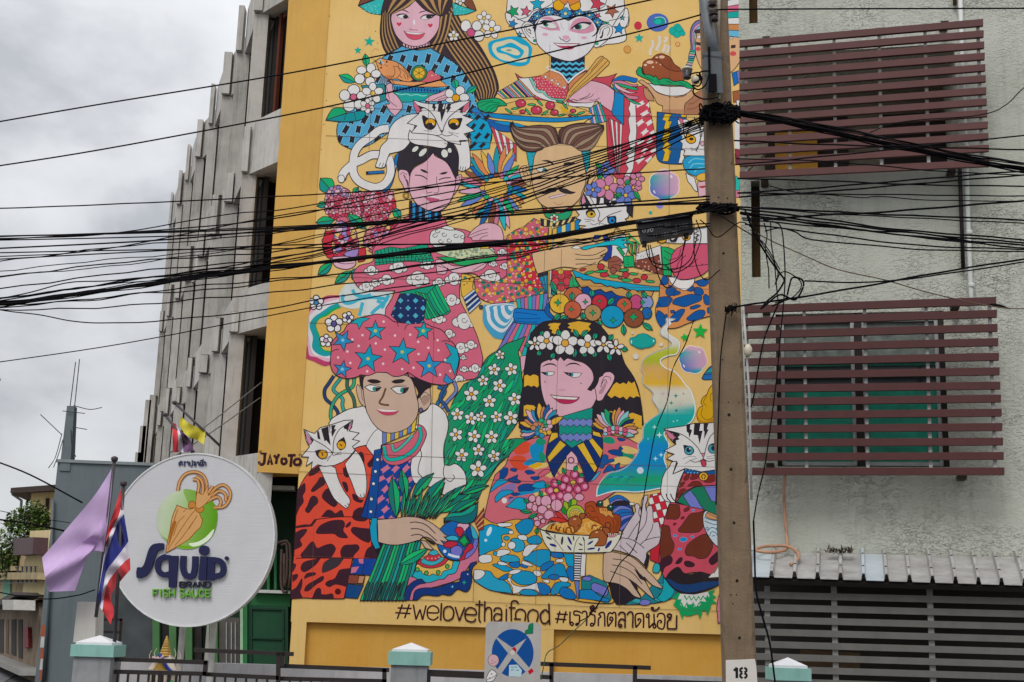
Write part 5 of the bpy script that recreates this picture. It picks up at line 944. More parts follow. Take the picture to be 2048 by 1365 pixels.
F('#1c78c4', '290 235! 330 220 500 240 640 250 700 265! 720 300 745 350! 690 400 500 410 350 400 300 390! 275 310', 1.5, 3); Ls(1.6, '300 270 420 280 560 300', '310 340 450 345 600 340', '300 370 420 385 560 385', col='#0f4a8c'); F('#1a5c9e', '640 250! 660 200 700 160 710 260 760 320 745 350! 690 320', 1.3, 3)
stripes(None, ((360, 790), (440, 780), (370, 1000), (430, 900)), 1, ['#d9a8ba'], 1.0); D('painted_sash_and_trousers', T)
S()
for x, y, rx, ry, c_ in ((990, 70, 115, 100, '#c0694a'), (1105, 140, 100, 95, '#d9a8ba'), (1300, 150, 92, 92, '#c43f4c'), (825, 165, 118, 115, '#e0b64a'), (980, 240, 102, 105, '#c2654a'), (1720+10, 150, 75, 90, '#c2557e'), (1860, 150, 75, 80, '#8a9ac8'), (1590, 185, 92, 88, '#c2654a'), (1220, 275, 100, 98, '#b08a5e'), (1860, 280, 60, 70, '#2a6ab0'), (1705, 335, 120, 112, '#8c5038'), (1450, 320, 138, 132, '#2396c0')): E(c_, x, y, rx, ry, 1.7, 0, 22)
for x, y, r_ in ((805, 155, 48), (1130, 145, 36), (1300, 135, 30), (965, 235, 36), (1220, 275, 40), (1460, 365, 42), (1595, 170, 34), (1700, 325, 60), (1810, 150, 34), (1890, 290, 22)): C.star(x, y, r_, '#22a468', .05, 1.0, .42, 4)
for t in ((730, 10, 790, 60), (720, -110, 790, 50), (975, 30, 970, 130), (1200, 0, 1215, 90), (1395, 185, 1480, 90), (1640, 20, 1650, 110), (760, 360, 840, 290), (830, 360, 920, 310), (1100, 270, 1105, 360), (1275, 365, 1320, 435), (1590, 540, 1580, 410), (1930, 480, 1800, 390), (1800, 30, 1860, 100)): C.leaf(*t, 32, '#1f9488', '#2ab074', 1.4)
D('painted_fruit_row', T)
# ---- green flowering plant between the lower figures
S(); G(780, 580)

pl = F('#1f9468', '1610 555! 1540 700 1520 740 1545 850 1560 1000 1580 1200 1560 1450 1480 1620 1360 1780 1330 1790! 1500 1765 1700 1780! 1500 1900 1300 2060 1200 2200 1100 2360 1040 2500! 900 2520 820 2400 640 2300! 650 2100 640 1900 660 1700 690 1500 760 1300 880 1120! 1000 1060 1060 1000 1110 870 1180 780 1280 720 1380 640 1500 600', 1.8, 3)
rn = random.Random(31)
gp = ['#27b070', '#1c8a74', '#2bbf7a', '#177a6a', '#30a874', '#1f9c86']
def flow(x, y): # direction of the strands
    if y < 1300: return math.radians(118+12*math.sin(x/160))
    return math.radians(128+16*math.sin((x+y)/260))
for i in range(150):
    x = rn.uniform(640, 1600); y = rn.uniform(600, 2420); q = []; xx, yy = x, y; n_ = rn.randint(6, 10)
    for k in range(n_): q.append((xx, yy)); a = flow(xx, yy)+rn.uniform(-.14, .14); xx += 48*math.cos(a); yy += 48*math.sin(a)
    w_ = rn.uniform(16, 30); nn = len(q); A = []; Bq = []
    for k in range(nn):
        a = flow(*q[k]); h_ = w_*math.sin(math.pi*(k+.15)/(nn-.7)); A.append((q[k][0]-h_*math.sin(a), q[k][1]+h_*math.cos(a))); Bq.append((q[k][0]+h_*math.sin(a), q[k][1]-h_*math.cos(a)))
    F(rn.choice(gp), A+Bq[::-1], 1.0, 0, None, pl)
for x, y, r_ in ((1305, 775, 58), (1235, 950, 75), (1440, 945, 78), (1105, 1080, 68), (1295, 1140, 82), (965, 1240, 90), (1180, 1325, 80), (1480, 1300, 80), (800, 1480, 78), (960, 1530, 80), (1080, 1510, 66), (1265, 1510, 72), (1435, 1525, 88), (785, 1720, 82), (995, 1740, 80), (1205, 1750, 82), (1050, 1905, 74), (850, 1965, 82), (1235, 1975, 76), (1045, 2130, 102)): C.flower(x, y, r_, 5, '#dcdad8', '#dfa544', rn.uniform(-.3, .3), 1.4, .26, .95)
for t in ((1000, 2380, 1180, 2350), (640, 2400, 900, 2520)): pass
D('painted_flowering_plant', T)
# ---- flower crowned figure (lower right)
S(); G(980, 580)
hb = F('#26202a', '480 520! 600 400 700 370 900 350! 1200 370 1320 440 1430 580 1540 720 1600 880 1700 1030 1760 1180 1800 1400 1820 1600! 1700 1620 1200 1600! 1000 1700 500 1700 350 1640! 340 1480 380 1200 400 1000 420 850 440 720', 1.6, 3)
Y2 = '#dfae48'
F(Y2, '700 405! 760 395 840 400 810 440! 820 480! 770 530! 730 510! 740 480! 700 460! 720 440! 690 425!', 0, 0); F(Y2, '920 400! 1050 375 1200 400! 1165 440! 1195 470! 1140 520! 1080 540! 1040 520! 960 500! 970 470! 920 450! 950 425!', 0, 0)
F(Y2, '405 1020! 440 1005! 475 1025! 510 1005! 550 1010! 575 1030! 582 1140! 560 1165! 520 1140! 490 1155! 450 1135! 400 1160!', .8, 0); F(Y2, '1460 1130! 1500 1095! 1540 1120! 1580 1100! 1620 1120! 1640 1080! 1680 1110! 1715 1085! 1780 1280! 1740 1265! 1700 1290! 1660 1265! 1620 1310! 1580 1270! 1540 1290! 1480 1260! 1440 1290! 1390 1250!', .8, 0)
F(Y2, '1390 1450! 1440 1440! 1500 1470! 1560 1440! 1620 1480! 1690 1460! 1800 1500! 1800 1640! 1390 1640!', 0, 0); F(Y2, '400 1380 440 1365 520 1375 560 1420 560 1520 400 1500', 0, 0)
F(Pk, '1335 1020! 1360 985 1420 975 1470 1010 1475 1060 1440 1140 1400 1200 1360 1260 1330 1310 1280 1320 1250 1290! 1200 1200 1200 1100', 1.4, 3); Ls(1.2, '1320 1140 1335 1070 1370 1030 1420 1040 1430 1070', '1310 1160 1340 1090 1370 1070 1390 1110'); F('#b48a98', '1350 1120 1370 1090 1380 1130 1340 1220 1300 1240 1290 1215 1320 1170', 0, 3)
F(Pk, '595 940! 610 870 700 830 770 815! 840 800 920 815! 1060 830 1150 880 1210 960 1230 1050 1210 1110 1160 1180! 1200 1200 1240 1160 1265 1290! 1220 1380 1150 1450 1060 1500 960 1522 860 1520 780 1480 700 1420 650 1340 620 1240 600 1120', 1.5, 3)
F('#26202a', '590 960! 590 900 640 850 710 835! 715 850! 760 815! 800 850! 835 800! 875 850! 920 815! 1000 845! 1100 870 1180 930 1220 1000 1225 1080 1190 1150 1150 1195! 1230 1180 1280 1110 1300 1040 1330 1000! 1400 900 1400 780! 1100 700 700 700 480 760! 480 900', 0, 3)
Ls(3.0, '615 918 680 885 750 885 795 915', '890 912 950 880 1020 878 1078 908', taper=2)
F('#26202a', '595 975! 660 980 700 1000 690 1020 640 1005', 0, 3); F(Wt, '640 990! 700 972 770 980! 740 1015 680 1020', 1.0); E('#2c84a0', 672, 998, 18, 22, 0); E('#26202a', 655, 998, 12, 18, 0)
F('#26202a', '868 975! 940 985 980 1000 970 1030 920 1015', 0, 3); F(Wt, '920 1000! 980 985 1090 992! 1050 1035 980 1040', 1.0); E('#2c84a0', 970, 1008, 20, 24, 0); E('#26202a', 950, 1005, 14, 20, 0)
E('#6a3a44', 652, 1095, 8, 8, 0); E('#6a3a44', 1078, 1112, 8, 8, 0); F('#cfa0ae', '820 1180 890 1180 880 1200 820 1200', 0, 3)
F('#b83a5c', '712 1245! 850 1265 1060 1275! 1040 1310 960 1350 850 1350 780 1310', 1.1, 3, '#6a1f34'); F('#e4dcdc', '720 1252! 850 1268 1050 1280! 1010 1305 880 1300 770 1290', .6, 3)
D('painted_crowned_figure', T)
S()
for t in ((600, 490, 640, 560), (800, 470, 830, 560), (990, 470, 1050, 570), (1160, 480, 1080, 560), (1270, 515, 1220, 590), (1460, 535, 1400, 600), (1635, 715, 1550, 690), (410, 660, 480, 655), (575, 790, 590, 720), (720, 820, 770, 750), (1000, 810, 1010, 690), (1110, 800, 1130, 740), (1240, 810, 1240, 720), (1430, 850, 1400, 750)): C.leaf(*t, 30, '#1f9488', '#2ab074', 1.3)
for x, y, r_, s in ((530, 645, 88, .75), (670, 610, 118, 1), (890, 635, 152, 1.05), (1155, 655, 125, 1), (1345, 655, 108, .8), (1490, 690, 100, .75)): C.flower(x, y, r_, 5, Wt, '#e0a84c', .05, 1.6, .28*s if s > .9 else .2, s)
D('painted_flower_crown', T)
# ---- camouflage coat of the crowned figure
S(); G(980, 780)
rb_ = F('#d0707c', '400 620! 500 580 700 540! 1000 560 1300 520! 1600 570 1750 640! 1850 900! 1500 1200 1200 1400! 1150 1560! 700 1560! 400 2100! 100 2300! -100 2300! -110 1700 -80 1560 0 1200 60 1010! 180 900 230 770 300 700', 1.6, 3)
blotch(rb_, [(400, 700, 120, 70, -.6), (350, 880, 110, 90, .3)], '#dc5a44', 0, seed=4); blotch(rb_, [(560, 700, 80, 110, .3), (520, 850, 130, 50, -.2), (480, 1180, 190, 60, -.3)], '#2a8ec0', 0, seed=5); blotch(rb_, [(600, 620, 60, 45, 0), (1400, 600, 90, 40, .1), (620, 800, 40, 70, 0), (1600, 780, 120, 45, .2)], '#23906e', 0, seed=6); blotch(rb_, [(620, 900, 120, 34, -.3), (1650, 720, 130, 40, .2), (700, 1000, 90, 40, .2), (600, 1250, 90, 40, 0), (1560, 850, 140, 50, -.1)], '#dcbf7a', 0, seed=7); blotch(rb_, [(540, 900, 80, 30, -.3)], '#d9ac2e', 0, seed=8)
blotch(rb_, [(160, 990, 50, 80, .4), (280, 950, 46, 22, .2), (470, 980, 62, 26, 0), (540, 1050, 54, 26, 0), (440, 1160, 130, 46, -.2), (1500, 750, 90, 40, .2), (1555, 590, 50, 20, .2), (300, 1240, 50, 20, 0), (1550, 700, 26, 24, 0), (250, 1290, 30, 20, 0)], '#1e4a8c', .8, seed=9)
blotch(rb_, [(640, 990, 70, 34, -.5)], '#cf6a7c', 1.2, seed=2); blotch(rb_, [(200, 1180, 120, 50, -.4), (350, 1330, 150, 50, -.1)], '#8a78b0', 0, seed=11)
F('#2f9cc8', '0 1220! 10 1180 80 1080 130 1055 200 1070 215 1085 160 1120 100 1150!', 1.3, 3); F('#1e4a8c', '215 1060! 330 1010! 320 1060! 370 1085! 340 1110 220 1090', 1.2, 3); F('#2f9cc8', '65 1330 60 1280 120 1210 200 1190 270 1200 270 1225 200 1250 130 1290 80 1335', 1.3, 3); E(Wt, 170, 1315, 32, 34, 0); F('#27a3c4', '185 1390! 260 1330 320 1280 400 1290 430 1350! 430 1400 420 1450 340 1420!', 1.3, 3); F('#2f9cc8', '490 1150! 540 1100 640 1080 660 1165! 560 1170', 1.3, 3)
for t in ('1300 830! 1350 770 1400 790 1400 830 1460 820 1470 850 1380 880 1340 930 1300 920', '1340 990 1400 900 1460 920 1470 970 1400 970', '1480 930! 1490 890 1540 870 1530 920! 1560 930 1650 880! 1620 950 1570 975 1480 970'): F('#1e5a9c', t, 1.3, 3)
F('#4fa8cc', '1180 1100! 1240 1020 1290 970 1310 980 1250 1060', 1.2)
col_ = F(Nv, '820 500! 730 520 690 620 665 780 700 900 740 1010! 760 1040! 800 960 900 800 965 720! 1020 800 1100 950 1130 1080 1160 1105! 1200 1060 1260 980 1310 860 1335 740 1335 600 1310 520 1210 490! 1100 560 960 640', 1.6, 3)
for t in ('730 510 800 510 810 560 690 640', '830 600! 905 655! 700 865! 680 800!', '1030 660! 1110 625! 1275 930! 1240 985!', '1170 600! 1215 575! 1340 720! 1310 815!', '1215 490! 1300 510 1330 570 1220 540!'): F('#dfb748', t, 1.2, 0, None, col_)
nk = F('#1f9484', '815 330! 1220 210! 1205 580! 1100 620 970 695! 860 600 820 540!', 1.5, 2)
for y in (350, 525): F('#7a88c8', [(800+i*38, y+(16 if i % 2 else -16)+ (i%3)) for i in range(12)]+[(1220-i*38, y+80+(16 if i % 2 else -16)) for i in range(12)], 1.2, 0, None, nk)
F('#dfb0bd', '905 790! 965 725! 1030 800 1050 900! 990 960! 905 950!', 1.2, 2); E('#dfb0bd', 962, 838, 34, 34, 2.2, 0, 16, '#6a1f34'); F('#d8b468', '800 960 900 810 905 960 830 1010', 1.0, 0); F('#d8b468', '1040 880 1100 960 1080 1000 1020 960', 1.0, 0)
# shoulder feather rosettes
def rosette(x, y, r0, r1, n, a0, a1, pal, seed):
    rn = random.Random(seed)
    for i in range(n):
        a = math.radians(a0+(a1-a0)*i/(n-1)); q = r1*rn.uniform(.85, 1.1); n_ = (-math.sin(a), math.cos(a)); wd = q*.13
        F(pal[i % len(pal)], [(x+r0*math.cos(a), y+r0*math.sin(a)), (x+q*.62*math.cos(a)+n_[0]*wd, y+q*.62*math.sin(a)+n_[1]*wd), (x+q*math.cos(a), y+q*math.sin(a)), (x+q*.62*math.cos(a)-n_[0]*wd, y+q*.62*math.sin(a)-n_[1]*wd)], 1.3, 3)
pal = ['#2f5f9e', '#dfb0bd', '#3a93b8', '#1b2c5a', '#e0b04c', '#c98866']
rosette(620, 460, 60, 280, 17, 150, 330, pal, 3); rosette(1480, 500, 60, 280, 17, 190, 372, ['#1b2c5a', '#d9a446', '#c98866', '#dfb0bd', '#8ac6cc', '#2aa06a'], 5)
rn = random.Random(3)
for i in range(20): a = i*2.4; q = 22*math.sqrt(i); E(['#3aa878', '#dfb04c', '#c98866', '#dfb0bd', '#3a93b8'][i % 5], 620+q*math.cos(a)*1.2, 450+q*math.sin(a), 32, 30, 1.2)
for i in range(12): E(['#8ac6cc', '#cf6a86', '#dfb0bd', '#cf5a78'][i % 4], 1370+(i % 6)*46, 500-(i//6)*40+abs(i % 6-2.5)*12-10, 30, 30, 1.2)
D('painted_patterned_coat', T)
# ---- steam rising from the bowl
G(1220, 580)
S()
sm = '765 350! 720 345 690 335 665 350 670 400 630 440 595 490 610 540 690 590 730 640 680 690 540 740 430 800 380 870 370 950 400 1000 385 1050 400 1120 480 1190 515 1240 500 1300 540 1365 575 1420 580 1470 480 1540 400 1620 385 1760 330 1840 330 1930 220 2080 100 2150 -20 2180 -140 2330 -160 2450! 60 2390 330 2400 620 2350! 700 2200 640 2000 700 1850 640 1700 800 1640 900 1610 980 1540 1010 1400 960 1210 880 1110 830 1040 760 970 660 930 600 870 610 820 700 780 790 760 825 660 800 600 720 550 670 500 680 440 720 400 690 370 730 365'
def smc(p):
    y = (p[1]-580)*5.933; x = (p[0]-1220)*5.933
    st = [(300, '#dcd8d4'), (640, '#d6d3c8'), (720, '#b9bc4a'), (840, '#a9b43a'), (930, '#d0a668'), (1120, '#dfb347'), (1200, '#d6cfc0'), (1400, '#cfccba'), (1480, '#2aa9a6'), (1700, '#25a08c'), (1850, '#2489c4'), (2100, '#2f8fc2'), (2250, '#2aa06a'), (2400, '#2aa0b4')]
    if x > 880 and y < 1500 and y > 1300: y += 60
    for (a, c1), (b, c2) in zip(st, st[1:]):
        if y <= b: k = max(0, (y-a)/(b-a)); return (*[u+(v-u)*k for u, v in zip(lin(c1), lin(c2))], 1)
    return (*lin(st[-1][1]), 1)
P_ = C.parse(sm, True, 4); nb = 34; y0, y1 = min(p[1] for p in P_), max(p[1] for p in P_); g_ = C.g; C.g = (0, 0, 1)
lev0 = None
for i in range(nb*2):
    a = y0+(y1-y0)*i/(nb*2); b = y0+(y1-y0)*(i+1)/(nb*2); V_, F_ = C.clip([(1150, a), (1500, a), (1500, b), (1150, b)], [(0, 1, 2, 3)], P_)
    if F_:
        if lev0 is None: lev0 = C.level(P_, [tuple(range(len(P_)))])
        C.emit(V_, F_, smc, lev0)
V_, F_ = C.ring(P_, 2.2); C.emit(V_, F_, (*lin('#dfe3e2'), 1))
C.g = g_; L(sm.split(' -160 2450!')[0].replace('!', ''), .9, '#3a3440')
for x, y, r_, c_ in ((580, 1030, 22, '#dca080'), (625, 1235, 26, '#cdb8b8'), (780, 1260, 24, '#2f8f88'), (725, 1345, 22, '#2f8f88'), (870, 1235, 14, '#9a9a80'), (835, 1360, 18, '#cfb0b0'), (785, 1435, 18, '#2a5a70'), (525, 1630, 20, '#bfe3e6'), (585, 1725, 28, '#c6e4e8'), (450, 1770, 12, '#7fd0c0'), (605, 1960, 22, '#bfe3ee'), (538, 2005, 22, '#bfe3ee'), (750, 1565, 12, '#a0dcd8'), (797, 1555, 12, '#a0dcd8')): C.star(x, y, r_*1.4, c_, 0, 0, .35, 4)
E('#cfdbe4', 358, 2145, 40, 40, 0)
for i in range(5): L('%d %d %d %d %d %d' % (-60+i*60, 2260+i*10, 0+i*60, 2220, 60+i*60, 2235), 2, ['#2a6ab8', '#3ab0c0'][i % 2], taper=2)
F('#1f8a86', '225 600 240 570 290 560 330 530 390 515 450 530 490 560 540 580 545 620 520 660 460 690 420 690 380 705 320 695 280 670 240 650', 0, 0); F('#26a39a', '235 600 250 575 300 565 340 538 390 525 440 540 480 570 530 590 535 620 510 650 460 675 400 690 330 685 280 660 245 640', .6, 3, '#15706c'); E('#c9ecea', 252, 620, 8, 22, 0); E('#c9ecea', 516, 608, 8, 14, 0)
C.star(1070, 495, 95, '#2bb04a', .05, 0); C.star(885, 565, 52, '#2bb04a', -.2, 0)
for x, y, r_ in ((265, 515, 14), (605, 652, 22), (305, 793, 34), (480, 600+890, 0.1)): E('#dcd2cc', x, y, r_, r_, 0)
F(Bl, '1090 1050! 1130 980 1180 920 1230 890! 1235 1065! 1120 1070', 1.8, 3); L('1100 1010 1235 1000', 1.3); F('#2aa39a', '1125 985 1230 900 1230 980', 1.0, 0)
F('#d9a82c', '1245 1150 1180 1170 1150 1240 1100 1280 1080 1340 1100 1380 1060 1400 1030 1480 1050 1560 1100 1600 1250 1600', 1.5, 4, '#5a3210'); Ls(1.3, '1150 1250 1110 1330 1140 1380', '1245 1200 1190 1250 1200 1330', '1100 1400 1080 1480 1130 1540 1200 1530 1230 1480', col='#8a5a1a'); F('#c08a2a', '1035 1480! 1070 1540 1140 1560 1240 1520! 1240 1600 1100 1600 1050 1560', 0, 3)
D('painted_steam_cloud', T)
# ---- blue cloud patterned sleeve
S(); G(980, 980)
bw = F('#dca951', '-90 330 0 380 100 400 300 350 450 380 600 480 700 700! 990 740! 1130 780! 1130 1040! 1400 1100! 1480 1300! 1420 1350 1100 1330 950 1290 800 1250 560 1250 250 1240 0 1190! -190 1080! -215 1000 -200 920 -140 850 -130 700 -130 500', 1.6, 3)
bc = ['#2a96c4', '#2b9dc8', '#2a8cc0', '#3aa3c8']
for t in ('-130 480! -60 430 20 410 80 430 250 470 240 520 140 540 150 640 100 700 0 730 -80 770 -130 780!', '300 430 330 400 400 350 490 350 520 400 500 470 440 530 350 520', '440 590 500 550 570 545 615 600 590 640 470 640', '240 600 290 575 370 590 410 640 400 710 320 740 250 700 290 660 280 620', '120 810 170 775 270 775 330 800 345 850 200 860 130 840', '30 895 60 880 150 890 270 945 180 970 90 930', '390 820 470 760 560 715 700 715 715 770 710 850 640 900 570 915 480 860', '255 1030 330 970 450 965 540 1010 555 1080 500 1120 380 1130 290 1090', '340 1215 400 1185 490 1180 580 1245 400 1250', '-190 1080! -170 1060 -90 970 0 970 60 1040 150 1070 230 1130 265 1230!  0 1190', '610 1050 650 980 740 900 820 875 880 900 900 970 945 1010 930 1040 850 1030 700 1050', '720 1240 760 1120 860 1090 950 1110 940 1150 850 1160 810 1230', '870 760! 990 760! 990 910 920 900 890 820'): F(rnd.choice(bc), t, 1.5, 4)
for t in ('220 880 270 860 350 860 340 920 260 920', '600 930 620 890 700 850 755 850 740 900 650 960 600 960', '100 1060 150 1020 215 995 200 1060 140 1070', '560 1130 600 1100 680 1130 720 1180 690 1240 590 1235', '690 1050 720 1010 800 1010 820 1050 760 1070', '720 740! 860 745! 870 800 800 810 730 790', '820 1230 850 1160 910 1160 980 1200 1020 1290 900 1290', '905 960 940 910 990 920! 990 1080 940 1060', '350 900 400 880 450 910 420 930'): F('#1f74ba', t, 1.4, 4)
for t in ('-135 800 -80 770 10 775 20 850 -60 870 -120 860', '-190 960 -140 950 -80 960 -60 1000 -120 1060 -190 1060', '90 400 250 395 240 430 120 440', '330 545 400 535 440 560 430 600 350 590', '80 740 120 710 220 715 235 750 130 790 80 790', '390 740 440 660 560 650 580 660 520 710 440 790 390 780', '90 860 130 850 210 880 190 900 110 890', '370 850 430 850 500 890 500 910 400 890', '230 970 300 945 370 950 330 990 240 1005', '790 825 870 825 860 860 790 860', '510 970 560 955 610 990 590 1025 540 1020', '620 1080 680 1065 710 1090 680 1110', '820 1040 920 1045 920 1090 850 1090', '200 1060! 240 1040 270 1120 400 1150 560 1100! 570 1150 590 1230 540 1190 400 1180 340 1220 270 1235! 265 1160'): F('#dcdcdc', t, 1.3, 4)
E('#dcdcdc', 258, 660, 48, 48, 1.4); E('#3aa3c8', 195, 575, 34, 26, 1.3); E('#dcdcdc', 158, 650, 24, 28, 1.2); E('#dcdcdc', 250, 505, 32, 22, 1.2); E('#cfe3ee', -10, 495, 26, 60, 0, .4); E('#cfe3ee', -50, 600, 18, 18, 0); E('#3aa3c8', 60, 755, 24, 26, 1.3)
F('#24808c', '1080 1040! 1180 1010 1380 1100! 1440 1300 1400 1350 1080 1280!', 1.2, 0); F('#2382c0', '1060 1190! 1200 1185 1300 1260 1420 1300 1400 1330! 1060 1290!', 1.4, 3); F('#7a7cc8', '1200 1130 1240 1105 1340 1140 1400 1180 1390 1250 1350 1260 1290 1230 1210 1190', 1.4, 4); F('#7a7cc8', '1090 1050 1150 1025 1210 1050 1180 1080 1130 1080', 1.3)
wh = F('#2a2438', '1005 755! 1085 760! 1065 1085! 995 1070!', 1.2, 0)
for i in range(11): F('#dcdce0', '1000 %d 1080 %d 1080 %d 1000 %d' % (765+i*29, 768+i*29, 782+i*29, 779+i*29), 0, 0, None, wh)
F('#6f84c8', '1000 1080! 1060 1085! 1050 1300! 1035 1300!', 1.4, 0); F(Wt, '1085 760! 1140 765! 1125 1025! 1070 1025!', 1.2, 0)
D('painted_cloud_sleeve', T)
S()
F('#241c24', '1400 1100! 1700 1110! 1790 1250 1800 1365! 1500 1365 1440 1280!', 0, 0); F('#24808c', '1790 1290! 1900 1160 2020 1040 2040 900 2060 760 2000 700! 2130 760 2140 980 2220 1060! 2220 1200 2150 1290 1960 1345 1600 1365! 1700 1300', 1.3, 3)
for t in ('1930 940 1960 870 2020 900 2000 980 1940 980', '1970 1110 2010 1180 2100 1180 2080 1120', '1680 1330 1730 1290 1790 1310 1800 1350', '2000 1250 2080 1200 2160 1140 2120 1250', '1940 1300 2000 1280 2060 1290 2020 1330', '2050 1000 2100 960 2120 1040 2080 1080'): F('#3aa8b4', t, 1.3, 3)
F('#2aa5b0', '2060 1050! 2140 1080 2190 1160 2160 1260 2060 1330 1980 1290! 2040 1200', 1.3, 3); F('#7a7cc8', '1780 1330 1820 1300 1900 1320 1880 1365 1790 1365', 1.2)
ck = F('#c43844', '1900 60! 2100 20! 2180 170! 2060 600 2010 880! 1900 830! 1900 730! 1840 400!', 1.2, 0)
for i in range(8):
    for j in range(6):
        if (i+j) % 2: F(Wt, [(1850+i*62+j*22, 20+j*84-i*16), (1905+i*62+j*22, 5+j*84-i*16), (1927+i*62+j*22, 80+j*84-i*16), (1872+i*62+j*22, 95+j*84-i*16)], .9, 0, None, ck)
D('painted_checked_cloth', T)
S()
bl = ['#2f6fb8', '#7a80c8', '#1f4a94', '#7a80c8', '#2f6fb8']
G(1220, 980); C.strands('-20 110 100 60 240 150 280 280', '130 500 200 420 270 340 280 300', 9, bl, 1.2); F('#26202a', '0 190! 60 140 150 130 230 140! 230 180 100 185', 1.1, 3); F(Wt, '228 150! 285 150! 285 185! 235 185!', 1.0, 0)
F('#cdbfc4', '20 710! 130 575! 150 500 220 380 300 260 290 200! 310 165 345 180 370 260! 370 150 400 80 450 60! 440 130 420 180 430 260! 440 200 490 190 505 240 510 330 520 390! 560 380 580 400! 600 520 590 600 560 660 440 740 430 800 400 890! 300 800 150 740', 1.5, 3); Ls(1.4, '350 210 340 280 360 350 300 440 215 575', '440 260 420 400 350 500 290 605', '510 400 490 480 420 600', '130 570 250 590 350 650 405 695', '590 560 520 570 420 600 360 650', '110 660 240 780', '190 630 320 750')
F('#c9ad98', '-80 760! 0 735 130 760 240 790 330 850 440 960 520 1040 620 1160 600 1170! 500 1130 400 1030! 440 1130 520 1280 500 1285 430 1230 300 1110! 280 1140 360 1270 350 1285! 280 1260 200 1180 100 1120 0 1100! -80 1060', 1.6, 3); Ls(1.5, '30 820 160 840 280 910 350 1000 440 1120', '20 890 150 920 280 1000 380 1120', '0 965 120 1010 220 1060 300 1180'); F('#241c24', '280 930! 360 1000 430 1080 360 1060 320 1000', 0, 3); F('#241c24', '220 1050! 300 1110 330 1180 270 1140', 0, 3)
F('#241c24', '440 750! 470 780 450 900 430 950! 400 890!', 0, 0)
D('painted_dancing_hands', T)
# ---- noodle bowl with crab and blossoms
S(); G(980, 980)
for x, y, r_, p_ in ((785, 5, 120, 1), (985, -90, 150, 1), (790, 220+5, 0.1, 0)): pass
for x, y in ((1000, -180), (895, -120), (1070, -110), (930, -10), (1040, -5), (770, -75), (710, 10), (860, -40), (1120, -40), (750, 90), (830, 70)): E('#c65078', x, y, 52, 54, 1.6, 0, 14, '#5a1430'); E('#dd9ab4', x+6, y, 26, 28, 0)
E('#e0b55a', 785, 8, 32, 28, 1.5); E('#e0b55a', 985, -85, 34, 28, 1.4)
for x, y, rx, ry in ((1060, 90, 55, 45), (925, 95, 60, 58), (575, 130, 34, 60), (500, 105, 42, 44), (475, 190, 44, 42), (530, 215, 34, 48), (665, 135, 64, 68), (790, 185, 68, 72), (620, 235, 58, 52), (700, 300, 60, 58), (545, 345, 30, 26), (600, 325, 30, 24), (630, 375, 30, 30), (560, 400, 36, 38)): E('#dba3b8', x, y, rx, ry, 1.6, 0, 16, '#5a1430')
E('#dfb8a0', 697, 200, 24, 24, 1.2); E('#dfb8a0', 530, 160, 16, 16, 1.0); E('#dfb8a0', 585, 355, 12, 12, .8)
for t in ((590, 10, 620, 90), (400, 110, 460, 160), (355, 250, 500, 270), (450, 340, 570, 280), (550, 530, 560, 450), (860, -260, 900, -180), (1030, -290, 1000, -210), (650, -50, 710, 60-100), (790, -110, 840, -60), (1110, -190, 1050, -150)): C.leaf(*t, 26, '#1f9468', '#2aa86c', 1.3)
for t in ('870 150! 900 140 940 200 910 260! 880 230', '930 200 940 130 990 110 1030 130 1020 180 980 200'): F('#9db83a', t, 1.4, 3)
F('#2b8a34', '950 130 970 120 960 200 940 190', .8); F('#2b8a34', '840 250 880 200 920 280 900 300', 1.0); E('#a9be3c', 1015, 280, 108, 100, 1.6, 0, 18); E('#dcd89a', 1015, 300, 78, 76, 1.0, 0, 16); E('#e0b95a', 1015, 305, 68, 66, .8, 0, 16)
for k in range(6): a = math.pi+k*.55; L([(1015, 320), (1015+66*math.cos(a), 310+66*math.sin(a))], 1.0)
F('#d1443e', '765 265! 820 270 880 330 940 380! 850 370 800 310', 1.4); F('#d1443e', '705 345 760 325 850 340 940 380! 800 385 730 365', 1.4)
F('#d8d0a8', '590 465! 700 400 800 380! 940 400 1500 480 1560 515! 1540 530 1000 540 720 500', 1.3, 3)
F('#d99a4a', '660 480! 720 410 850 390 1000 370 1200 330 1480 400 1500 500! 1200 540 900 520', 1.2, 3); rn = random.Random(9)
for i in range(17):
    x = 720+i*44; y = 430+rn.uniform(-25, 50); L([(x, y+30), (x+20, y-20), (x+60, y-10), (x+70, y+35), (x+110, y+40)], 3.2, rn.choice(['#8a4a22', '#e3b66c', '#7a3a1c', '#e3b66c']), 5); 
F('#dcd9c6', '590 470! 700 505 900 530 1180 545 1400 560 1560 520! 1530 600 1480 680 1430 740! 1200 748 900 745 720 735! 640 620', 1.6, 3)
for x, y, a, rx, ry, c_ in ((685, 520, .5, 34, 10, 0), (700, 575, .5, 38, 12, 0), (748, 658, .3, 46, 16, 1), (855, 605, 1.7, 52, 14, 0), (945, 605, 1.1, 56, 14, 1), (940, 690, .9, 40, 12, 1), (990, 575, 1.5, 34, 8, 0), (1075, 650, .5, 26, 9, 0), (1110, 585, 1.2, 32, 9, 1), (1190, 630, -.6, 42, 12, 1), (1200, 700, -.15, 52, 12, 1), (1405, 650, -.9, 62, 22, 1), (1290, 710, -1.2, 26, 12, 1), (1075, 710, 0, 28, 8, 0), (770, 555, 1.5, 26, 7, 0)): E('#26307e' if c_ else '#2a3040', x, y, rx, ry, 0, a, 10)
Ls(1.1, '700 540 790 620 870 730', '990 740 1020 620 1060 560', '1120 740 1120 620 1110 590', '1560 520 1400 560 1180 545 900 530 590 470')
cb = '#a9502e'
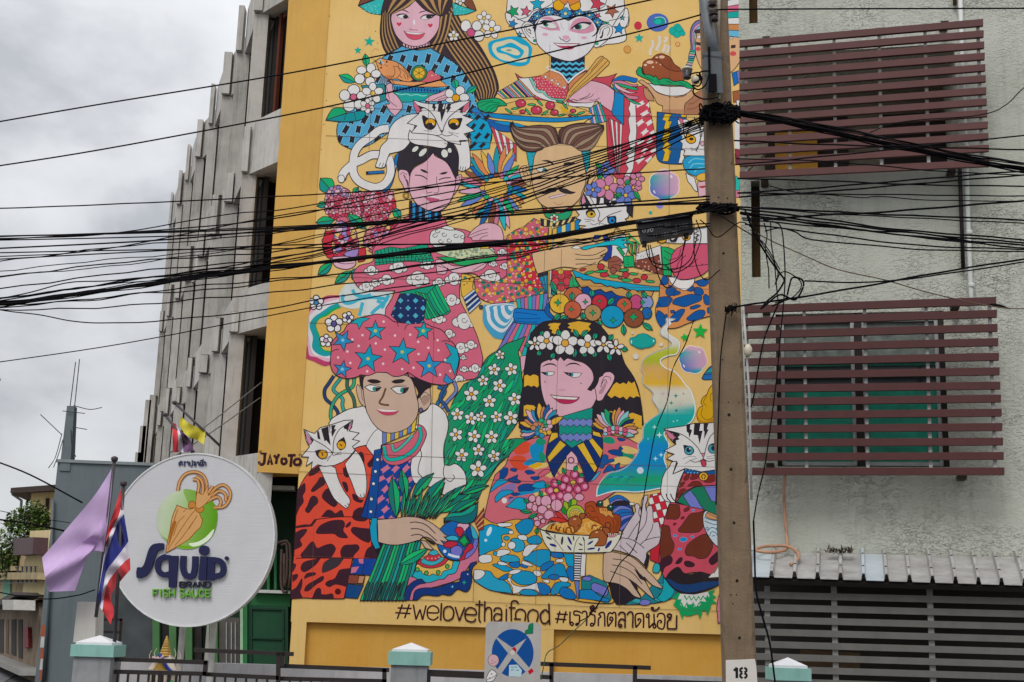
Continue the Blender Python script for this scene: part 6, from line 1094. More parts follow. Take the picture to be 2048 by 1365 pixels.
F(cb, '1130 230! 1130 170 1190 140 1240 150 1265 200! 1340 200 1420 230 1460 290! 1540 310 1550 420 1520 500 1440 520! 1400 480 1300 400 1160 330', 1.6, 3, '#4a1c10'); F('#d99a5a', '1290 215! 1380 215 1440 260 1470 340! 1400 300 1380 330 1340 290 1300 280', 1.0, 0); Ls(1.1, '1330 225 1325 250', '1350 225 1348 255', '1370 230 1372 258', '1395 240 1395 268', '1145 210 1200 190 1240 260 1190 250', '1160 270 1210 330 1270 320 1300 380', col='#4a1c10')
for x, y in ((1302, 165), (1425, 215)): E('#14463a', x, y, 38, 36, 1.4); E('#cfe0d8', x+6, y-14, 10, 8, 0)
for t in ('1480 320 1510 400 1460 500', '1510 310 1530 400 1490 500', '1450 350 1470 420 1420 490'): L(t, 3.6, '#8a4426', 4)
for t in ('930 420! 930 360 980 320 1050 320 1085 350 1085 400 1040 430! 1080 430! 1020 500 1000 490! 990 440!', '1170 580! 1200 510 1260 480 1330 480 1380 520 1390 570! 1360 660 1240 670! 1290 600! 1280 570', '1060 310 1080 280 1130 290 1120 330 1080 350', '1330 460 1370 445 1420 470 1410 520 1380 540', '1370 400 1410 390 1430 420 1410 455 1375 440'): F('#a35c36', t, 1.6, 3, '#3a140c')
E('#dcae90', 1005, 350, 18, 10, 0); E('#dcae90', 1265, 505, 16, 10, 0); E('#c22f44', 1450, 545, 55, 18, 1.0, -.1)
for i in range(5): L('%d 520 %d 560' % (1405+i*24, 1412+i*24), 1.2, '#e8dede')
D('painted_crab_noodle_bowl', T)
# ---- tongue-out cat, brown blotched coat, cup, green burst
S(); G(1220, 980)
bt_ = F('#c85666', '640 360! 700 170! 740 150 830 170! 1000 200 1120 230! 1110 340 1160 560 1290 690! 1320 800 1320 990! 1200 1010 1000 980 700 1050! 640 1040 590 900 580 800 600 600', 1.8, 3)
for t in ('660 350! 700 180! 740 170 820 180! 830 300 790 350 730 350', '810 470 850 420 900 350 950 290 1050 270 1110 250! 1100 340 1110 430! 1050 500 900 510 820 500', '620 430 680 425 710 460 720 560 760 650 740 740 680 800 600 830! 590 700 605 520', '890 730 920 650 1010 580 1100 530 1140 525! 1210 620 1210 700 1150 800 1060 820 990 790 910 780'): F('#6e3324', t, 1.2, 4, Mr_)
for t in ('600 830! 700 780 740 820 720 880 650 920 620 1000! 590 920', '1175 830 1220 780 1300 720 1310 810 1220 890 1180 870', '880 860 930 845 1000 880 980 915 900 910', '780 860 830 805 860 820 830 870 785 880'): F(Mr_, t, 1.0, 4)
for x, y, a, b in ((908, 235, 40, 22), (860, 335, 24, 16), (765, 408, 22, 14)): E('#7a2a2e', x, y, a, b, .8, -.5)
for x, y, r_ in ((770, 545, 24), (870, 590, 46), (975, 558, 22), (825, 705, 24), (985, 245, 20)): E('#2f8fc6', x, y, r_, r_*.65, .8, 0, 12, '#b890b8')
F('#241a20', '650 1060! 700 980 780 920 830 925 870 980 960 1005 1060 970 1180 1000! 1180 1050 1320 1040! 1320 1120! 1150 1200 900 1250 740 1170', 0, 3); F('#1d3f70', '660 1050! 720 1060 800 1110 950 1120 1100 1090 1310 1080! 1280 1130 1150 1180 950 1225 800 1190 720 1130', 1.4, 3)
F('#d8d6d4', '1320 850! 1280 910 1220 980 1160 1045! 1320 1035!', 1.0, 0); F('#9a6a5a', '1300 850! 1240 930 1190 1000 1240 990 1280 920!', 0, 0)
g2 = '#1f9c5e'
F(g2, '800 1220! 730 1290! 790 1290! 750 1365! 900 1500! 1000 1480! 1200 1400! 1150 1350! 1270 1350! 1210 1300! 1260 1270! 1210 1240! 1250 1180! 1100 1235 900 1250', 0, 0); F('#d8d6d2', '830 1235! 800 1300! 850 1300! 830 1360! 870 1400! 960 1400! 1080 1370! 1060 1320! 1140 1330! 1120 1280! 1180 1270! 1160 1210! 1000 1245', 0, 0)
L([(880+i*28, 1290+(26 if i % 2 else -20)+abs(i-5)*-3) for i in range(11)], 3.4, g2, 0); L([(840+i*36, 1370+(36 if i % 2 else -30)) for i in range(11)], 3.8, g2, 0)
for x, y in ((850, 1480), (950, 1450), (1060, 1480), (1150, 1440)): F(g2, [(x-50, y-90), (x+50, y-90), (x+6, y+60)], 0, 0)
F('#cf8296', '1330 1150! 1290 1260 1265 1400 1275 1480 1280 1585! 1400 1520! 1400 1150!', 1.5, 3)
F('#1f7a5c', '800 110! 860 50 960 -10 1080 -60 1300 -110! 1300 290! 1100 215! 950 190 780 150', 1.5, 3)
for t in ('860 60! 950 0 1010 90 1050 160 1110 215! 950 190!', '1110 -10! 1230 -60 1310 -80 1310 150! 1200 130'): F('#7a80c8', t, 1.4, 2)
cu = F('#c6d3da', '1100 320! 1120 260 1220 215! 1310 290! 1320 690! 1240 650 1160 540 1110 430', 1.7, 3); F('#d79a66', '1130 320! 1150 270 1240 260 1320 310! 1320 365! 1200 350', 1.3, 3); Ls(1.4, '1115 330 1200 360 1320 375', '1120 370 1220 410 1320 415', '1150 500 1200 450 1260 470 1290 540 1310 500', '1180 550 1200 500 1250 510 1280 560', '1205 550 1245 545', '1150 270 1200 300 1290 340', col='#2a5a7a'); E('#c6d3da', 1150, 460, 14, 16, 1.4, 0, 10, '#2a6a9a'); E('#c6d3da', 1278, 462, 16, 18, 1.4, 0, 10, '#2a6a9a'); F('#32a8c8', '1215 120! 1310 140! 1310 290! 1240 250!', 1.4, 0); F('#cf5a86', '1205 60 1260 30 1310 60 1310 140 1230 90', 1.3, 3)
D('painted_blotched_figure_with_cup', T)
S(); G(1220, 780)
F('#1d5a94', '880 935! 1050 970 1270 955! 1270 1010! 1100 1015 870 985!', 1.2, 2); F('#c85666', '870 990! 1060 1010 1280 1000! 1290 1140! 1000 1150 850 1250 780 1340! 790 1250!', 1.2, 2)
for t in ('870 1060 900 1010 940 1010 930 1060 890 1080', '950 1050 990 1000 1060 1000 1040 1050 970 1070', '1110 1090 1180 1020 1250 1020 1240 1080 1180 1105', '920 1140 980 1090 1060 1090 1100 1140! 950 1145', '830 1120 880 1090 880 1120 830 1160', '800 1240 840 1180 900 1180 860 1230 800 1290'): F('#7a2e28', t, .9, 3)
F('#1f7a5c', '790 1330! 860 1240 960 1180 1080 1145 1290 1130! 1290 1500! 1100 1420 950 1390', 1.4, 3); F('#7a80c8', '865 1260! 950 1190! 1020 1280 1070 1370 1110 1420! 950 1390!', 1.3, 0); F('#7a80c8', '1110 1145! 1290 1135! 1300 1350 1200 1320', 1.3, 0)
F(Wt, '1250 385! 1150 400 1000 400 880 430 640 465! 720 590! 780 650! 640 725! 760 765! 670 820! 800 870! 745 1000! 890 935! 1080 975 1265 950!', 1.7, 0); F(Wt, '790 850! 730 860 700 920 660 960 620 1050! 600 1200 630 1290 680 1330 770 1340! 790 1200 830 1070 885 945! 745 1000!', 1.6, 3); Ls(2.2, '665 1235 680 1290 720 1330', '715 1235 740 1290 770 1320')
F('#cf7f98', '650 480! 700 500 770 560 750 600! 700 570', .8, 2); F('#26202a', '640 470! 800 510 830 540! 800 560 820 590! 780 600 780 650! 740 620 750 590 780 570! 740 520', .6, 0); Ls(1.5, '650 478 820 520 940 590 1040 690 1075 760', '1250 490 1180 570 1140 680 1120 760')
for t in ('905 415! 950 405 945 470 970 480 940 570! 930 510 910 500!', '1000 405! 1070 405 1055 490 1095 490 1060 640! 1040 540 990 535!', '1110 405! 1165 400 1145 470 1165 475 1115 580! 1120 500 1110 480!'): F('#221c26', t, .5, 0)
F('#221c2a', '865 655! 930 665 990 700 990 750 940 780 890 750', 0, 3); E('#4fa0b0', 935, 722, 54, 52, 1.6); E('#1c2438', 930, 715, 28, 28, 0); E(Wt, 945, 702, 9, 9, 0); E('#4fa0b0', 1215, 700, 52, 56, 1.6); E('#1c2438', 1225, 695, 28, 30, 0); F('#221c2a', '1170 660 1220 635 1260 640 1250 660 1200 660', 0, 3)
F('#c98494', '1080 755! 1125 755! 1105 820!', 1.2, 0); Ls(1.4, '1105 820 1060 850 1000 860 950 840', '1105 820 1160 850 1230 840'); Ls(.8, '860 820 950 790 1020 800', '890 880 950 840 1030 815', '1140 800 1240 780', '1150 820 1250 810'); F('#c64a5e', '1070 840! 1100 830 1135 845! 1140 890 1120 915 1090 900', 1.4, 3); E('#e0ac44', 1108, 1030, 54, 52, 1.7, 0, 16); L('1100 1060 1085 1030 1105 1005 1130 1025 1115 1060', 1.8); dots(None, 900, 950, 1060, 990, 40, 9, '#7ab4dc', 3, .1)
D('painted_tongue_out_cat', T)
# ---- beret figure (lower left)
S(); G(560, 580)
for t, c_ in (('640 1020 580 1110 530 1190 540 1290 620 1365 680 1440 690 1500', '#27406e'), ('720 1050 650 1140 640 1200 740 1290 740 1365 760 1440 800 1440', '#3aa49c'), ('880 1040 860 1150 700 1250 620 1370 600 1500 620 1550', '#3aa47c'), ('800 1060 800 1160 870 1280 890 1400', '#3a6a5c'), ('1870 1150 1960 1200 1880 1330 1850 1400', '#2f6a9c'), ('2060 1080 2090 1200 1990 1320 1920 1400', '#7a88c0'), ('1980 1120 1900 1280 1960 1370 2000 1450', '#2f5a8c')): S(); L(t, 7.6, None, 5); L(t, 5.0, c_, 5); D('painted_cord', T)
S(); G(560, 780)
F(Wt, '580 400! 620 340 700 290 820 230 940 205 1000 190! 1030 240 1110 330 1200 420! 1640 420! 1650 290! 1740 240 1780 180 1830 170 1900 210 1960 270 1990 350 2000 420 1980 540 1950 640 1940 760 1950 890! 2010 900 2060 880 2110 890 2180 960 2210 1050 2200 1150 2120 1250 2030 1265 1920 1240! 1960 1100! 1830 1180! 1770 1150 1600 1110 1560 1020 1550 900 1580 780 1650 700! 1720 500! 1600 460! 1200 660! 1200 700! 1130 760 1090 800 1040 790 1020 760! 1020 660! 700 760!', 1.8, 3)
L('1660 690 1680 780 1650 880 1640 980 1690 1040', 1.6); L('1955 890 1940 950 1950 1040 2020 1090 2070 1040 2050 1010', 1.5); Ls(1.2, '1640 700 1640 600', '1210 425 1110 510 1040 620 1020 700'); Ls(1.4, '1035 750 1045 790', '1065 760 1080 795')
# coat, shirt
ct = F('#df5a4a', '380 940! 460 880 600 860! 880 700 1010 660! 1090 760! 1110 800! 1080 1100 1000 1365 960 1510! 1060 1530! 1080 1700 1090 1880! 1200 2000! 860 2010! 760 2480! 500 2480 300 2470 130 2480! 140 2200 170 1900 190 1500 210 1200! 290 1050', 1.8, 3)
dk = '#3c1c2a'
for t in ('370 960! 470 900 470 960 400 1010 340 1020', '210 1190! 290 1110 300 1200 270 1260 280 1330 230 1400! 190 1500!', '440 1100 480 1040 530 1060 530 1120 460 1170 400 1210 370 1200 390 1160', '355 1300 390 1260 440 1280 450 1340 400 1390 340 1460 300 1430 330 1370', '500 1270 540 1190 600 1180 650 1280 680 1350 640 1390 560 1340', '940 750 980 750 1000 820 990 890 950 870', '1040 880 1080 830 1110 800 1090 900 1060 920', '750 930! 790 930 830 1010 800 1040 760 1010', '740 1100 790 1110 810 1200 780 1200', '860 1240 900 1250 940 1300 990 1310! 960 1340 880 1310', '490 1510! 560 1430 620 1440 660 1470 730 1430 760 1510!', '860 1510! 880 1440 940 1400 980 1400! 960 1510!', '850 1510! 1070 1510! 1000 1560 900 1550', '190 1620! 300 1600 360 1600 410 1540 430 1550 380 1620! 190 1640!', '430 1700 470 1620 560 1570 640 1550 740 1550 770 1600 750 1670 800 1740 790 1760 700 1750 640 1710 520 1710', '180 1700! 260 1660 320 1660 290 1720 240 1780 260 1850 170 1900!', '260 1990 310 1880 390 1800 440 1880 520 1850 610 1830 660 1880 640 1940 600 2000!', '720 1920 760 1850 850 1840 920 1840 940 1890 880 1960 870 1990! 730 1990!', '845 1660 870 1630 950 1640 1060 1650! 1070 1800 1000 1800 920 1750 860 1700', '1000 1990! 1030 1900 1090 1850! 1200 1880! 1200 2000!', '780 1620 810 1580 840 1570 830 1610 790 1635', '250 2100 300 2040 480 2000! 440 2060 370 2120 300 2160 260 2150', '290 2240 320 2180 410 2170 420 2195 340 2220', '290 2380 320 2320 420 2260 510 2210 510 2260 430 2310 350 2380 310 2390', '150 2200! 210 2190 200 2240 150 2280!', '140 2380! 200 2340 260 2240 260 2330 240 2400 270 2470! 130 2480!', '380 2480! 430 2370 480 2360 490 2430! 560 2430 620 2420 640 2480!', '540 2310 570 2270 650 2240 700 2150 740 2130 830 2120! 790 2340! 730 2320 650 2310 590 2340', '160 2060! 190 2080 160 2150 140 2150!'): F(dk, t, 1.0, 4, '#4a1420')
F('#3a3038', '500 2160 520 2060 600 2000! 760 1995! 700 2080 620 2130 530 2165', 1.0, 3, '#4a1420'); E('#5a0f14', 688, 2395, 34, 34, 1.0)
L('190 2000 500 1995 1200 2010', 1.8, '#3a1018'); L('420 1540 700 1510 960 1510', 1.8, '#3a1018')
sh = F('#1f4696', '1200 690! 1230 780 1300 850 1500 830 1640 720! 1580 780 1550 900 1560 1030 1600 1110! 1500 1300! 1370 1530! 1060 1530! 960 1510! 1010 1365 1080 1100 1120 800!', 1.5, 2)
flags(sh, 1190, 820, 1620, 1560, 120, 120, '#cf7a94', .9, 55, 26, 11)
F('#1f4f96', '1120 720! 1205 700! 1150 1365 1120 1540! 1030 1530! 1070 1100!', 1.4, 0)
for x, y in ((1158, 830), (1133, 970), (1110, 1115), (1083, 1288), (1085, 1300-2), (1078, 1447)): E('#dde0e6', x, y, 20, 20, 1.2)
# neck and collar
F('#cf6a7c', '1210 660! 1215 800 1260 870 1340 895 1450 880 1600 790 1680 680 1740 530 1700 440 1640 410! 1600 520 1400 620', 1.5, 3, ); 
for t, c_, w_ in (('1235 670 1260 800 1340 830 1480 790 1600 700 1670 560 1655 440', '#2ab0a4', 6.4), ('1280 670 1310 760 1370 775 1500 720 1600 620 1620 540', '#2ab0a4', 0), ('1330 650 1350 720 1400 710 1500 620 1570 540', '#58b5a8', 5)):
    if w_: L(t, w_+2, None, 5); L(t, w_, c_, 5)
stripes(None, ((1215, 425), (1630, 290), (1215, 655), (1600, 490)), 8, ['#6a82c0', '#dcbb50'], 1.2)
F('#c9ac9a', '920 -60! 905 0 940 130 985 190 1010 210! 1000 0', 1.3, 3) ; Ls(1.0, '940 -40 965 0 975 90 990 130')
F('#c9ac9a', '1780 -20! 1790 150 1740 230 1700 250! 1640 240 1620 100 1700 0', 1.4, 3); Ls(1.1, '1670 120 1670 60 1720 30 1780 70', '1690 160 1680 110 1730 70 1770 110'); F('#a88a7a', '1690 110 1750 60 1780 90 1760 150 1700 190', 0, 3); E('#6a6080', 1672, 243, 24, 28, 1.4)
G(560, 580)
F('#c9ac9a', '980 1050! 1100 980 1250 985! 1500 1020 1580 1100 1620 1260 1640 1340! 1640 1450 1600 1550 1500 1650 1340 1700 1210 1680 1100 1580 1030 1450! 1010 1360 990 1220', 1.5, 3)
F('#241c24', '940 1020! 1000 1030 990 1080 985 1200! 950 1130', 0, 2); F('#241c24', '1540 1030! 1680 1060 1780 1110 1800 1150! 1720 1200 1660 1280 1620 1310! 1640 1220 1590 1120', 0, 2)
F('#2a1c20', '1030 1080! 1080 1062 1160 1070 1205 1095! 1160 1112 1080 1108', 0, 3); F('#2a1c20', '1318 1095! 1360 1070 1440 1062 1490 1075! 1450 1105 1370 1115', 0, 3)
F(Wt, '1005 1155! 1080 1130 1200 1160! 1160 1200 1080 1205', 1.5); F('#2a1c20', '1110 1155! 1200 1162! 1160 1195 1125 1198', 0, 2); E('#2a8c78', 1118, 1178, 20, 24, 0); F(Wt, '1315 1170! 1400 1150 1528 1165! 1490 1220 1400 1235', 1.5); F('#2a1c20', '1440 1165! 1525 1168! 1490 1215 1450 1225', 0, 2); E('#2a8c78', 1445, 1195, 20, 28, 0); Ls(.8, '1030 1140 1100 1118 1190 1130', '1340 1150 1420 1132 1500 1140')
L('1255 1170 1220 1270 1180 1340 1230 1365 1295 1370', 4.0, '#6b4a3a', 4)
F('#c25068', '1140 1418! 1250 1440 1410 1436! 1360 1480 1270 1492 1200 1470', .8, 3, '#8a3048'); F('#e8e0de', '1140 1416! 1250 1428 1408 1434! 1340 1448 1220 1446', 0, 3)
F('#d06a80', '610 700! 620 620 680 550 760 490! 800 420 900 350 1060 310! 1150 290 1250 310 1350 380! 1420 390 1500 400! 1580 390 1720 400 1800 440! 1900 470 1960 520 2010 600! 2060 640 2110 740 2130 840 2100 980 2080 1040! 2000 1120 1900 1130 1780 1110! 1650 1060 1520 980! 1450 1020 1350 1030 1270 985! 1150 980! 1050 1020 960 1010! 900 1040 800 1055 720 1040 650 1000 600 900', 1.8, 3)
for x, y, r_, a, c_ in ((1132, 490, 125, 0, '#2f9dba'), (1045, 820, 170, .15, '#2a9dbc'), (1450, 740, 165, .1, '#2a9dbc'), (1770, 905, 160, .0, '#3a93c8'), (1700, 490, 115, .1, '#2aa5b0'), (745, 600, 130, .5, '#3a8fbf'), (740, 945, 110, .2, '#3a8fc4')):
    C.star(x, y, r_, c_, a, 1.7, .42); E('#c9c05a' if r_ > 112 and x > 800 else '#8ac6dc', x, y, 20, 20, 0)
F('#2aa5bc', '1960 630! 2100 700 2125 820 2110 910 2070 1010! 2020 880 1930 860! 2030 770', 1.5, 0); F('#2aa5b4', '835 400! 900 350 960 330 1070 340! 980 390 940 470! 915 405', 1.4, 0); F('#3a93c8', '1940 1080! 1965 1000! 2060 1090! 1990 1120', 1.3, 0)
Ls(1.4, '1405 440 1390 390 1350 375', '1480 480 1500 430 1560 395', '620 740 650 715 700 710', '1830 600 1820 500', '1915 615 1970 605 2015 620', '1510 975 1530 1020')
for x, y in ((1230, 380), (980, 540), (1365, 545), (1545, 535), (860, 592), (935, 668), (1137, 638), (1640, 620), (1245, 712), (800, 735), (690, 805), (835, 870), (1225, 880), (1645, 765), (1760, 690), (1450, 942), (1585, 927), (1035, 970), (1870, 600), (1880, 720), (1960, 835), (2020, 965), (1900, 1010)): E('#e9cdd2', x, y, 15, 15, 0)
hat = F('#17305e', '1420 60! 1500 45 1620 60 1735 120! 1700 380! 1650 400 1530 405! 1400 380! 1320 300!', 1.8, 2)
for i in range(-6, 9):
    for j in range(-6, 9):
        x = 1520+i*62*.72+j*62*.72; y = 220-i*62*.72+j*62*.72
        if (i % 2 == 0) and (j % 2 == 0): F('#55b0cc', [(x, y-38), (x+38, y), (x, y+38), (x-38, y)], 1.0, 0, None, hat)
        elif (i % 2) and (j % 2): E('#9fb4dc', x, y, 8, 8, 0, clip=hat)
D('painted_beret_figure', T)
# cat on his shoulder
S(); G(560, 780)
F(Wt, '460 910! 590 900 660 930! 690 1050 760 1200 830 1300 820 1370 790 1410 740 1380! 640 1290 560 1130 500 1000', 1.6, 3); F(Wt, '770 880! 900 720! 960 800 1010 930 1030 1100 1020 1240 990 1280 940 1280 900 1240! 850 1100 800 980', 1.6, 3); Ls(1.5, '955 1240 965 1275', '995 1225 1000 1265', '770 1370 800 1400', '800 1350 820 1370')
F(Wt, '285 470! 350 500 410 520! 480 450 560 430! 660 400! 760 365 865 360! 850 450 820 490! 940 515! 860 590! 945 610! 860 675! 890 720! 820 800 740 860 640 900 520 910 450 890! 370 945! 385 855! 310 905! 340 800! 255 795! 350 680! 310 600', 1.7, 0)
F('#cf8aa8', '295 490! 380 610 350 660! 320 590', 1.0, 2); F('#26202a', '360 560! 400 600 370 650! 380 620', .5, 0); F('#cf8aa8', '855 370! 830 420 800 460 830 480! 850 430', .9, 2); F('#26202a', '850 370! 760 430 760 460! 790 470 800 500! 820 420', .5, 0)
for t in ('440 500! 460 490 480 590 450 580!', '490 465! 575 435 580 530 600 660! 550 600! 530 610!', '610 425! 660 420 640 470 665 470 620 560! 610 500 615 480!', '585 430 600 430 590 500 600 520'): F('#221c26', t, .5, 0)
Ls(1.5, '300 480 400 590 520 660 620 740', '780 420 700 480 640 600 630 740')
F('#26202a', '415 725! 480 710 560 730 560 800 500 830 440 790', 0, 3); E('#dfa43c', 508, 768, 54, 52, 1.4); F('#26202a', '668 650! 700 600 760 560! 785 640 760 700 710 720', 0, 3); E('#dfa43c', 728, 658, 52, 52, 1.4); Ls(2.2, '500 750 508 785', '715 645 735 670', sm=0); F('#8a4a54', '605 740 635 740 622 760', .8, 0); Ls(1.1, '622 760 600 790 560 850', '622 760 640 780 720 740', '540 830 590 790', '650 770 730 765')
D('painted_shoulder_cat', T)
# lower green bunch, hand, cuff
S(); G(560, 980)
F('#22479a', '880 815! 1190 815! 1090 1020! 1010 1010! 830 1000!', 1.3, 0); F('#cf7a94', '930 820 990 815 990 880 940 870', .0, 0); F('#cf7a94', '850 920 940 910 900 980 840 990', 0, 0); F('#8a4a3a', '820 1010! 1010 1020! 990 1120! 800 1110!', 1.3, 0); F('#c08a6a', '940 1020 1010 1025 980 1110 920 1110', 1.2, 0); F('#1d4a80', '800 1120! 990 1135! 920 1290! 770 1280!', 1.4, 0); L('1000 815 980 1010', 1.2)
F(Wt, '1150 345! 1255 345! 1270 620! 1180 610!', 1.1, 0)
for i in range(4): F('#c23a50', '1150 %d 1255 %d 1262 %d 1155 %d' % (350+i*75, 352+i*75, 382+i*75, 380+i*75), .5, 0)
F('#1b1626', '1170 620! 1290 640! 1210 760 1190 830! 1090 660!', 0, 0); F('#2c9cc0', '1090 335! 1155 335! 1150 450 1160 600 1190 690! 1130 705! 1080 600 1065 450', 1.5, 0)
stem = [(1210, 640), (1720, 600)]
for i in range(13):
    x0 = 1225+i*34; x1 = 960+i*42; F(['#2ab276', '#17806e', '#25a0a0', '#1c6a60', '#2bbf7a'][i % 5], [(x0, 640), (x0+36, 636), ((x0+x1)/2+46, 960), (x1+44, 1290), (x1+20, 1308), (x1-2, 1290), ((x0+x1)/2+6, 960)], 1.7, 3)
for i in range(9): F(['#14584f', '#1a4f58'][i % 2], [(1085+i*52-60, 1120+(i % 2)*30), (1125+i*52-60, 1100), (1080+i*48-60, 1290), (1050+i*48-60, 1300)], 1.4, 2)
C.leaf(1410, 890, 1760, 690, 60, '#1f9c7c', '#2fbf76', 1.6, 10)
for t in ((1330, -160, 1380, 340, 70, 0), (1440, -250, 1500, 130, 60, 0), (1830, -200, 1560, 120, 60, 20), (1960, -140, 1650, 340, 80, 20), (2310, 0, 1860, 280, 70, -20), (2200, -60, 1750, 330, 60, 10), (2360, 100, 1950, 380, 60, 30), (1880, 40, 1700, 360, 50, 0), (1600, 60, 1520, 340, 40, 0), (2480, -50, 2140, 60, 40, 10)): C.leaf(t[0], t[1], t[2], t[3], t[4], '#167a72', '#28b070', 1.7, t[5])
for i in range(13): C.leaf(1480+i*50+(i % 3)*18, -20+(i % 4)*40, 1440+i*33, 350, 22, ['#1c8a78', '#17705f'][i % 2], '#2fb878', 1.4, 0)
for i in range(5): C.leaf(2360-i*10, 140+i*30, 1940, 340+i*14, 26, '#14625c', '#1f9a80', 1.5, -30+i*14)
D('painted_green_bunch', T)
S(); G(780, 980)
F('#cf7a94', '230 1030! 300 1040 380 1000! 800 860 1040 640! 1050 860 940 900 830 1050 650 1120 450 1170 330 1180 270 1310! 210 1310! 200 1160!', 1.2, 2); F('#1c3a7c', '170 1310! 190 1180 260 1100 340 1060! 380 1070 420 1110! 330 1130 260 1200 230 1310!', 1.5, 3); F('#1c3a7c', '270 1310! 300 1200 400 1165 560 1160 700 1110 820 1090 850 980 930 960 950 880 1030 850! 970 960 970 1080! 940 1180 890 1210 800 1180 720 1250 620 1240 560 1260 400 1250 320 1310!', 1.7, 3)
C.star(740, 1150, 22, '#6fc0d8', 0, 0, .35, 4); C.star(880, 1100, 30, '#2fa08a', 0, 0, .35, 4); E('#bcd6e4', 922, 1003, 9, 9, 0)
F('#37b0c4', '260 1020! 290 980 300 930! 470 960 640 900 700 840! 830 850! 800 940 770 990 690 1010! 640 1060 590 1060! 540 1080 480 1100! 420 1100 380 1060! 320 1060', 1.6, 3); F('#e0bd6a', '300 930! 320 880! 500 920 640 880 690 830! 750 850! 730 930 690 950! 630 970 600 1020 540 1010! 500 1000 470 1020 420 1010! 380 990 370 960 320 970', 1.4, 3)
for x, y in ((325, 948), (432, 988), (572, 982), (680, 910)): E('#5aa85a', x, y, 24, 26, 1.5)
F('#c2454e', '320 870! 400 920 520 930 640 890 690 820! 640 800! 560 860 470 870 400 850 360 820!', 1.4, 3); F('#45b0c0', '360 850! 400 880 500 900 600 860 650 810! 600 800 500 830 400 810!', 1.2, 3); F('#c2454e', '400 800! 440 840 540 845 610 790! 580 760! 460 770!', 1.2, 3); F('#45b0c0', '450 760! 500 720 550 720 580 760! 520 780', 1.2, 3)
for x in (447, 497, 540, 580): E('#e6a8b0', x, 815-(x > 560)*14, 9, 9, 0)
E('#2068b4', 800, 600, 245, 240, 1.8, 0, 30)
sp_ = [(800+243*math.cos(2*math.pi*i/30), 600+238*math.sin(2*math.pi*i/30)) for i in range(30)]; sp_ = [C.px(p) for p in sp_]
for t, c_ in (('1000 350 1060 560 1060 760 900 860 880 780 950 700 1000 580 970 400', '#7a78c8'), ('960 380 1060 400 1080 560 990 580 960 480', '#45b0c8'), ('660 570 740 540 800 560 810 600 700 600', '#45b0c8'), ('810 400 940 410 900 480 860 500 800 450', '#d9a8c0'), ('770 470 820 440 870 470 860 530 830 560 790 520', '#c23a4c'), ('640 640 700 610 790 620 800 650 720 690 650 680', '#c23a4c'), ('720 700 800 660 860 700 850 760 800 800 740 780', '#7a78c8'), ('880 720 940 640 980 650 980 700 900 760 880 840 800 850 860 780', '#c23a4c'), ('900 480 950 450 970 540 970 620 930 580', '#1f4a94')): F(c_, t, 1.5, 3, None, sp_)
F('#2a6a50', '885 520! 950 625! 880 685! 800 605!', 1.6, 0); F('#27a85c', '885 545! 925 620! 878 660! 825 605!', 1.0, 0); E('#dfe6ee', 650, 730, 20, 20, 0); L('690 765 760 790 825 800', 5, '#d5dde8')
F('#156a74', '640 370! 700 290 800 260 900 260 1000 190 1040 150! 1030 290 990 370 930 400 850 400 740 370', 1.7, 3); F('#1fa08a', '650 340! 720 280 850 270 960 200! 1020 180 980 260 860 310 740 320', 1.2, 3)
stripes(None, ((1115, 210), (1110, 470), (1000, 370), (1050, 490)), 7, ['#9a3a34', '#d8a070'], 1.0)
F('#c9ac9a', '-150 355! 0 345 100 335 180 320 300 325 400 350 500 400 590 470 650 530 690 550 660 560! 640 560! 680 600 660 620! 600 600! 640 650 620 660 550 640! 480 580 400 560 350 600! 420 610 470 660 515 705 480 710! 420 690 380 630 340 600 250 625 100 655 -30 650 -140 620!', 1.6, 3)
Ls(1.8, '235 390 320 385 430 420 540 520', '245 465 340 465 440 510 560 610', '250 545 320 530 380 545 450 610'); F('#241c24', '430 580! 500 610 540 650 480 640', 0, 2)
D('painted_hand_with_gem_ball', T)
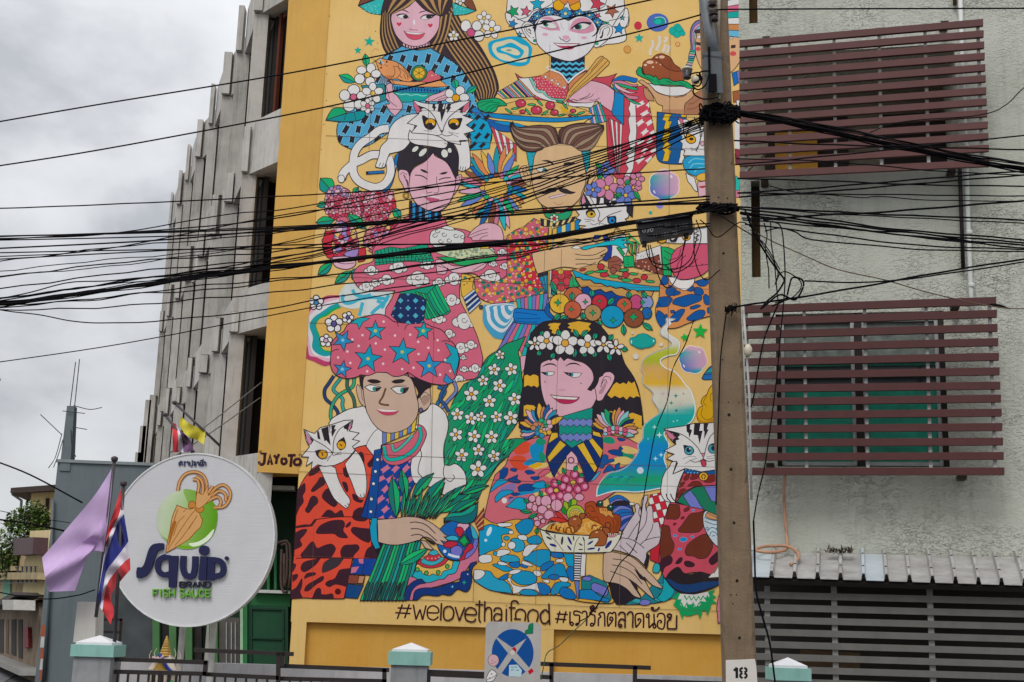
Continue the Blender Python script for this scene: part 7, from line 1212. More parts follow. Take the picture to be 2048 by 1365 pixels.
# ---- braid figure at the right edge
# ---- wall joints and lettering
S(); G(0, 0, 1)
for t in ('652 272 900 283 1150 292 1440 300', '650 214 760 218 1000 228 1440 236', '634 553 900 562 1150 572 1440 580', '618 646 700 650', '600 903 900 916 1200 929 1435 935', '598 944 900 957 1200 969 1440 976', '588 1112 700 1116', '838 1200 1000 1206 1240 1216 1444 1223', '576 1120 580 1120'): L(t, .75, '#5a4538', 0)
for t in ('868 640 862 960', '1117 680 1111 860', '1090 480 1086 620', '1340 70 1334 1000', '744 180 738 300', '948 1145 946 1203', '1074 1075 1071 1210', '1242 1075 1238 1216', '1111 985 1109 1190', '1123 500 1120 620', '628 1050 624 1190', '858 180 852 460', '1100 90 1098 160'): L(t, .7, '#6b5444', 0)
D('wall_joint', T)
S(); TX = '#3a1820'
G(780, 1165, 6.827)
for t in ('170 300 100 500', '265 300 200 490', '105 350 295 358', '72 415 278 428', '318 305 355 508', '355 508 410 370', '410 370 445 515', '445 515 492 315', '510 415 655 415 650 350 580 320 520 360 508 430 530 490 590 515 640 490 660 465', '703 285 690 520', '800 325 745 355 730 430 745 500 795 520 850 490 870 420 850 350 805 325', '890 335 945 525', '945 525 1020 340', '1025 435 1170 440 1160 370 1090 345 1040 380 1022 440 1040 510 1100 540 1150 530 1170 495', '1222 245 1215 480 1225 530 1242 545', '1165 302 1275 308', '1295 255 1290 535', '1292 400 1330 345 1380 370 1388 535', '1415 400 1440 355 1500 355 1522 400 1520 530', '1520 440 1450 430 1418 480 1435 528 1480 530 1515 500', '1588 360 1585 535', '1588 315 1590 325', '1655 530 1655 300 1680 255 1730 260 1755 295', '1620 345 1712 350', '1690 500 1785 503', '1720 510 1715 420 1760 370 1820 380 1850 430 1840 530', '1950 370 1900 400 1880 460 1890 540', '1950 370 2010 400 2020 460 2000 540', '2100 400 2060 420 2050 480 2070 540 2110 570'): L(t, 3.2, TX, 4)
G(1080, 1165, 6.827)
for t in ('120 290 130 580', '125 420 70 375 15 420 8 490 30 550 80 560 125 510', '270 395 230 560', '355 395 315 555', '228 433 378 440', '205 498 358 512', '410 400 408 520 412 570 440 590 455 565 430 545 412 560', '560 415 510 395 465 400 470 445 530 450 540 490 530 560 500 590 490 570 520 560 530 570', '570 430 590 400 625 400 640 440 635 595', '765 405 710 390 680 430 740 450 750 500 745 560 720 595 690 590 700 560 735 570', '700 320 735 325 720 370 690 365 690 330 730 370 785 330', '800 430 850 410 880 440 885 605', '800 430 830 470 800 500 795 600', '930 605 920 520 930 440 960 415 985 430 1010 410 1035 440 1032 610', '930 605 990 520 985 480 960 480 955 510 975 520', '1065 450 1100 410 1150 420 1160 470 1158 620', '1158 520 1110 500 1075 540 1075 600 1105 610 1110 580 1085 575', '1185 445 1220 405 1265 430 1262 620', '1310 620 1300 500 1310 440 1350 425 1400 430 1415 480 1412 625', '1310 620 1370 540 1370 505 1340 500 1345 530', '1450 445 1480 430 1490 470 1455 475 1450 450', '1485 450 1488 625', '1488 625 1550 560 1570 570 1580 610 1555 625 1545 590 1560 560 1555 430', '1530 385 1520 345 1545 350 1545 385 1590 380 1630 335', '1600 480 1620 430 1680 430 1705 480 1700 580 1680 635 1630 630 1605 600 1610 540 1640 520 1660 540 1640 560', '1800 450 1760 430 1735 460 1760 480 1790 470 1790 440', '1755 485 1785 500 1740 535 1740 635', '1740 635 1860 637', '1860 637 1865 450'): L(t, 3.3, TX, 4)
D('painted_hashtag_lettering', T)
pa = MW.P((ua_b, 0), .10); pb = MW.P((us_b, 0), .02); SWp = Wall(pa.x, pa.y, math.degrees(math.atan2(pb.y-pa.y, pb.x-pa.x)))
C2 = Canvas(SWp, .004); C2.G(200, 880, 3.592); C2.start(); 
for t in ('1150 78 1144 92', '1160 76 1154 90'): C2.L(t, 1.6, TX, 0)
C2.L('1150 98 1198 100', 4, TX, 0); C2.L('1184 100 1180 160 1165 178 1148 172 1142 155', 5.6, TX, 4); C2.L('1206 180 1222 105 1236 180', 5.2, TX, 0); C2.L('1210 158 1236 158', 3.2, TX, 0)
C2.G(560, 780)
for t in ('-72 775 -40 820 -48 880', '-10 762 -40 820', '40 812 20 830 22 868 48 882 74 862 72 828 45 812', '92 780 186 776', '140 780 125 915', '205 818 175 835 168 872 195 892 235 880 245 845 225 822 205 818'): C2.L(t, 5.4, TX, 4)
for t in ('222 765 238 785', '243 758 258 778'): C2.L(t, 1.6, TX, 0)
C2.done('painted_signature', T)
# ================================================================== left side: grey building, houses, tree
M_gb = mat('slate_render', '#6d777c', .85, ns=1.1, nv=.12, streak=.25); M_cream = mat('cream_wall', '#d8c592', .85, ns=1.5, nv=.12, streak=.3); M_roof = mat('dark_roof', '#4b3f3c', .8, ns=6)
GB = Wall((200-1024)/FP*31, 31, 4)
G1 = thing('grey_building', 'plain slate grey building with a thin chimney-like tower and rods, behind the flags', 'building', GB.pt(190, 1240).xy.to_3d())
a = GB.hit(141, 926); b = GB.hit(262, 934); c = GB.hit(115, 930); d = GB.hit(320, 936); z = a[1]
MB().hexa([GB.P((c[0], 0), 0), GB.P((d[0], 0), 0), GB.P((d[0], 0), -8), GB.P((c[0], 0), -8)], [GB.P((c[0], z), 0), GB.P((d[0], z), 0), GB.P((d[0], z), -8), GB.P((c[0], z), -8)]).build('wall', M_gb, G1)
t0 = GB.hit(120, 935); t1 = GB.hit(141, 935); tt = GB.hit(135, 812)
MB().hexa([GB.P((t0[0], z-.2), .03), GB.P((t1[0], z-.2), .03), GB.P((t1[0], z-.2), -.4), GB.P((t0[0], z-.2), -.4)], [GB.P((GB.hit(134, 812)[0], tt[1]), .0), GB.P((GB.hit(149, 812)[0], tt[1]), .0), GB.P((GB.hit(149, 812)[0], tt[1]), -.25), GB.P((GB.hit(134, 812)[0], tt[1]), -.25)]).build('tower', M_gb, G1)
MB().slab(GB, c[0]-.03, z, d[0], z+.07, -8, .05).build('parapet', mat('parapet_cap', '#8c9496', .8), G1)
M_rod = mat('dark_rod', '#45474a', .5)
for p, q in (((138, 812), (149, 723)), ((147, 812), (157, 717))): MB().tube([GB.pt(*p, -.1), GB.pt(*q, -.1)], .012, 5).build('rod', M_rod, G1)
for P_ in ([(126, 823), (171, 828)], [(124, 870), (82, 830)], [(125, 868), (112, 915), (98, 937)], [(143, 860), (145, 895), (153, 915)], [(127, 880), (118, 910), (108, 936)], [(148, 812), (180, 820), (205, 816)], [(146, 855), (175, 860)]):
    MB().tube(catmull([GB.pt(x, y, .05) for x, y in P_], False, 3), .01, 4).build('stay_wire', M_rod, G1)
MB().tube([GB.pt(108, 1000, .08), GB.pt(104, 1130, .08), GB.pt(91, 1360, .08)], .035, 8).build('drain_pipe', mat('slate_pipe', '#5c666b', .5), G1, True)
MB().tube([GB.pt(100, 1150, .1), GB.pt(95, 1250, .1), GB.pt(86, 1380, .1)], .02, 6).build('drain_pipe', MATS['slate_pipe'], G1, True)
for k in range(5): 
    P_ = GB.pt(87-k*.5+1, 1262+k*22, .06); MB().box(P_, (.05, .02, .13)).build('kerb_mark', mat('mark_red', '#a8583c', .8) if k % 2 == 0 else mat('mark_white', '#c9c6c0', .8), G1)
# cream house behind
H = Wall((70-1024)/FP*46, 46, 10); HT = thing('cream_house', 'cream house with an overhanging dark eave behind the tree', 'house', H.pt(80, 1240).xy.to_3d())
a = H.hit(63, 985); b = H.hit(122, 985); zt2 = H.hit(63, 982)[1]
MB().slab(H, a[0], 0, b[0]+3, zt2, -5, 0).build('wall', M_cream, HT)
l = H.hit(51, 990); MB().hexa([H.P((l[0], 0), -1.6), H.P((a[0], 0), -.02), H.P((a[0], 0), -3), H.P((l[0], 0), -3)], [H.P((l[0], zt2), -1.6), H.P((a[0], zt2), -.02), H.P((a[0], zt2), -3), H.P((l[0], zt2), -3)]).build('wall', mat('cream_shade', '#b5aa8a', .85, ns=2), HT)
e0 = H.hit(26, 988); MB().hexa([H.P((e0[0], e0[1]-.02), .5), H.P((b[0]+3, zt2+.35), .5), H.P((b[0]+3, zt2+.5), -5), H.P((e0[0], e0[1]), -3)], [H.P((e0[0], e0[1]+.16), .5), H.P((b[0]+3, zt2+.6), .5), H.P((b[0]+3, zt2+.9), -5), H.P((e0[0], e0[1]+.2), -3)]).build('roof', M_roof, HT)
MB().quadslab(H, [(92, 997), (99, 997), (98, 1020), (91, 1020)], 0, .05).build('window', M_dark, HT)
MB().quadslab(H.off(-1.0), [(53, 1002), (58, 998), (56, 1018), (51, 1024)], 0, .05).build('window', M_dark, HT)
MB().tube([H.pt(28, 990, .4), H.pt(46, 1003, .3), H.pt(43, 1035, .2)], .05, 6).build('gutter_pipe', mat('gutter', '#6a6c6a', .5), HT)
# row of old shophouses along the side street
S = thing('shophouse_row', 'weathered cream two storey shophouse row with dark doors along the side street', 'shophouse', at_depth(30, 1255, 40).xy.to_3d())
M_old = mat('old_cream', '#b39f78', .9, ns=1.4, nv=.3, streak=.5); M_teal = mat('old_teal', '#6fa58c', .8, ns=2)
SW2 = Wall(-13.8, 38, -65)
def sq(name, m, pts, d0, d1): return MB().quadslab(SW2, pts, d0, d1).build(name, m, S)
sq('lower_wall', mat('dingy_wall', '#8d7b66', .9, ns=1.6, nv=.35, streak=.55), [(-60, 1216), (78, 1206), (78, 1500), (-60, 1500)], -.4, 0)
sq('upper_wall', M_old, [(-60, 1120), (76, 1095), (77, 1200), (-60, 1212)], -.5, -.1)
sq('teal_door', M_teal, [(2, 1155), (17, 1152), (17, 1208), (2, 1212)], -.1, -.05); sq('balcony_beam', M_old, [(-60, 1138), (40, 1133), (40, 1142), (-60, 1148)], -.1, .15)
sq('ledge', mat('ledge', '#9a8c78', .9, ns=3, nv=.3), [(-60, 1212), (28, 1203), (28, 1213), (-60, 1226)], 0, .35)
for x0, x1, yb in ((-12, 8, 1306), (13, 18, 1308), (24, 33, 1312), (38, 46, 1318)): sq('door', M_dark if x0 != 13 else mat('brown_door', '#5c4a3c', .8, ns=5), [(x0, 1240), (x1, 1239), (x1, yb), (x0, yb-3)], -.02, .02)
sq('shrine_niche', mat('red_niche', '#8e2b2b', .6, ns=12, nv=.5), [(54, 1255), (64, 1255), (65, 1295), (55, 1297)], 0, .1)
sq('awning', mat('dark_awning', '#463d3a', .7, ns=5, nv=.4), [(26, 1210), (76, 1186), (82, 1192), (32, 1220)], 0, .6)
sq('white_box', mat('box_white', '#b5b2ab', .7), [(60, 1202), (88, 1202), (88, 1222), (62, 1222)], .2, .7)
for k in range(5):
    x = 44+k*9; sq('balcony_rail', M_rod, [(x, 1133), (x+1, 1133), (x+1, 1166), (x, 1166)], .1, .14)
for y in (1133, 1150, 1165): sq('balcony_rail', M_rod, [(0, y+2), (84, y), (84, y+1.2), (0, y+3.2)], .1, .14)
sq('corner_wall', M_cream, [(56, 1062), (94, 1060), (92, 1190), (40, 1190)], -.3, -.06); sq('canopy', mat('maroon_canopy', '#4a2c30', .6), [(49, 1078), (92, 1076), (90, 1110), (48, 1112)], -.06, .3)
sq('terrace', M_old, [(-60, 1146), (92, 1146), (92, 1160), (-60, 1160)], -3.5, .2)
sq('kerb', mat('kerb_stone', '#8d8b86', .9), [(-60, 1288), (84, 1340), (84, 1352), (-60, 1296)], 0, .5)
# tree
TR = thing('tree', 'leafy green tree growing from a terrace between the cream houses', 'tree', at_depth(45, 1255, 41).xy.to_3d())
tp = TR.location; tm = MB(); tm.tube(catmull([at_depth(46, 1168, 41), at_depth(47, 1140, 41), at_depth(50, 1075, 41)], False, 4), .14, 8, .04)
for q in ((20, 1080), (70, 1050), (85, 1090), (5, 1110)): tm.tube(catmull([at_depth(48, 1135, 41), at_depth((48+q[0])/2, q[1]+30, 41), at_depth(q[0], q[1], 41)], False, 3), .05, 5, .015)
tm.build('trunk', mat('bark', '#4a3b2e', .9, ns=8), TR)
rn = random.Random(3)
def foliage(name, m, n, seed):
    rn = random.Random(seed); mb = MB()
    blobs = [(55, 1052, .55), (66, 1026, .35), (30, 1075, .6), (78, 1062, .4), (12, 1100, .55), (45, 1105, .5), (70, 1092, .42), (20, 1130, .4), (-8, 1120, .5), (85, 1038, .3), (40, 1045, .4)]
    for i in range(n):
        bx, by, r_ = rn.choice(blobs); c = at_depth(bx, by, 41)
        d = Vector((rn.gauss(0, 1), rn.gauss(0, 1), rn.gauss(0, .8))).normalized()*r_*1.15*rn.random()**.4; c = c+d
        a = Vector((rn.uniform(-1, 1), rn.uniform(-1, 1), rn.uniform(-.8, .3))).normalized(); b = a.cross(Vector((rn.uniform(-.5, .5), rn.uniform(-.5, .5), 1))).normalized(); s = rn.uniform(.05, .11)
        mb.add([c-a*s, c+b*s*.4, c+a*s, c-b*s*.4], [(0, 1, 2, 3)])
    return mb.build(name, m, TR)
foliage('crown', mat('leaf_green', '#7a9444', .6, ns=2, nv=.45), 2600, 5); foliage('crown', mat('leaf_dark', '#4f6d34', .6, ns=2, nv=.4), 2000, 9)
# ================================================================== boundary posts with caps, railings
M_gpost = mat('post_render', '#9b9c9d', .85, ns=3, nv=.2, bump=.3, bs=40, streak=.4); M_cap = mat('mint_cap', '#8fc0b5', .7, ns=4, nv=.12, streak=.2); M_wh = mat('white_cap', '#d9d9db', .7, ns=4, nv=.08)
M_bl = mat('black_metal', '#2a211f', .4, ns=9, nv=.3, spec=.5)
def post(label, xl, xr, yct, ycb, yp, Y):
    c = at_depth((xl+xr)/2, ycb, Y); s = (xr-xl)/FP*Y/2; t = thing('boundary_post', label, 'gate post', (c.x, Y+s, 0), 'boundary posts with mint caps')
    zb = at_depth((xl+xr)/2, ycb, Y).z; zt_ = at_depth((xl+xr)/2, yct, Y).z; zp = at_depth((xl+xr)/2, yp, Y).z
    MB().box((c.x, Y+s, zb/2), (s*.86, s*.86, zb/2)).build('shaft', M_gpost, t); MB().box((c.x, Y+s, (zb+zt_)/2), (s, s, (zt_-zb)/2)).build('cap_band', M_cap, t)
    k = s*.84; zq = zt_+(zp-zt_)*.25; m = MB().box((c.x, Y+s, (zt_+zq)/2), (k, k, (zq-zt_)/2)); m.add([(c.x-k, Y+s-k, zq), (c.x+k, Y+s-k, zq), (c.x+k, Y+s+k, zq), (c.x-k, Y+s+k, zq), (c.x, Y+s, zp)], [(0, 1, 4), (1, 2, 4), (2, 3, 4), (3, 0, 4)]); m.build('cap', M_wh, t)
    return t
post('grey gate post with mint band and white pyramid cap, below the purple flag', 141, 225, 1290, 1314, 1271, 14.2)
post('grey gate post with mint band and white pyramid cap, left of the blue crossed sign', 777, 859, 1304, 1331, 1286, 14.8)
post('grey gate post with mint band and white pyramid cap, right of the concrete pole', 1547, 1622, 1337, 1362, 1316, 15.6)
M_wp = mat('white_panel', '#cdc9c2', .8, ns=3, nv=.1, streak=.2)
o = MB().quadslab(Wall((175-1024)/FP*14.9, 14.9, 0), [(155, 1204), (192, 1204), (190, 1285), (146, 1285)], -.3, 0).build('panel_box', M_wp); tag(o, 'cream rectangular block standing behind the left post, by the purple flag', 'block')
# railings
def rail_thing(label, pts_list, Y0, bars=None, rad=.022, group='black metal railings along the boundary'):
    p0 = at_depth(*pts_list[0][0], Y0); t = thing('railing', label, 'railing', (p0.x, p0.y, 0), group)
    for pl in pts_list:
        mb = MB(); P_ = [at_depth(x, y, Y0) for x, y in pl]
        for a, b in zip(P_, P_[1:]):
            d = (b-a).normalized(); n = Vector((0, 1, 0)); u = d.cross(n); L_ = (b-a).length/2+rad*.8; mb.box((a+b)/2, (L_, rad, rad), (d, n, u))
        mb.build('rail', M_bl, t)
    if bars:
        x0, x1, st, y0, y1 = bars; x = x0
        while x < x1:
            yy = y0+(y1-y0)*(x-x0)/(x1-x0); p = at_depth(x, yy, Y0+.001); MB().box((p.x, p.y, p.z/2), (.011, .011, p.z/2)).build('baluster', M_bl, t); x += st
    return t
rail_thing('black railing frame in front of the gilded spirit shrine, bars below', [[(212, 1318.5), (322, 1322), (412, 1325.5), (410, 1348), (322, 1346), (218, 1343.5), (213, 1420)]], 14.4, (256-20, 410, 20.7, 1346, 1349))
rail_thing('black top rail raised over a post below the round sign', [[(392, 1300.5), (584, 1308.5)], [(413, 1349), (555, 1356)], [(557, 1309), (556, 1420)], [(566, 1309), (565, 1330)]], 14.5, (430, 556, 21, 1350, 1356))
rail_thing('black railing frame below the yellow wall, left of the middle post', [[(558, 1332), (775, 1340.5)], [(558, 1357.5), (770, 1363)], [(769, 1341), (768, 1420)]], 14.6, (580, 768, 21.5, 1358, 1363))
rail_thing('grey brown railing frame between the middle post and the crossed sign', [[(857, 1343), (978, 1348)], [(858, 1344), (857, 1420)], [(864, 1350), (978, 1355)]], 14.9, None, .018)
rail_thing('black top rail raised over two posts, right of the crossed sign', [[(1078, 1328), (1298, 1336)], [(1103, 1330), (1103, 1420)], [(1270, 1336), (1269, 1420)], [(1080, 1354), (1100, 1355)]], 14.3)
rail_thing('black rail just above the bottom edge between the crossed sign and the pole', [[(1274, 1362), (1460, 1368)]], 15.0)
rail_thing('thin brown gate frame behind the left gate post', [[(186, 1239), (243, 1240), (238, 1320)], [(200, 1264), (238, 1265)], [(188, 1240), (186, 1290)]], 15.6, None, .014, None)
# ================================================================== spirit shrine
SH = thing('spirit_shrine', 'small gilded spirit house roof with a tiered spire and blue ribbon behind the railing', 'shrine', at_depth(328, 1400, 16.5).xy.to_3d())
M_gold = mat('gilding', '#c9a04e', .4, metal=.35, ns=12, nv=.35); M_ivory = mat('ivory', '#cdbfae', .6, ns=8, nv=.2)
c = at_depth(328, 1345, 16.5); ztp = at_depth(333, 1272, 16.5).z; zr = at_depth(330, 1312, 16.5).z
prof = [(.085, 0)]
H_ = ztp-zr
for k in range(8): q = k/8; prof += [(.075*(1-q)+.008, q*H_), (.062*(1-q)+.006, q*H_+H_/8*.6)]
prof.append((.002, H_)); MB().lathe((c.x, c.y, zr), prof, 10).build('spire', M_gold, SH)
for s in (-1, 1):
    for k, dx in enumerate((.06, .12)):
        b0 = Vector((c.x+s*dx, c.y-.02, zr-.06-k*.03)); MB().tube(catmull([b0, b0+Vector((s*.05, 0, .02)), b0+Vector((s*.07, 0, .09)), b0+Vector((s*.045, 0, .15))], False, 4), .012, 5, .003).build('roof_horn', M_ivory, SH)
MB().hexa([(c.x-.17, c.y-.12, zr-.16), (c.x+.17, c.y-.12, zr-.16), (c.x+.17, c.y+.12, zr-.16), (c.x-.17, c.y+.12, zr-.16)], [(c.x-.07, c.y-.05, zr+.01), (c.x+.07, c.y-.05, zr+.01), (c.x+.07, c.y+.05, zr+.01), (c.x-.07, c.y+.05, zr+.01)]).build('roof', M_ivory, SH)
MB().add([(c.x-.11, c.y-.13, zr-.17), (c.x+.07, c.y-.13, zr-.17), (c.x-.02, c.y-.13, zr-.03), (c.x-.11, c.y-.1, zr-.17), (c.x+.07, c.y-.1, zr-.17), (c.x-.02, c.y-.1, zr-.03)], [(0, 1, 2), (3, 5, 4), (0, 2, 5, 3), (1, 4, 5, 2)]).build('gable', M_gold, SH)
for s in (-.14, -.05, .05, .14): MB().lathe((c.x+s, c.y-.1, 0), [(.03, 0), (.03, .2), (.022, .25), (.022, zr-.24), (.03, zr-.2)], 10).build('column', M_ivory, SH)
MB().box((c.x, c.y, zr-.4), (.15, .1, .2)).build('body', M_dark, SH)
MB().tube(catmull([Vector((c.x-.04, c.y-.14, zr+.02)), Vector((c.x+.02, c.y-.16, zr-.06)), Vector((c.x+.08, c.y-.16, zr-.14)), Vector((c.x+.14, c.y-.15, zr-.19))], False, 4), .022, 6).build('ribbon', mat('blue_ribbon', '#25358e', .5), SH, True)
MB().tube(catmull([Vector((c.x-.12, c.y-.14, zr-.02)), Vector((c.x-.03, c.y-.16, zr-.035)), Vector((c.x+.02, c.y-.15, zr+.0))], False, 4), .018, 6).build('ribbon', mat('pink_ribbon', '#c9a0a8', .5), SH, True)
MB().tube(catmull([Vector((c.x+.12, c.y-.14, zr-.3)), Vector((c.x+.18, c.y-.16, zr-.36)), Vector((c.x+.24, c.y-.15, zr-.46))], False, 4), .03, 6).build('ribbon', mat('green_ribbon', '#1f8a4c', .5), SH, True)
# ================================================================== round sign
SGY = 20.0; sg = Wall((383-1024)/FP*SGY, SGY, -3.5); SG = thing('round_shop_sign', 'large round white metal sign reading SQUID BRAND FISH SAUCE with a golden squid', 'sign', sg.pt(383, 1078))
ce = sg.hit(383.5, 1078); Rr_ = 170.5/FP*SGY
def disc(r, n=72): return [(ce[0]+r*.975*math.cos(2*math.pi*i/n), ce[1]+r*math.sin(2*math.pi*i/n)) for i in range(n)]
def brushed():
    M = mat('brushed_white', '#c9c9cc', .45, metal=.0, ns=2, nv=.05); nt = M.node_tree; N = nt.nodes.new; L = nt.links.new; b = nt.nodes['Principled BSDF']
    tc = N('ShaderNodeTexCoord'); mp = N('ShaderNodeMapping'); mp.inputs['Scale'].default_value = (1, 1, 60); L(tc.outputs['Object'], mp.inputs[0]); n = N('ShaderNodeTexNoise'); n.inputs['Scale'].default_value = 2.5; n.inputs['Detail'].default_value = 5; L(mp.outputs[0], n.inputs[0])
    bp = N('ShaderNodeBump'); bp.inputs['Strength'].default_value = .35; bp.inputs['Distance'].default_value = .01; L(n.outputs[0], bp.inputs['Height']); L(bp.outputs[0], b.inputs['Normal']); return M
MB().prism(sg, disc(Rr_), -.16, 0).build('disc', brushed(), SG)
rim = MB(); nn = 72; o1 = disc(Rr_); o2 = disc(Rr_-.022); vs = [sg.P(p, .012) for p in o1]+[sg.P(p, .012) for p in o2]+[sg.P(p, -.002) for p in o2]
rim.add(vs, [(i, (i+1) % nn, nn+(i+1) % nn, nn+i) for i in range(nn)]+[(nn+i, nn+(i+1) % nn, 2*nn+(i+1) % nn, 2*nn+i) for i in range(nn)]); rim.build('rim', mat('rim_white', '#e0e0e0', .4), SG)
for x in (352, 415): 
    p = sg.pt(x, 1180, -.1); MB().tube([p, Vector((p.x, p.y+.5, p.z)), Vector((p.x, p.y+.5, 0))], .05, 8).build('support_pole', M_gp, SG)
SC_ = Canvas(sg, .012); SC_.G(200, 880, 3.592)
def lets(name, col, items, h=.05):    # raised lettering, each item a polygon or brush line in sign-zoom units
    mb = MB(); m_ = mat('letter_'+name, col, .5, ns=6, nv=.1)
    for it in items:
        if it[0] == 'P': P_ = SC_.parse(it[1], True, it[2] if len(it) > 2 else 0)
        else:
            C = SC_.parse(it[1], False, 5); w_ = it[2]/3.592/2; A = []; Bq = []
            for i in range(len(C)):
                a = C[max(i-1, 0)]; b = C[min(i+1, len(C)-1)]; d = (b[0]-a[0], b[1]-a[1]); l = math.hypot(*d) or 1; q = (-d[1]/l*w_, d[0]/l*w_); A.append((C[i][0]+q[0], C[i][1]+q[1])); Bq.append((C[i][0]-q[0], C[i][1]-q[1]))
            P_ = A+Bq[::-1]
        mb.prism(sg, [sg.hit(*p) for p in P_], .0, h)
        h += .0007
    o = mb.build(name, m_, SG); fixnormals(o); return o
navy = '#151a48'
lets('word_squid', navy, [
 ('P', '270 992 273 920 300 918 318 905 335 860 352 800 372 765 400 748 462 745 458 790 440 792 418 805 400 850 380 915 352 965 320 988', 2),
 ('L', '480 838 438 860 420 900 428 945 462 970 505 965', 38), ('L', '470 845 510 850 530 905 528 960', 34), ('P', '500 835 568 835 552 1062 500 1060'), 
 ('L', '605 835 602 920 622 975 660 982', 42), ('L', '690 838 686 925 672 975 645 984', 42), ('P', '727 838 776 840 770 1008 712 1008'), ('P', '755 760 782 770 790 795 778 822 750 830 722 818 716 790 730 768', 2),
 ('P', '782 842 830 843 826 1010 776 1010'), ('L', '800 866 855 868 885 895 892 935 872 972 800 986', 40), ('P', '905 842 918 838 928 850 922 864 908 864 901 853', 2)])
# light eyes of q and d
def chars(name, col, txt, x0, y0, x1, y1, w, slope=0):
    G5 = {'B': ['0 0 0 10', '0 0 5 0 6 2.5 5 4.7 0 5', '0 5 5.5 5 6.5 7.5 5 10 0 10'], 'R': ['0 0 0 10', '0 0 5 0 6 2.7 5 5.2 0 5.4', '3 5.4 6.3 10'], 'A': ['0 10 3.2 0', '3.2 0 6.4 10', '1.3 6.8 5.2 6.8'], 'N': ['0 10 0 0', '0 0 6 10', '6 10 6 0'],
          'D': ['0 0 0 10', '0 0 4 0 6.3 3 6.3 7 4 10 0 10'], 'F': ['0 0 0 10', '0 .6 6 .6', '0 5 5 5'], 'I': ['2 0 2 10'], 'S': ['6 1.5 4 0 1 .6 .6 3.2 3.5 5 6 7 5 9.6 2 10 .3 8.5'], 'H': ['0 0 0 10', '6 0 6 10', '0 5 6 5'],
          'U': ['0 0 0 7 2 10 4 10 6 7 6 0'], 'C': ['6.2 1.8 3.5 0 .6 2.5 .4 7.2 3.5 10 6.2 8.3'], 'E': ['0 0 0 10', '0 .5 6 .5', '0 5 5 5', '0 9.5 6 9.5'], ' ': [],
          '0': ['3 0 .3 3 .3 7 3 10 5.7 7 5.7 3 3.1 0'], '3': ['.5 .5 4 0 5.6 2.5 2.5 4.8 5.6 7.5 3.5 10 .3 9.4'], '1': ['1 2 3 0 3 10'], '8': ['3 0 .5 2.4 3 4.8 5.8 7.4 3 10 .3 7.4 3 4.8 5.4 2.4 3 0'], '2': ['.4 2 3 0 5.6 2.6 .4 10 6 10'], '9': ['5.5 3.2 3 5.5 .5 3 3 0 5.5 3 5 7 2 10'], '4': ['4.5 10 4.5 0 0 7 6.2 7'], '-': ['.5 5.2 5.5 5.2'], '5': ['5.5 0 .8 0 .5 4.4 3.6 4 5.8 7 3.4 10 .3 9']}
    wd = [.5 if c in 'I ' else 1 for c in txt]; items = []; cw = (x1-x0)/sum(wd); adv = 0
    for i, ch in enumerate(txt):
        for st in G5[ch]:
            n_ = [float(v) for v in st.split()]; q = []
            for k in range(0, len(n_), 2): X = x0+cw*adv+(n_[k]-(1 if ch == 'I' else 0))/6.5*cw*.8; q += ['%.1f %.1f' % (X, y0+(y1-y0)*n_[k+1]/10+slope*(X-x0))]
            items.append(('L', ' '.join(q), w))
        adv += wd[i]
    return items
lets('word_brand', '#1a1e33', chars('b', '', 'BRAND', 577, 1022, 808, 1060, 8.5), .04)
lets('word_fish_sauce', '#6aab38', chars('f', '', 'FISH SAUCE', 388, 1074, 812, 1126, 9.5, .01), .045)
lets('thai_word', '#2a2f55', [('L', s_, 6) for s_ in ('570 160 570 185 582 172 578 158 590 156 594 184', '602 160 616 158 608 170 612 184 602 182', '624 164 632 156 638 164 638 186', '646 158 650 184 664 186 664 146', '672 162 682 157 690 164 690 186 676 180 684 172', '698 164 708 158 712 186', '720 158 722 186 736 174 738 158 738 188', '720 150 742 148 740 140', '746 162 756 158 762 166 762 188', '746 172 746 188')], .02)
# printed ball and squid
SC_.start(); Kold = KK
ball = SC_.F(lambda p: (*[(1-t)*a+t*b for a, b, t in zip(lin('#c3cdb4'), lin('#7fb32c'), [max(0, min(1, (p[0]+p[1]*.25-1024/1.-(-400)) / 1.)) if False else max(0, min(1, ((p[0]-320)/85+(p[1]-1040)/150)))]*3)], 1), [(625+218*math.cos(2*math.pi*i/48), 572+214*math.sin(2*math.pi*i/48)) for i in range(48)], 0, 0)
o = SC_.done('printed_ball', SG)
SC_.start()
for nm, cc_, t in (('x', '#8fc342', [(625+s*math.cos(a), 572+s*.98*math.sin(a)) for s, a in [(214, .1+i*.1) for i in range(25)]]+[(600+s*math.cos(a), 540+s*.98*math.sin(a)) for s, a in [(214, 2.5-i*.1) for i in range(25)]]),): SC_.F('#6fa52e', t, 0, 0)
SC_.F(lambda p: (*[(1-t)*a+t*b for a, b, t in zip(lin('#a9bf7a'), lin('#5c9a1e'), [max(0, min(1, (p[0]-330)/85))]*3)], 1), '600 362 680 365 760 400 830 470 845 560 820 660 760 735 700 750 640 765 560 740 600 640 650 560 640 470', 0, 4)
SC_.F('#dfe9cf', '640 745 700 735 760 700 820 640 800 700 740 750 670 768', 0, 3)
SC_.done('ball_shading', SG)
SC_.start(); og = '#8a4f22'; sq_ = '#cfa06c'
for t in ('560 370 575 300 620 245 690 232 745 260 768 320 760 380', '700 400 712 330 700 290 668 285', '735 400 742 340 728 290 690 262', '770 430 830 350 890 325 935 370 930 430 890 480 820 488', '770 440 850 370 900 390 905 440', '760 450 840 410 870 440 860 480', '750 420 800 350 808 330'):
    SC_.L(t, 7.0, og, 5); SC_.L(t, 3.8, sq_, 5)
SC_.F(sq_, '555 470! 610 492 660 498 700 475 720 540 738 575! 725 625 690 660 640 715 560 765 475 812! 485 740 505 650 520 560', 1.6, 3, og)
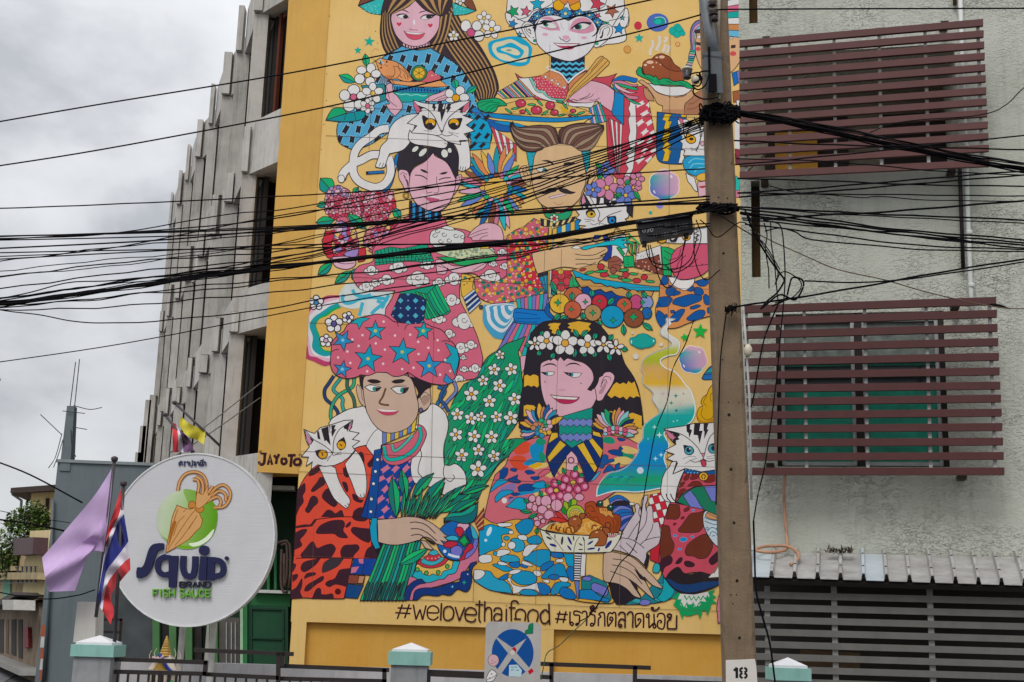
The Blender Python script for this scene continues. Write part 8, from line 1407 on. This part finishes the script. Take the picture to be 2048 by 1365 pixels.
SC_.F('#c08445', '640 455 665 440 690 460 720 470 748 490 735 520 700 520 680 490 640 490', 1.4, 3, og)
SC_.F(sq_, '690 480 700 380 740 395 775 330 780 400 830 365 770 450 720 490', 1.2, 3, og)
SC_.Ls(1.3, '690 500 640 560 560 680 490 790', '610 545 560 600 530 690', '670 590 600 690 540 760', '560 500 540 560 520 640', '700 545 640 640', '620 500 600 520', col='#9a5d2a')
SC_.F('#a8682f', '520 600 550 590 530 660 505 740 490 760', 0, 3)
SC_.done('squid_picture', SG)
# ================================================================== flags
def flag(label, pole0, pole1, Y, name, rings, cols, cat='flag', pr=.02, sag=.0):
    p = at_depth(*pole1, Y); t = thing(name, label, cat, (p.x, p.y, max(0, p.z) if Y > 18 else 0))
    MB().tube([at_depth(*pole0, Y), at_depth(*pole1, Y)], pr, 8).build('pole', mat('dark_pole', '#4a4347', .5), t, True)
    a = at_depth(*pole0, Y); MB().lathe(a-Vector((0, 0, .01)), [(pr*1.1, -.02), (pr*1.9, 0), (pr*1.9, .03), (pr*.6, .045)], 10).build('finial', MATS['dark_pole'], t, True)
    # rings: list of photo-point rows (from hoist to fly); cloth as stripes between rows
    n = len(rings[0]); R_ = [catmull(list(q), False, 6) for q in rings]
    for k in range(len(rings)-1):
        A, Bq = R_[k], R_[k+1]; mb = MB(); nn = len(A); ms = 5; vs = []
        for i in range(nn):
            for j in range(ms+1):
                f = j/ms; x = A[i][0]+(Bq[i][0]-A[i][0])*f; y = A[i][1]+(Bq[i][1]-A[i][1])*f
                gx = (k+f); dy = .06*math.sin(i*.55+gx*1.7)+.035*math.sin(i*.23*3+gx*4+1)
                vs.append(at_depth(x, y, Y-.02+dy*min(1, i/4)*(Y/15)))
        fs = [(i*(ms+1)+j, i*(ms+1)+j+1, (i+1)*(ms+1)+j+1, (i+1)*(ms+1)+j) for i in range(nn-1) for j in range(ms)]
        mb.add(vs, fs).build('cloth', cols[k], t, True)
    return t
def cloth(n, c): 
    M = mat(n, c, .85, ns=4, nv=.08); M.node_tree.nodes['Principled BSDF'].inputs['Sheen Weight'].default_value = .2; return M
Mr, Mw, Mb_ = cloth('flag_red', '#d23a40'), cloth('flag_white', '#dcd6df'), cloth('flag_blue', '#2b3590')
flag('tall mauve cloth flag drooping from a leaning dark pole left of the round sign', (229, 919), (192, 1235), 14.6, 'purple_flag',
     [[(226, 934), (190, 990), (140, 1050), (84, 1116)], [(222, 990), (192, 1060), (160, 1090), (90, 1155)], [(214, 1060), (196, 1085), (178, 1105), (98, 1184)], [(207, 1104), (188, 1103), (172, 1122), (150, 1182)]],
     [cloth('flag_mauve', '#d0b2dc'), cloth('flag_mauve2', '#c8a8d6'), cloth('flag_mauve3', '#caaad8')])
flag('red, white and blue striped national flag hanging beside the mauve flag', (247, 968), (228, 1300), 14.4, 'striped_flag',
     [[(241, 978), (230, 1015), (218, 1052), (213, 1078), (211, 1090), (210, 1100)], [(245, 1000), (238, 1030), (228, 1050), (218, 1072), (213, 1088), (208, 1110)], [(248, 1028), (236, 1045), (228, 1065), (216, 1100), (207, 1130), (196, 1190)], [(257, 1083), (245, 1100), (228, 1122), (212, 1145), (206, 1180), (200, 1215)], [(260, 1116), (248, 1125), (232, 1143), (216, 1165), (208, 1195), (205, 1222)], [(261, 1140), (250, 1152), (228, 1180), (222, 1200), (228, 1222), (221, 1250)]],
     [Mr, Mw, Mb_, Mw, Mr])
flag('small bright yellow flag on a slanting pole above the round sign', (349, 806), (440, 892), 20.5, 'yellow_flag', [[(362, 832), (375, 845), (395, 855), (411, 862)], [(358, 850), (372, 870), (392, 880), (408, 890)]], [cloth('flag_yellow', '#cfc23a')], pr=.02)
flag('small red, white and violet flag on a slanting pole above the round sign', (330, 830), (388, 905), 20.6, 'small_striped_flag', [[(344, 846), (345, 870), (346, 905)], [(352, 848), (356, 872), (357, 905)], [(358, 858), (364, 880), (367, 905)], [(362, 862), (380, 880), (388, 903)]], [Mr, Mw, cloth('flag_violet', '#6b4a70')], pr=.02)
# ================================================================== crossed blue sign panel
BS = Wall((1028-1024)/FP*13.2, 13.2, 0); bt = thing('crossed_sign', 'grey metal panel with a blue disc crossed by a pale X, stuck with small stickers', 'sign', BS.P((0, 0)))
def bq(x, y): return BS.hit(x, y)
a = bq(972, 1243); b = bq(1083, 1246); bb = bq(972, 1420); rr = .05; P_ = []
for cx, cz, t0 in ((b[0]-rr, a[1]-rr, 0), (a[0]+rr, a[1]-rr, 90)):
    for k in range(6): t = math.radians(t0+k*18); P_.append((cx+rr*math.cos(t), cz+rr*math.sin(t)))
P_ += [(a[0], bb[1]), (b[0], bb[1])]
fixnormals(MB().prism(BS, P_, -.04, 0).build('panel', mat('grey_panel', '#b5b1ad', .6, ns=3, nv=.12, streak=.3), bt))
MB().tube([BS.P(((a[0]+b[0])/2, 0), -.08), BS.P(((a[0]+b[0])/2, a[1]-.1), -.08)], .03, 8).build('sign_post', M_gp, bt)
BC = Canvas(BS, .001); BC.G(780, 1165, 6.827); BC.start(); blu = '#1d4f92'
cxx, cyy, rx_, ry_ = 1675, 965, 285, 325
for t0, t1, tip in ((222, 318, (1668, 890)), (-44, 38, (1728, 965)), (52, 122, (1668, 1035)), (137, 218, (1612, 970))):
    BC.F(blu, [(cxx+rx_*math.cos(math.radians(t0+(t1-t0)*i/14)), cyy+ry_*math.sin(math.radians(t0+(t1-t0)*i/14))) for i in range(15)]+[tip], 0, 0)
BC.done('blue_disc', bt)
BC.start(); BC.F('#127a52', '1840 710! 1850 660 1885 640 1890 590 1925 565 1955 570 1950 700!', .6, 3); BC.done('sticker', bt, 'green sticker')
BC.start(); BC.E('#cfa9ad', 1412, 1065, 75, 82, .8); BC.Ls(.8, '1385 1068 1400 1075 1415 1060', '1370 1110 1420 1100 1455 1075', col='#8a4a55'); BC.done('sticker', bt, 'round pink face sticker')
BC.start(); BC.F('#dcdad6', '1310 1320! 1350 1230 1390 1195 1430 1215 1465 1255! 1440 1300 1400 1350 1330 1360', 1.2, 3); BC.E('#222222', 1388, 1252, 9, 9, 0); BC.E('#222222', 1362, 1305, 8, 8, 0); BC.L('1320 1330 1400 1300 1455 1262', 1.0); BC.done('sticker', bt, 'white cartoon sticker')
BC.start(); BC.F('#c22a36', '1880 1215! 1935 1172! 1965 1215! 1905 1262!', 0, 0); BC.done('sticker', bt, 'red square sticker')
BC.start(); BC.F('#b9253a', '1665 905! 1700 880 1728 920 1715 960 1690 930', 0, 0); BC.E('#c9c4bc', 1672, 962, 34, 34, 0); BC.done('sticker', bt, 'torn red sticker')
BC.start(); BC.F('#b9cfd4', '1628 1130! 1740 1125! 1800 1200! 1790 1290! 1622 1285!', 0, 0); BC.Ls(1.6, '1650 1160 1690 1158', '1700 1155 1735 1160', '1720 1200 1760 1205', '1650 1200 1690 1195', col='#2a7f9a'); BC.done('sticker', bt, 'pale blue torn sticker')
# ================================================================== concrete utility pole
PY = 12.0; PT = thing('utility_pole', 'tall weathered concrete utility pole numbered 18, carrying the black cables', 'utility pole', (at_depth(1482, 1340, PY).x, PY, 0))
M_pole = mat('pole_concrete', '#89745c', .92, ns=2.2, nv=.22, bump=.5, bs=45, streak=.6, col2='#6b5a48'); M_hole = mat('bolt_hole', '#17130f', .9)
def pole_pt(side, y):         # left and right edge of the front face, by photo line
    x = (1404.5+(y)*.0345) if side == 0 else (1453+(y)*.0445-max(0, y-700)*.0*1)
    if side == 1: x = 1454+y*.0437
    return at_depth(x, y, PY)
rn = random.Random(11); mb = MB(); rings = []; ys = [-160+i*20 for i in range(86)]
p1, p2 = pole_pt(0, -160), pole_pt(0, 1330); q1, q2 = pole_pt(1, -160), pole_pt(1, 1330)
ztp, zbt = p1.z, p2.z; NS = 130
for i in range(NS+1):
    z = ztp+.0+(0-ztp)*i/NS; t = (ztp-z)/(ztp-zbt); l = p1.x+(p2.x-p1.x)*t; r_ = q1.x+(q2.x-q1.x)*t; j = lambda s=.006: rn.uniform(-s, s) if rn.random() < .5 else 0; ch = .018
    chip = .014 if rn.random() < .12 else 0
    rings.append([Vector((l+ch+abs(j())+0, PY, z)), Vector((r_-ch-abs(j())-chip, PY+j(.002), z)), Vector((r_-abs(j(.003)), PY+ch+chip, z)), Vector((r_+.035, PY+.16, z)), Vector((r_+.03, PY+.24, z)), Vector((l+.04, PY+.24, z)), Vector((l-.0, PY+.2, z)), Vector((l+abs(j()), PY+ch, z))])
n = 8; vs = [v for R_ in rings for v in R_]; fs = [(i*n+k, i*n+(k+1) % n, (i+1)*n+(k+1) % n, (i+1)*n+k) for i in range(NS) for k in range(n)]+[tuple(range(n-1, -1, -1))]
fixnormals(mb.add(vs, fs).build('shaft', M_pole, PT))
for i, (x, y, r_) in enumerate(((1447, 507, .012), (1458, 830, .015), (1462, 939, .014), (1468, 1046, .013), (1474, 1162, .014), (1479, 1276, .014), (1437, 395, .008), (1455, 397, .008), (1473, 1190, .006), (1457, 805, .006), (1478, 806, .006), (1462, 1190, .007), (1466, 1208, .006), (1445, 720, .007))):
    p = at_depth(x, y, PY-.0015); MB().lathe(p, [(r_, 0), (r_, .001), (.0005, .0012)], 12, Vector((0, -1, 0))).build('bolt_hole', M_hole, PT)
PLN = Wall(0, PY-.004, 0); NC = Canvas(PLN, 0); NC.start(); NC.G(1380, 1165, 6.827)
NC.F('#cfcac2', '488 1062! 700 1055 885 1045! 905 1150 920 1365 925 1500! 495 1500! 490 1300', 0, 0); NC.done('number_patch', PT)
NC.start()
for t, w_ in (('600 1210 640 1165', 5), ('638 1165 640 1310', 5.6)): NC.L(t, w_, '#1c1a1a', 0)
for t in ('722 1168 690 1185 690 1215 715 1232', '740 1168 768 1185 768 1215 742 1232', '715 1240 688 1262 690 1290 718 1310', '742 1240 770 1262 770 1290 742 1310'): NC.L(t, 4.6, '#1c1a1a', 4)
NC.done('number_18', PT)
M_galv = mat('galvanised', '#82868a', .5, metal=.35, ns=5, nv=.25, streak=.3); M_box = mat('grey_box', '#5e6468', .6, ns=4, nv=.2, streak=.3); M_ins = mat('brown_insulator', '#3a2c2a', .35, ns=5); M_cer = mat('cream_ceramic', '#cfc5ae', .35, ns=5, nv=.15)
def D_(x, y, dy=0): return at_depth(x, y, PY-.05+dy)
MB().tube([D_(1394, -120, -.12), D_(1408, 0, -.12), D_(1419, 60, -.12), D_(1427, 112, -.12)], .052, 12, .056).build('lamp_arm', M_galv, PT, True)
MB().tube([D_(1437, -120, -.02), D_(1438, 0, -.02), D_(1436, 102, -.02)], .016, 8).build('conduit', mat('pale_conduit', '#b7b1a6', .6), PT, True)
bx = MB(); bx.hexa([D_(1411, 186, -.2), D_(1446, 186, -.2), D_(1446, 186, 0), D_(1411, 186, 0)], [D_(1407, 104, -.2), D_(1442, 103, -.2), D_(1442, 103, 0), D_(1407, 104, 0)]); bx.build('fuse_box', M_box, PT)
bx = MB(); bx.hexa([D_(1416, 183, -.23), D_(1434, 183, -.23), D_(1434, 183, -.2), D_(1416, 183, -.2)], [D_(1419, 148, -.23), D_(1433, 148, -.23), D_(1433, 148, -.2), D_(1419, 148, -.2)]); bx.build('box_catch', M_blk, PT)
MB().tube([D_(1418, 95, -.22), D_(1419, 150, -.22)], .012, 6).build('strap', M_blk, PT)
MB().hexa([D_(1405, 118, -.19), D_(1447, 122, -.19), D_(1447, 122, -.17), D_(1405, 118, -.17)], [D_(1405, 110, -.21), D_(1447, 114, -.21), D_(1447, 114, -.17), D_(1405, 110, -.17)]).build('box_band', M_galv, PT)
MB().lathe(D_(1437, 193, -.1), [(.02, -.03), (.02, .05)], 8).build('conduit', mat('cut_pipe', '#a09484', .7), PT)
for x, y, s in ((1425, 4, 1), (1427, 22, 1.1), (1429, 34, .9)): MB().lathe(D_(x, y, -.22)-Vector((0, 0, .02*s)), [(.03, -.03), (.045*s, -.02), (.03, 0), (.045*s, .015), (.02, .03)], 12).build('insulator', M_ins, PT, True)
MB().lathe(D_(1374, 150, -.2), [(.028, -.045), (.042, -.03), (.036, -.02), (.045, 0), (.034, .01), (.05, .03)], 14).build('insulator', mat('dark_ceramic', '#3f3c3f', .3), PT, True)
MB().lathe(D_(1374, 138, -.2), [(.056, -.012), (.05, .006), (.025, .02), (.004, .024)], 14).build('insulator_cap', M_cer, PT, True)
MB().lathe(D_(1391, 160, -.2), [(.01, -.045), (.036, -.03), (.042, 0), (.034, .03), (.012, .042)], 14).build('insulator', M_cer, PT, True)
for pts in ([(1378, 150), (1392, 146), (1400, 148), (1402, 168)], [(1418, 142), (1400, 145), (1399, 160), (1388, 166)], [(1384, 172), (1396, 180), (1410, 172), (1418, 152)], [(1388, 176), (1387, 188), (1404, 198), (1420, 198), (1436, 195)], [(1392, 150), (1404, 156), (1398, 172), (1384, 170)]): MB().tube(catmull([D_(x, y, -.23) for x, y in pts], False, 4), .008, 5).build('fitting_wire', M_blk, PT)
# tangles of cable tied round the pole
def tangle(name, label, x0, x1, yc, hh, n, seed, r=(.006, .012)):
    rn = random.Random(seed); mb = MB()
    for i in range(n):
        k = rn.randint(4, 7); q = [at_depth(rn.uniform(x0, x1), yc+rn.gauss(0, hh), PY-.03-rn.uniform(0, .12)) for _ in range(k)]; q.sort(key=lambda v: v.x); mb.tube(catmull(q, False, 7), rn.uniform(*r), 5)
    o = mb.build(name, M_blk, None, True); return tag(o, label, 'cable tangle', kind='stuff')
tangle('cable_tangle', 'dense knot of black cables tied round the top of the concrete pole', 1398, 1482, 228, 9, 70, 1)
tangle('cable_tangle', 'smaller knot of black cables tied round the pole beside the black box', 1392, 1480, 417, 4.5, 34, 2)
tangle('cable_tangle', 'frayed little knot of wire on the pole above the lower window screen', 1449, 1474, 619, 5, 12, 3, (.003, .006))
# ---- splice box
SX = thing('splice_box', 'black cable splice box with faded white numbers, hanging from the cables left of the pole', 'splice box', D_(1330, 458, .1))
SW4 = Wall(at_depth(1330, 458, PY).x, PY, 0); tl, tr, br_, bl_ = (1274, 445), (1384, 430), (1387, 464), (1284, 484)
MB().quadslab(SW4, [tl, tr, br_, bl_], -.1, .0).build('case', mat('splice_plastic', '#17151b', .45, ns=9, nv=.3), SX)
MB().tube([SW4.pt(1272, 446, .01), SW4.pt(1385, 430, .01)], .022, 8).build('top_bar', MATS['splice_plastic'], SX, True)
MB().tube([SW4.pt(1283, 447, .035), SW4.pt(1378, 433, .035)], .006, 6).build('modelled_highlight', M_galv, SX, True)  # pale rod stands in for the highlight along the top bar
for q in ((1290, 487), (1374, 470)): MB().box(SW4.pt(*q, -.05), (.02, .03, .02)).build('cable_gland', MATS['splice_plastic'], SX)
BT = Canvas(SW4, .0015)
def small_text(name, txt, x0, y0, x1, y1, cw, slope, col):
    BT.start(); BT.G(0, 0, 1); 
    for it in chars('', '', txt, x0, y0, x1, y1, 1): 
        v = [float(a) for a in it[1].split()]; BT.L([(v[i], v[i+1]+(v[i]-x0)*slope) for i in range(0, len(v), 2)], cw, col, 0)
    BT.done(name, SX)
small_text('printed_number', '030', 1285, 459, 1308, 466, 1.0, -.12, '#b9b9bb'); small_text('printed_number', '0104', 1316, 448, 1342, 455, .8, -.13, '#77777c'); small_text('printed_number', '2902', 1350, 450, 1378, 457, .8, -.13, '#8f8f94'); small_text('printed_number', '01-181-53', 1306, 469, 1356, 476, .8, -.14, '#85858a')
# ---- overhead cables
GRP_T = 'thick bundle of cables crossing the middle of the mural'; rc = random.Random(77); CN = [0]
def cable(pts, w, label, group=None, yl=13.2, yr=11.9, m=None, wob=.0, name='cable', cat='cable'):
    CN[0] += 1; x0, x1 = pts[0][0], pts[-1][0]; P_ = catmull([Vector((p[0], p[1], 0)) for p in pts], False, 7); q = []; ph = rc.uniform(0, 6); dj = rc.uniform(-.06, .06)
    for i, v in enumerate(P_):
        t = (v.x-x0)/((x1-x0) or 1); Y = yl+(yr-yl)*t+dj; y = v.y+wob*(math.sin(v.x*.045+ph)+.6*math.sin(v.x*.021+ph*2)); q.append(at_depth(v.x, y, Y))
    r = w/2/FP*(yl+yr)/2
    o = MB().tube(q, r, 6).build(name, m or M_blk, None, True); return tag(o, label, cat, group)
cable([(-60, 254), (200, 209), (560, 150), (860, 92), (1080, 48), (1330, -6)], 3.2, 'upper of the two lone thin wires climbing across the open sky at top left')
cable([(-60, 341), (200, 300), (575, 230), (780, 185), (1080, 110), (1280, 63), (1430, 22)], 3.2, 'lower of the two lone thin wires climbing across the sky to the brown insulators')
cable([(1430, 20), (1480, 19), (1700, 18), (2100, 17)], 3.4, 'straight thin wire leaving the brown insulators over the pale wall at top right', yl=11.8, yr=11.6)
cable([(-60, 733), (250, 687), (620, 616), (760, 592), (1000, 545)], 2.2, 'thin wire rising from low left across the concrete fins, lowest of all')
cable([(-60, 610), (60, 628), (150, 643), (250, 646), (487, 626), (620, 602), (860, 566)], 2.6, 'thin slack wire hanging below the thick bundle at left', wob=1)
L2 = 'black cable fanning from the left edge up to the top knot on the pole'; G2 = 'cables fanning up to the top knot'
fan = [((-60, 419), (200, 410), (560, 393), (780, 380), (1080, 358), (1410, 338)), ((-60, 478), (200, 470), (450, 430), (560, 420), (780, 384), (1080, 330), (1405, 246)), ((-60, 482), (300, 462), (560, 436), (780, 390), (1080, 336), (1405, 240)), ((-60, 516), (200, 500), (560, 431), (780, 405), (1080, 345), (1410, 232)),
 ((-60, 530), (260, 492), (560, 466), (780, 425), (1080, 352), (1405, 236)), ((-60, 548), (260, 516), (560, 488), (780, 440), (1080, 358), (1405, 243)), ((-60, 560), (300, 520), (560, 503), (780, 450), (1080, 366), (1408, 238)), ((-60, 585), (300, 540), (560, 517), (780, 460), (1080, 372), (1408, 244)), ((-60, 612), (300, 555), (560, 523), (780, 468), (1080, 380), (1408, 248)), ((-60, 604), (300, 560), (600, 518), (800, 470), (1080, 387), (1408, 252)), ((-60, 616), (320, 560), (620, 517), (820, 470), (1080, 394), (1408, 250)), ((-60, 560), (260, 528), (520, 492), (760, 446), (1000, 378), (1408, 256)), ((-60, 606), (350, 548), (640, 500), (880, 440), (1140, 370), (1408, 262))]
for i, f in enumerate(fan): cable(f, rc.choice([2.0, 2.4, 2.8]), 'topmost cable of the fan, crossing the fins nearly level' if i == 0 else L2, None if i == 0 else G2, wob=1.5 if i > 3 else .3)
L3 = 'black cable running nearly level across the mural to the pole between its two knots'; G3 = 'level cables across the mural'
for f in (((-60, 474), (300, 466), (560, 457), (780, 443), (1080, 418), (1420, 393)), ((-60, 482), (300, 474), (560, 463), (780, 448), (1080, 425), (1420, 399)), ((-60, 500), (300, 482), (560, 460), (780, 446), (1080, 427), (1250, 411), (1420, 405)), ((-60, 522), (260, 505), (560, 491), (780, 489), (1080, 488), (1330, 452)), ((0, 506), (300, 500), (560, 498), (780, 490), (1060, 482), (1280, 446)), ((-60, 476), (560, 454), (860, 436), (1220, 414), (1420, 408))): cable(f, rc.choice([2.4, 2.8, 3.4]), L3, G3)
L4 = 'black cable packed into the thick sagging bundle that crosses the mural below its middle'
for i in range(11):
    o = rc.uniform(-5, 5); s = rc.uniform(.6, 1.4); cable([(-60, 614+o*s), (60, 604+o*s), (200, 584+o*.9), (400, 556+o*s), (560, 536+o), (700, 520+o*.8), (900, 497+o*s), (1080, 478+o*.9), (1240, 450+o*.8), (1400, 424+o*.5), (1440, 414+o*.3)], rc.choice([2.4, 2.8, 3.4, 4]), L4, GRP_T, wob=rc.uniform(.4, 1.8))
for f in (((0, 600), (150, 565), (300, 556), (560, 530), (760, 514), (900, 500), (1080, 490), (1280, 474), (1420, 452)), ((0, 612), (200, 598), (400, 572), (560, 558), (700, 548), (860, 528), (1080, 497), (1270, 460), (1420, 447)), ((0, 618), (250, 590), (400, 582), (560, 562), (780, 540), (900, 525), (1060, 505), (1260, 470)), ((0, 622), (260, 612), (420, 596), (560, 585), (640, 575), (760, 560), (900, 540), (1060, 508))): cable(f, 2.6, 'thin stray cable drooping just under the thick bundle', 'stray cables under the thick bundle', wob=1.6)
# right hand side
L5 = 'black cable in the bundle falling from the top knot across the upper window screen'; G5 = 'bundle falling right from the top knot'
for i in range(11):
    o = rc.uniform(-9, 9); cable([(1462, 222+o*.4), (1500, 229+o*.6), (1580, 244+o*.8), (1665, 262+o), (1760, 282+o*1.1), (1870, 304+o*.9), (1960, 322+o), (2110, 344+o*1.2)], rc.choice([2.2, 2.8, 3.4]), L5, G5, yl=11.9, yr=12.4, wob=rc.uniform(.3, 1.2))
single = [([(1468, 281), (1600, 288), (1750, 292), (1900, 296), (2110, 301)], 3.4, 'level cable leaving the pole across the lower slats of the upper screen'),
 ([(1470, 330), (1600, 318), (1780, 300), (1900, 286), (2110, 266)], 3.2, 'cable rising gently to the right across the bottom of the upper screen'),
 ([(1472, 318), (1620, 322), (1760, 332), (1880, 343), (1980, 348), (2110, 354)], 2.6, 'thin cable sloping down to the right over the lowest upper slats'),
 ([(1475, 357), (1640, 362), (1880, 371), (2110, 373)], 3.2, 'cable just under the upper screen, nearly level'),
 ([(1475, 386), (1640, 376), (1800, 362), (1950, 350), (2110, 338)], 3.6, 'upper of the two parallel cables rising right between the screens'),
 ([(1478, 395), (1640, 384), (1800, 371), (1950, 358), (2110, 346)], 3.6, 'lower of the two parallel cables rising right between the screens'),
 ([(1478, 387), (1700, 389), (1900, 391), (2110, 393)], 2.8, 'level thin cable between the two window screens'),
 ([(1540, 372), (1600, 386), (1680, 392), (1730, 396), (1760, 394), (1880, 401), (2110, 404)], 2.2, 'very thin kinked wire below the level cables right of the pole'),
 ([(1527, 441), (1620, 432), (1753, 425), (1900, 414), (2110, 396)], 4.4, 'heavier cable rising to the right from the second knot'),
 ([(1530, 462), (1560, 456), (1590, 464), (1622, 480), (1720, 489), (1860, 500), (2110, 505)], 3.0, 'slack cable dropping then running level above the lower screen'),
 ([(1609, 563), (1700, 565), (1768, 563), (1880, 550), (2110, 515)], 3.2, 'upper cable crossing low above the lower screen to the right'),
 ([(1452, 616), (1500, 609), (1548, 603), (1660, 585), (1782, 563), (1900, 542), (2110, 508)], 4.2, 'heavier cable climbing right from the frayed knot above the lower screen'),
 ([(1500, 460), (1560, 490), (1650, 530), (1700, 545), (1780, 563), (1880, 592), (1980, 612), (2032, 618), (2110, 614)], 2.4, 'pale tan wire falling right across the wall to a taped joint'),
 ([(2110, 130), (2048, 176), (2010, 212), (1960, 230), (1800, 245), (1740, 266)], 2.4, 'thin wire curving down from the right edge onto the upper screen')]
for q, w_, lb in single: cable(q, w_, lb, yl=11.9 if q[0][0] < 1700 else 13, yr=12.3, m=mat('tan_wire', '#6a5540', .7) if 'tan' in lb else None, wob=.5)
L6 = 'black cable spreading from the second knot down to the right across the bare wall'; G6 = 'cables spreading from the second knot'
for f in (((1470, 413), (1724, 427), (2110, 443)), ((1475, 414), (1700, 430), (2110, 450)), ((1478, 417), (1640, 438), (1760, 455), (1894, 468), (2110, 484)), ((1480, 424), (1620, 442), (1760, 458), (1900, 474), (2110, 490)), ((1480, 428), (1640, 450), (1800, 470), (1960, 484), (2110, 496)), ((1484, 436), (1620, 446), (1740, 462), (1860, 478), (2110, 502)), ((1486, 440), (1600, 450), (1720, 460), (1860, 470), (1980, 490), (2110, 500)), ((1490, 448), (1600, 462), (1720, 478), (1880, 494), (2110, 500))): cable(f, rc.choice([2.6, 3.2, 3.8]), L6, G6, yl=11.9, yr=12.4, wob=.7)
# hanging loops and drops
cable([(1490, 420), (1510, 470), (1540, 520), (1562, 550), (1568, 562), (1555, 585), (1535, 602), (1522, 618), (1530, 612), (1560, 590), (1590, 600), (1606, 575), (1604, 560), (1585, 556), (1578, 575), (1570, 600), (1545, 612)], 4, 'big loose coil of cable hanging off the wires right of the pole', yr=11.9, yl=11.8)
cable([(1494, 425), (1520, 480), (1545, 520), (1556, 545), (1550, 570), (1560, 548), (1575, 545), (1600, 562), (1600, 580), (1580, 598), (1550, 606)], 2.6, 'second loose coil of thinner cable beside the big coil', yr=11.9, yl=11.8)
cable([(1528, 446), (1534, 470), (1531, 500), (1537, 540), (1538, 577)], 2.6, 'short crinkled wire end dangling in front of the rough wall', yl=11.8, yr=11.8)
cable([(1541, 444), (1543, 490), (1548, 520), (1552, 560), (1556, 600), (1562, 606)], 2.6, 'wire dropping straight from the second knot to the loose coil', yl=11.8, yr=11.8)
cable([(1545, 443), (1562, 455), (1568, 500), (1570, 560), (1566, 620), (1560, 680), (1553, 760), (1540, 860), (1530, 930), (1516, 990), (1507, 1042)], 2.8, 'long thin wire hanging down in front of the lower screen beside the pole', yl=11.7, yr=11.9)
cable([(1556, 610), (1543, 640), (1528, 680), (1516, 740), (1508, 790), (1502, 815)], 3.4, 'thick short wire dropping from the coil to the white rack clamp', yl=11.8, yr=11.9)
cable([(1507, 1042), (1509, 1100), (1512, 1180), (1524, 1230), (1540, 1290), (1552, 1380)], 4, 'black cable curving down past the tin roof and in front of the right gate post', yl=11.9, yr=12)
cable([(1453, 622), (1448, 660), (1441, 720), (1437, 830), (1434, 930), (1432, 1010)], 3.0, 'dark wire running down the face of the concrete pole', yl=11.9, yr=11.9)
cable([(1388, 640), (1370, 690), (1345, 740), (1335, 800), (1312, 860), (1298, 930), (1288, 990), (1270, 1090), (1238, 1130), (1208, 1190), (1180, 1230), (1160, 1243)], 2.4, 'thin wire wandering down over the lower right of the mural', yl=12.4, yr=12.6)
cable([(1198, 1208), (1170, 1242), (1148, 1262), (1120, 1290), (1095, 1306), (1088, 1330), (1082, 1360)], 2.2, 'frayed greenish wire end hanging by the Thai lettering', yl=12.6, yr=12.8, m=mat('green_wire', '#55603c', .7))
for i, pts in enumerate(([(1290, 488), (1300, 520), (1330, 530), (1360, 515), (1372, 480)], [(1296, 490), (1306, 530), (1345, 540), (1380, 520), (1395, 470)], [(1300, 490), (1320, 560), (1340, 575), (1360, 540), (1366, 500), (1372, 470)], [(1392, 440), (1402, 470), (1395, 500), (1380, 530), (1350, 545), (1330, 530)], [(1388, 450), (1390, 520), (1410, 560), (1440, 540)], [(1400, 440), (1412, 450), (1435, 475), (1480, 445), (1510, 460)], [(1430, 425), (1470, 450), (1510, 475), (1530, 490), (1560, 540)], [(1388, 235), (1402, 262), (1398, 290), (1392, 302)], [(1380, 250), (1370, 275), (1366, 250)])):
    cable(pts, 2.4, 'thin wire looping loosely beside the splice box and pole', 'loose loops of wire at the pole', yl=11.8, yr=11.8)
for pts, w_, lb in (([(-30, 915), (60, 950), (165, 1006)], 3.6, 'black cable sloping down at far left above the tree'), ([(-30, 1036), (60, 1048), (128, 1062)], 4, 'heavy cable passing the tree low at far left'), ([(-30, 1016), (60, 1034), (140, 1046)], 1.6, 'thin upper wire over the tree at far left'), ([(-30, 1180), (80, 1198), (150, 1192), (190, 1180)], 2.6, 'wire clipped low along the slate wall behind the mauve flag')): cable(pts, w_, lb, yl=22, yr=22)
for a, b, lb in (((338, 908), (523, 765), 'upper pale stay wire from the round sign to the building corner'), ((352, 912), (520, 796), 'lower pale stay wire from the round sign to the building corner')): cable([a, ((a[0]+b[0])/2, (a[1]+b[1])/2+2), b], 2.2, lb, yl=20.5, yr=26, m=mat('stay_grey', '#5d5b58', .6), name='stay_wire', cat='wire')
# lamp tip at the left edge
o = MB().lathe(at_depth(-3, 760, 12)+Vector((0, 0, 0)), [(.01, -.04), (.03, -.02), (.03, .0), (.012, .015)], 10, Vector((1, 0, 0))).build('lamp_tip', M_blk, None, True); tag(o, 'small dark fitting poking in at the left edge of the sky', 'lamp')
# clamp on the pole rack
o = MB().lathe(at_depth(1496, 702, 11.9), [(.012, -.06), (.035, -.03), (.04, .02), (.02, .06)], 10).build('cable_clamp', M_cer, None, True); tag(o, 'cream plastic cable clamp on a thin rod beside the pole', 'clamp')
o = MB().tube([at_depth(1486, 612, 11.95), at_depth(1492, 690, 11.95), at_depth(1499, 800, 11.95), at_depth(1503, 1000, 11.95)], .012, 6).build('conduit_rod', M_gp, None, True); tag(o, 'thin pale conduit running down right beside the concrete pole', 'conduit')
o = MB().lathe(at_depth(2000, 613, 12.3), [(.004, -.1), (.016, -.06), (.02, 0), (.012, .05), (.003, .09)], 8, (at_depth(2036, 620, 12.3)-at_depth(1980, 608, 12.3)).normalized()).build('taped_joint', M_blk, None, True); tag(o, 'black taped joint on the tan wire right of the lower screen', 'cable joint')
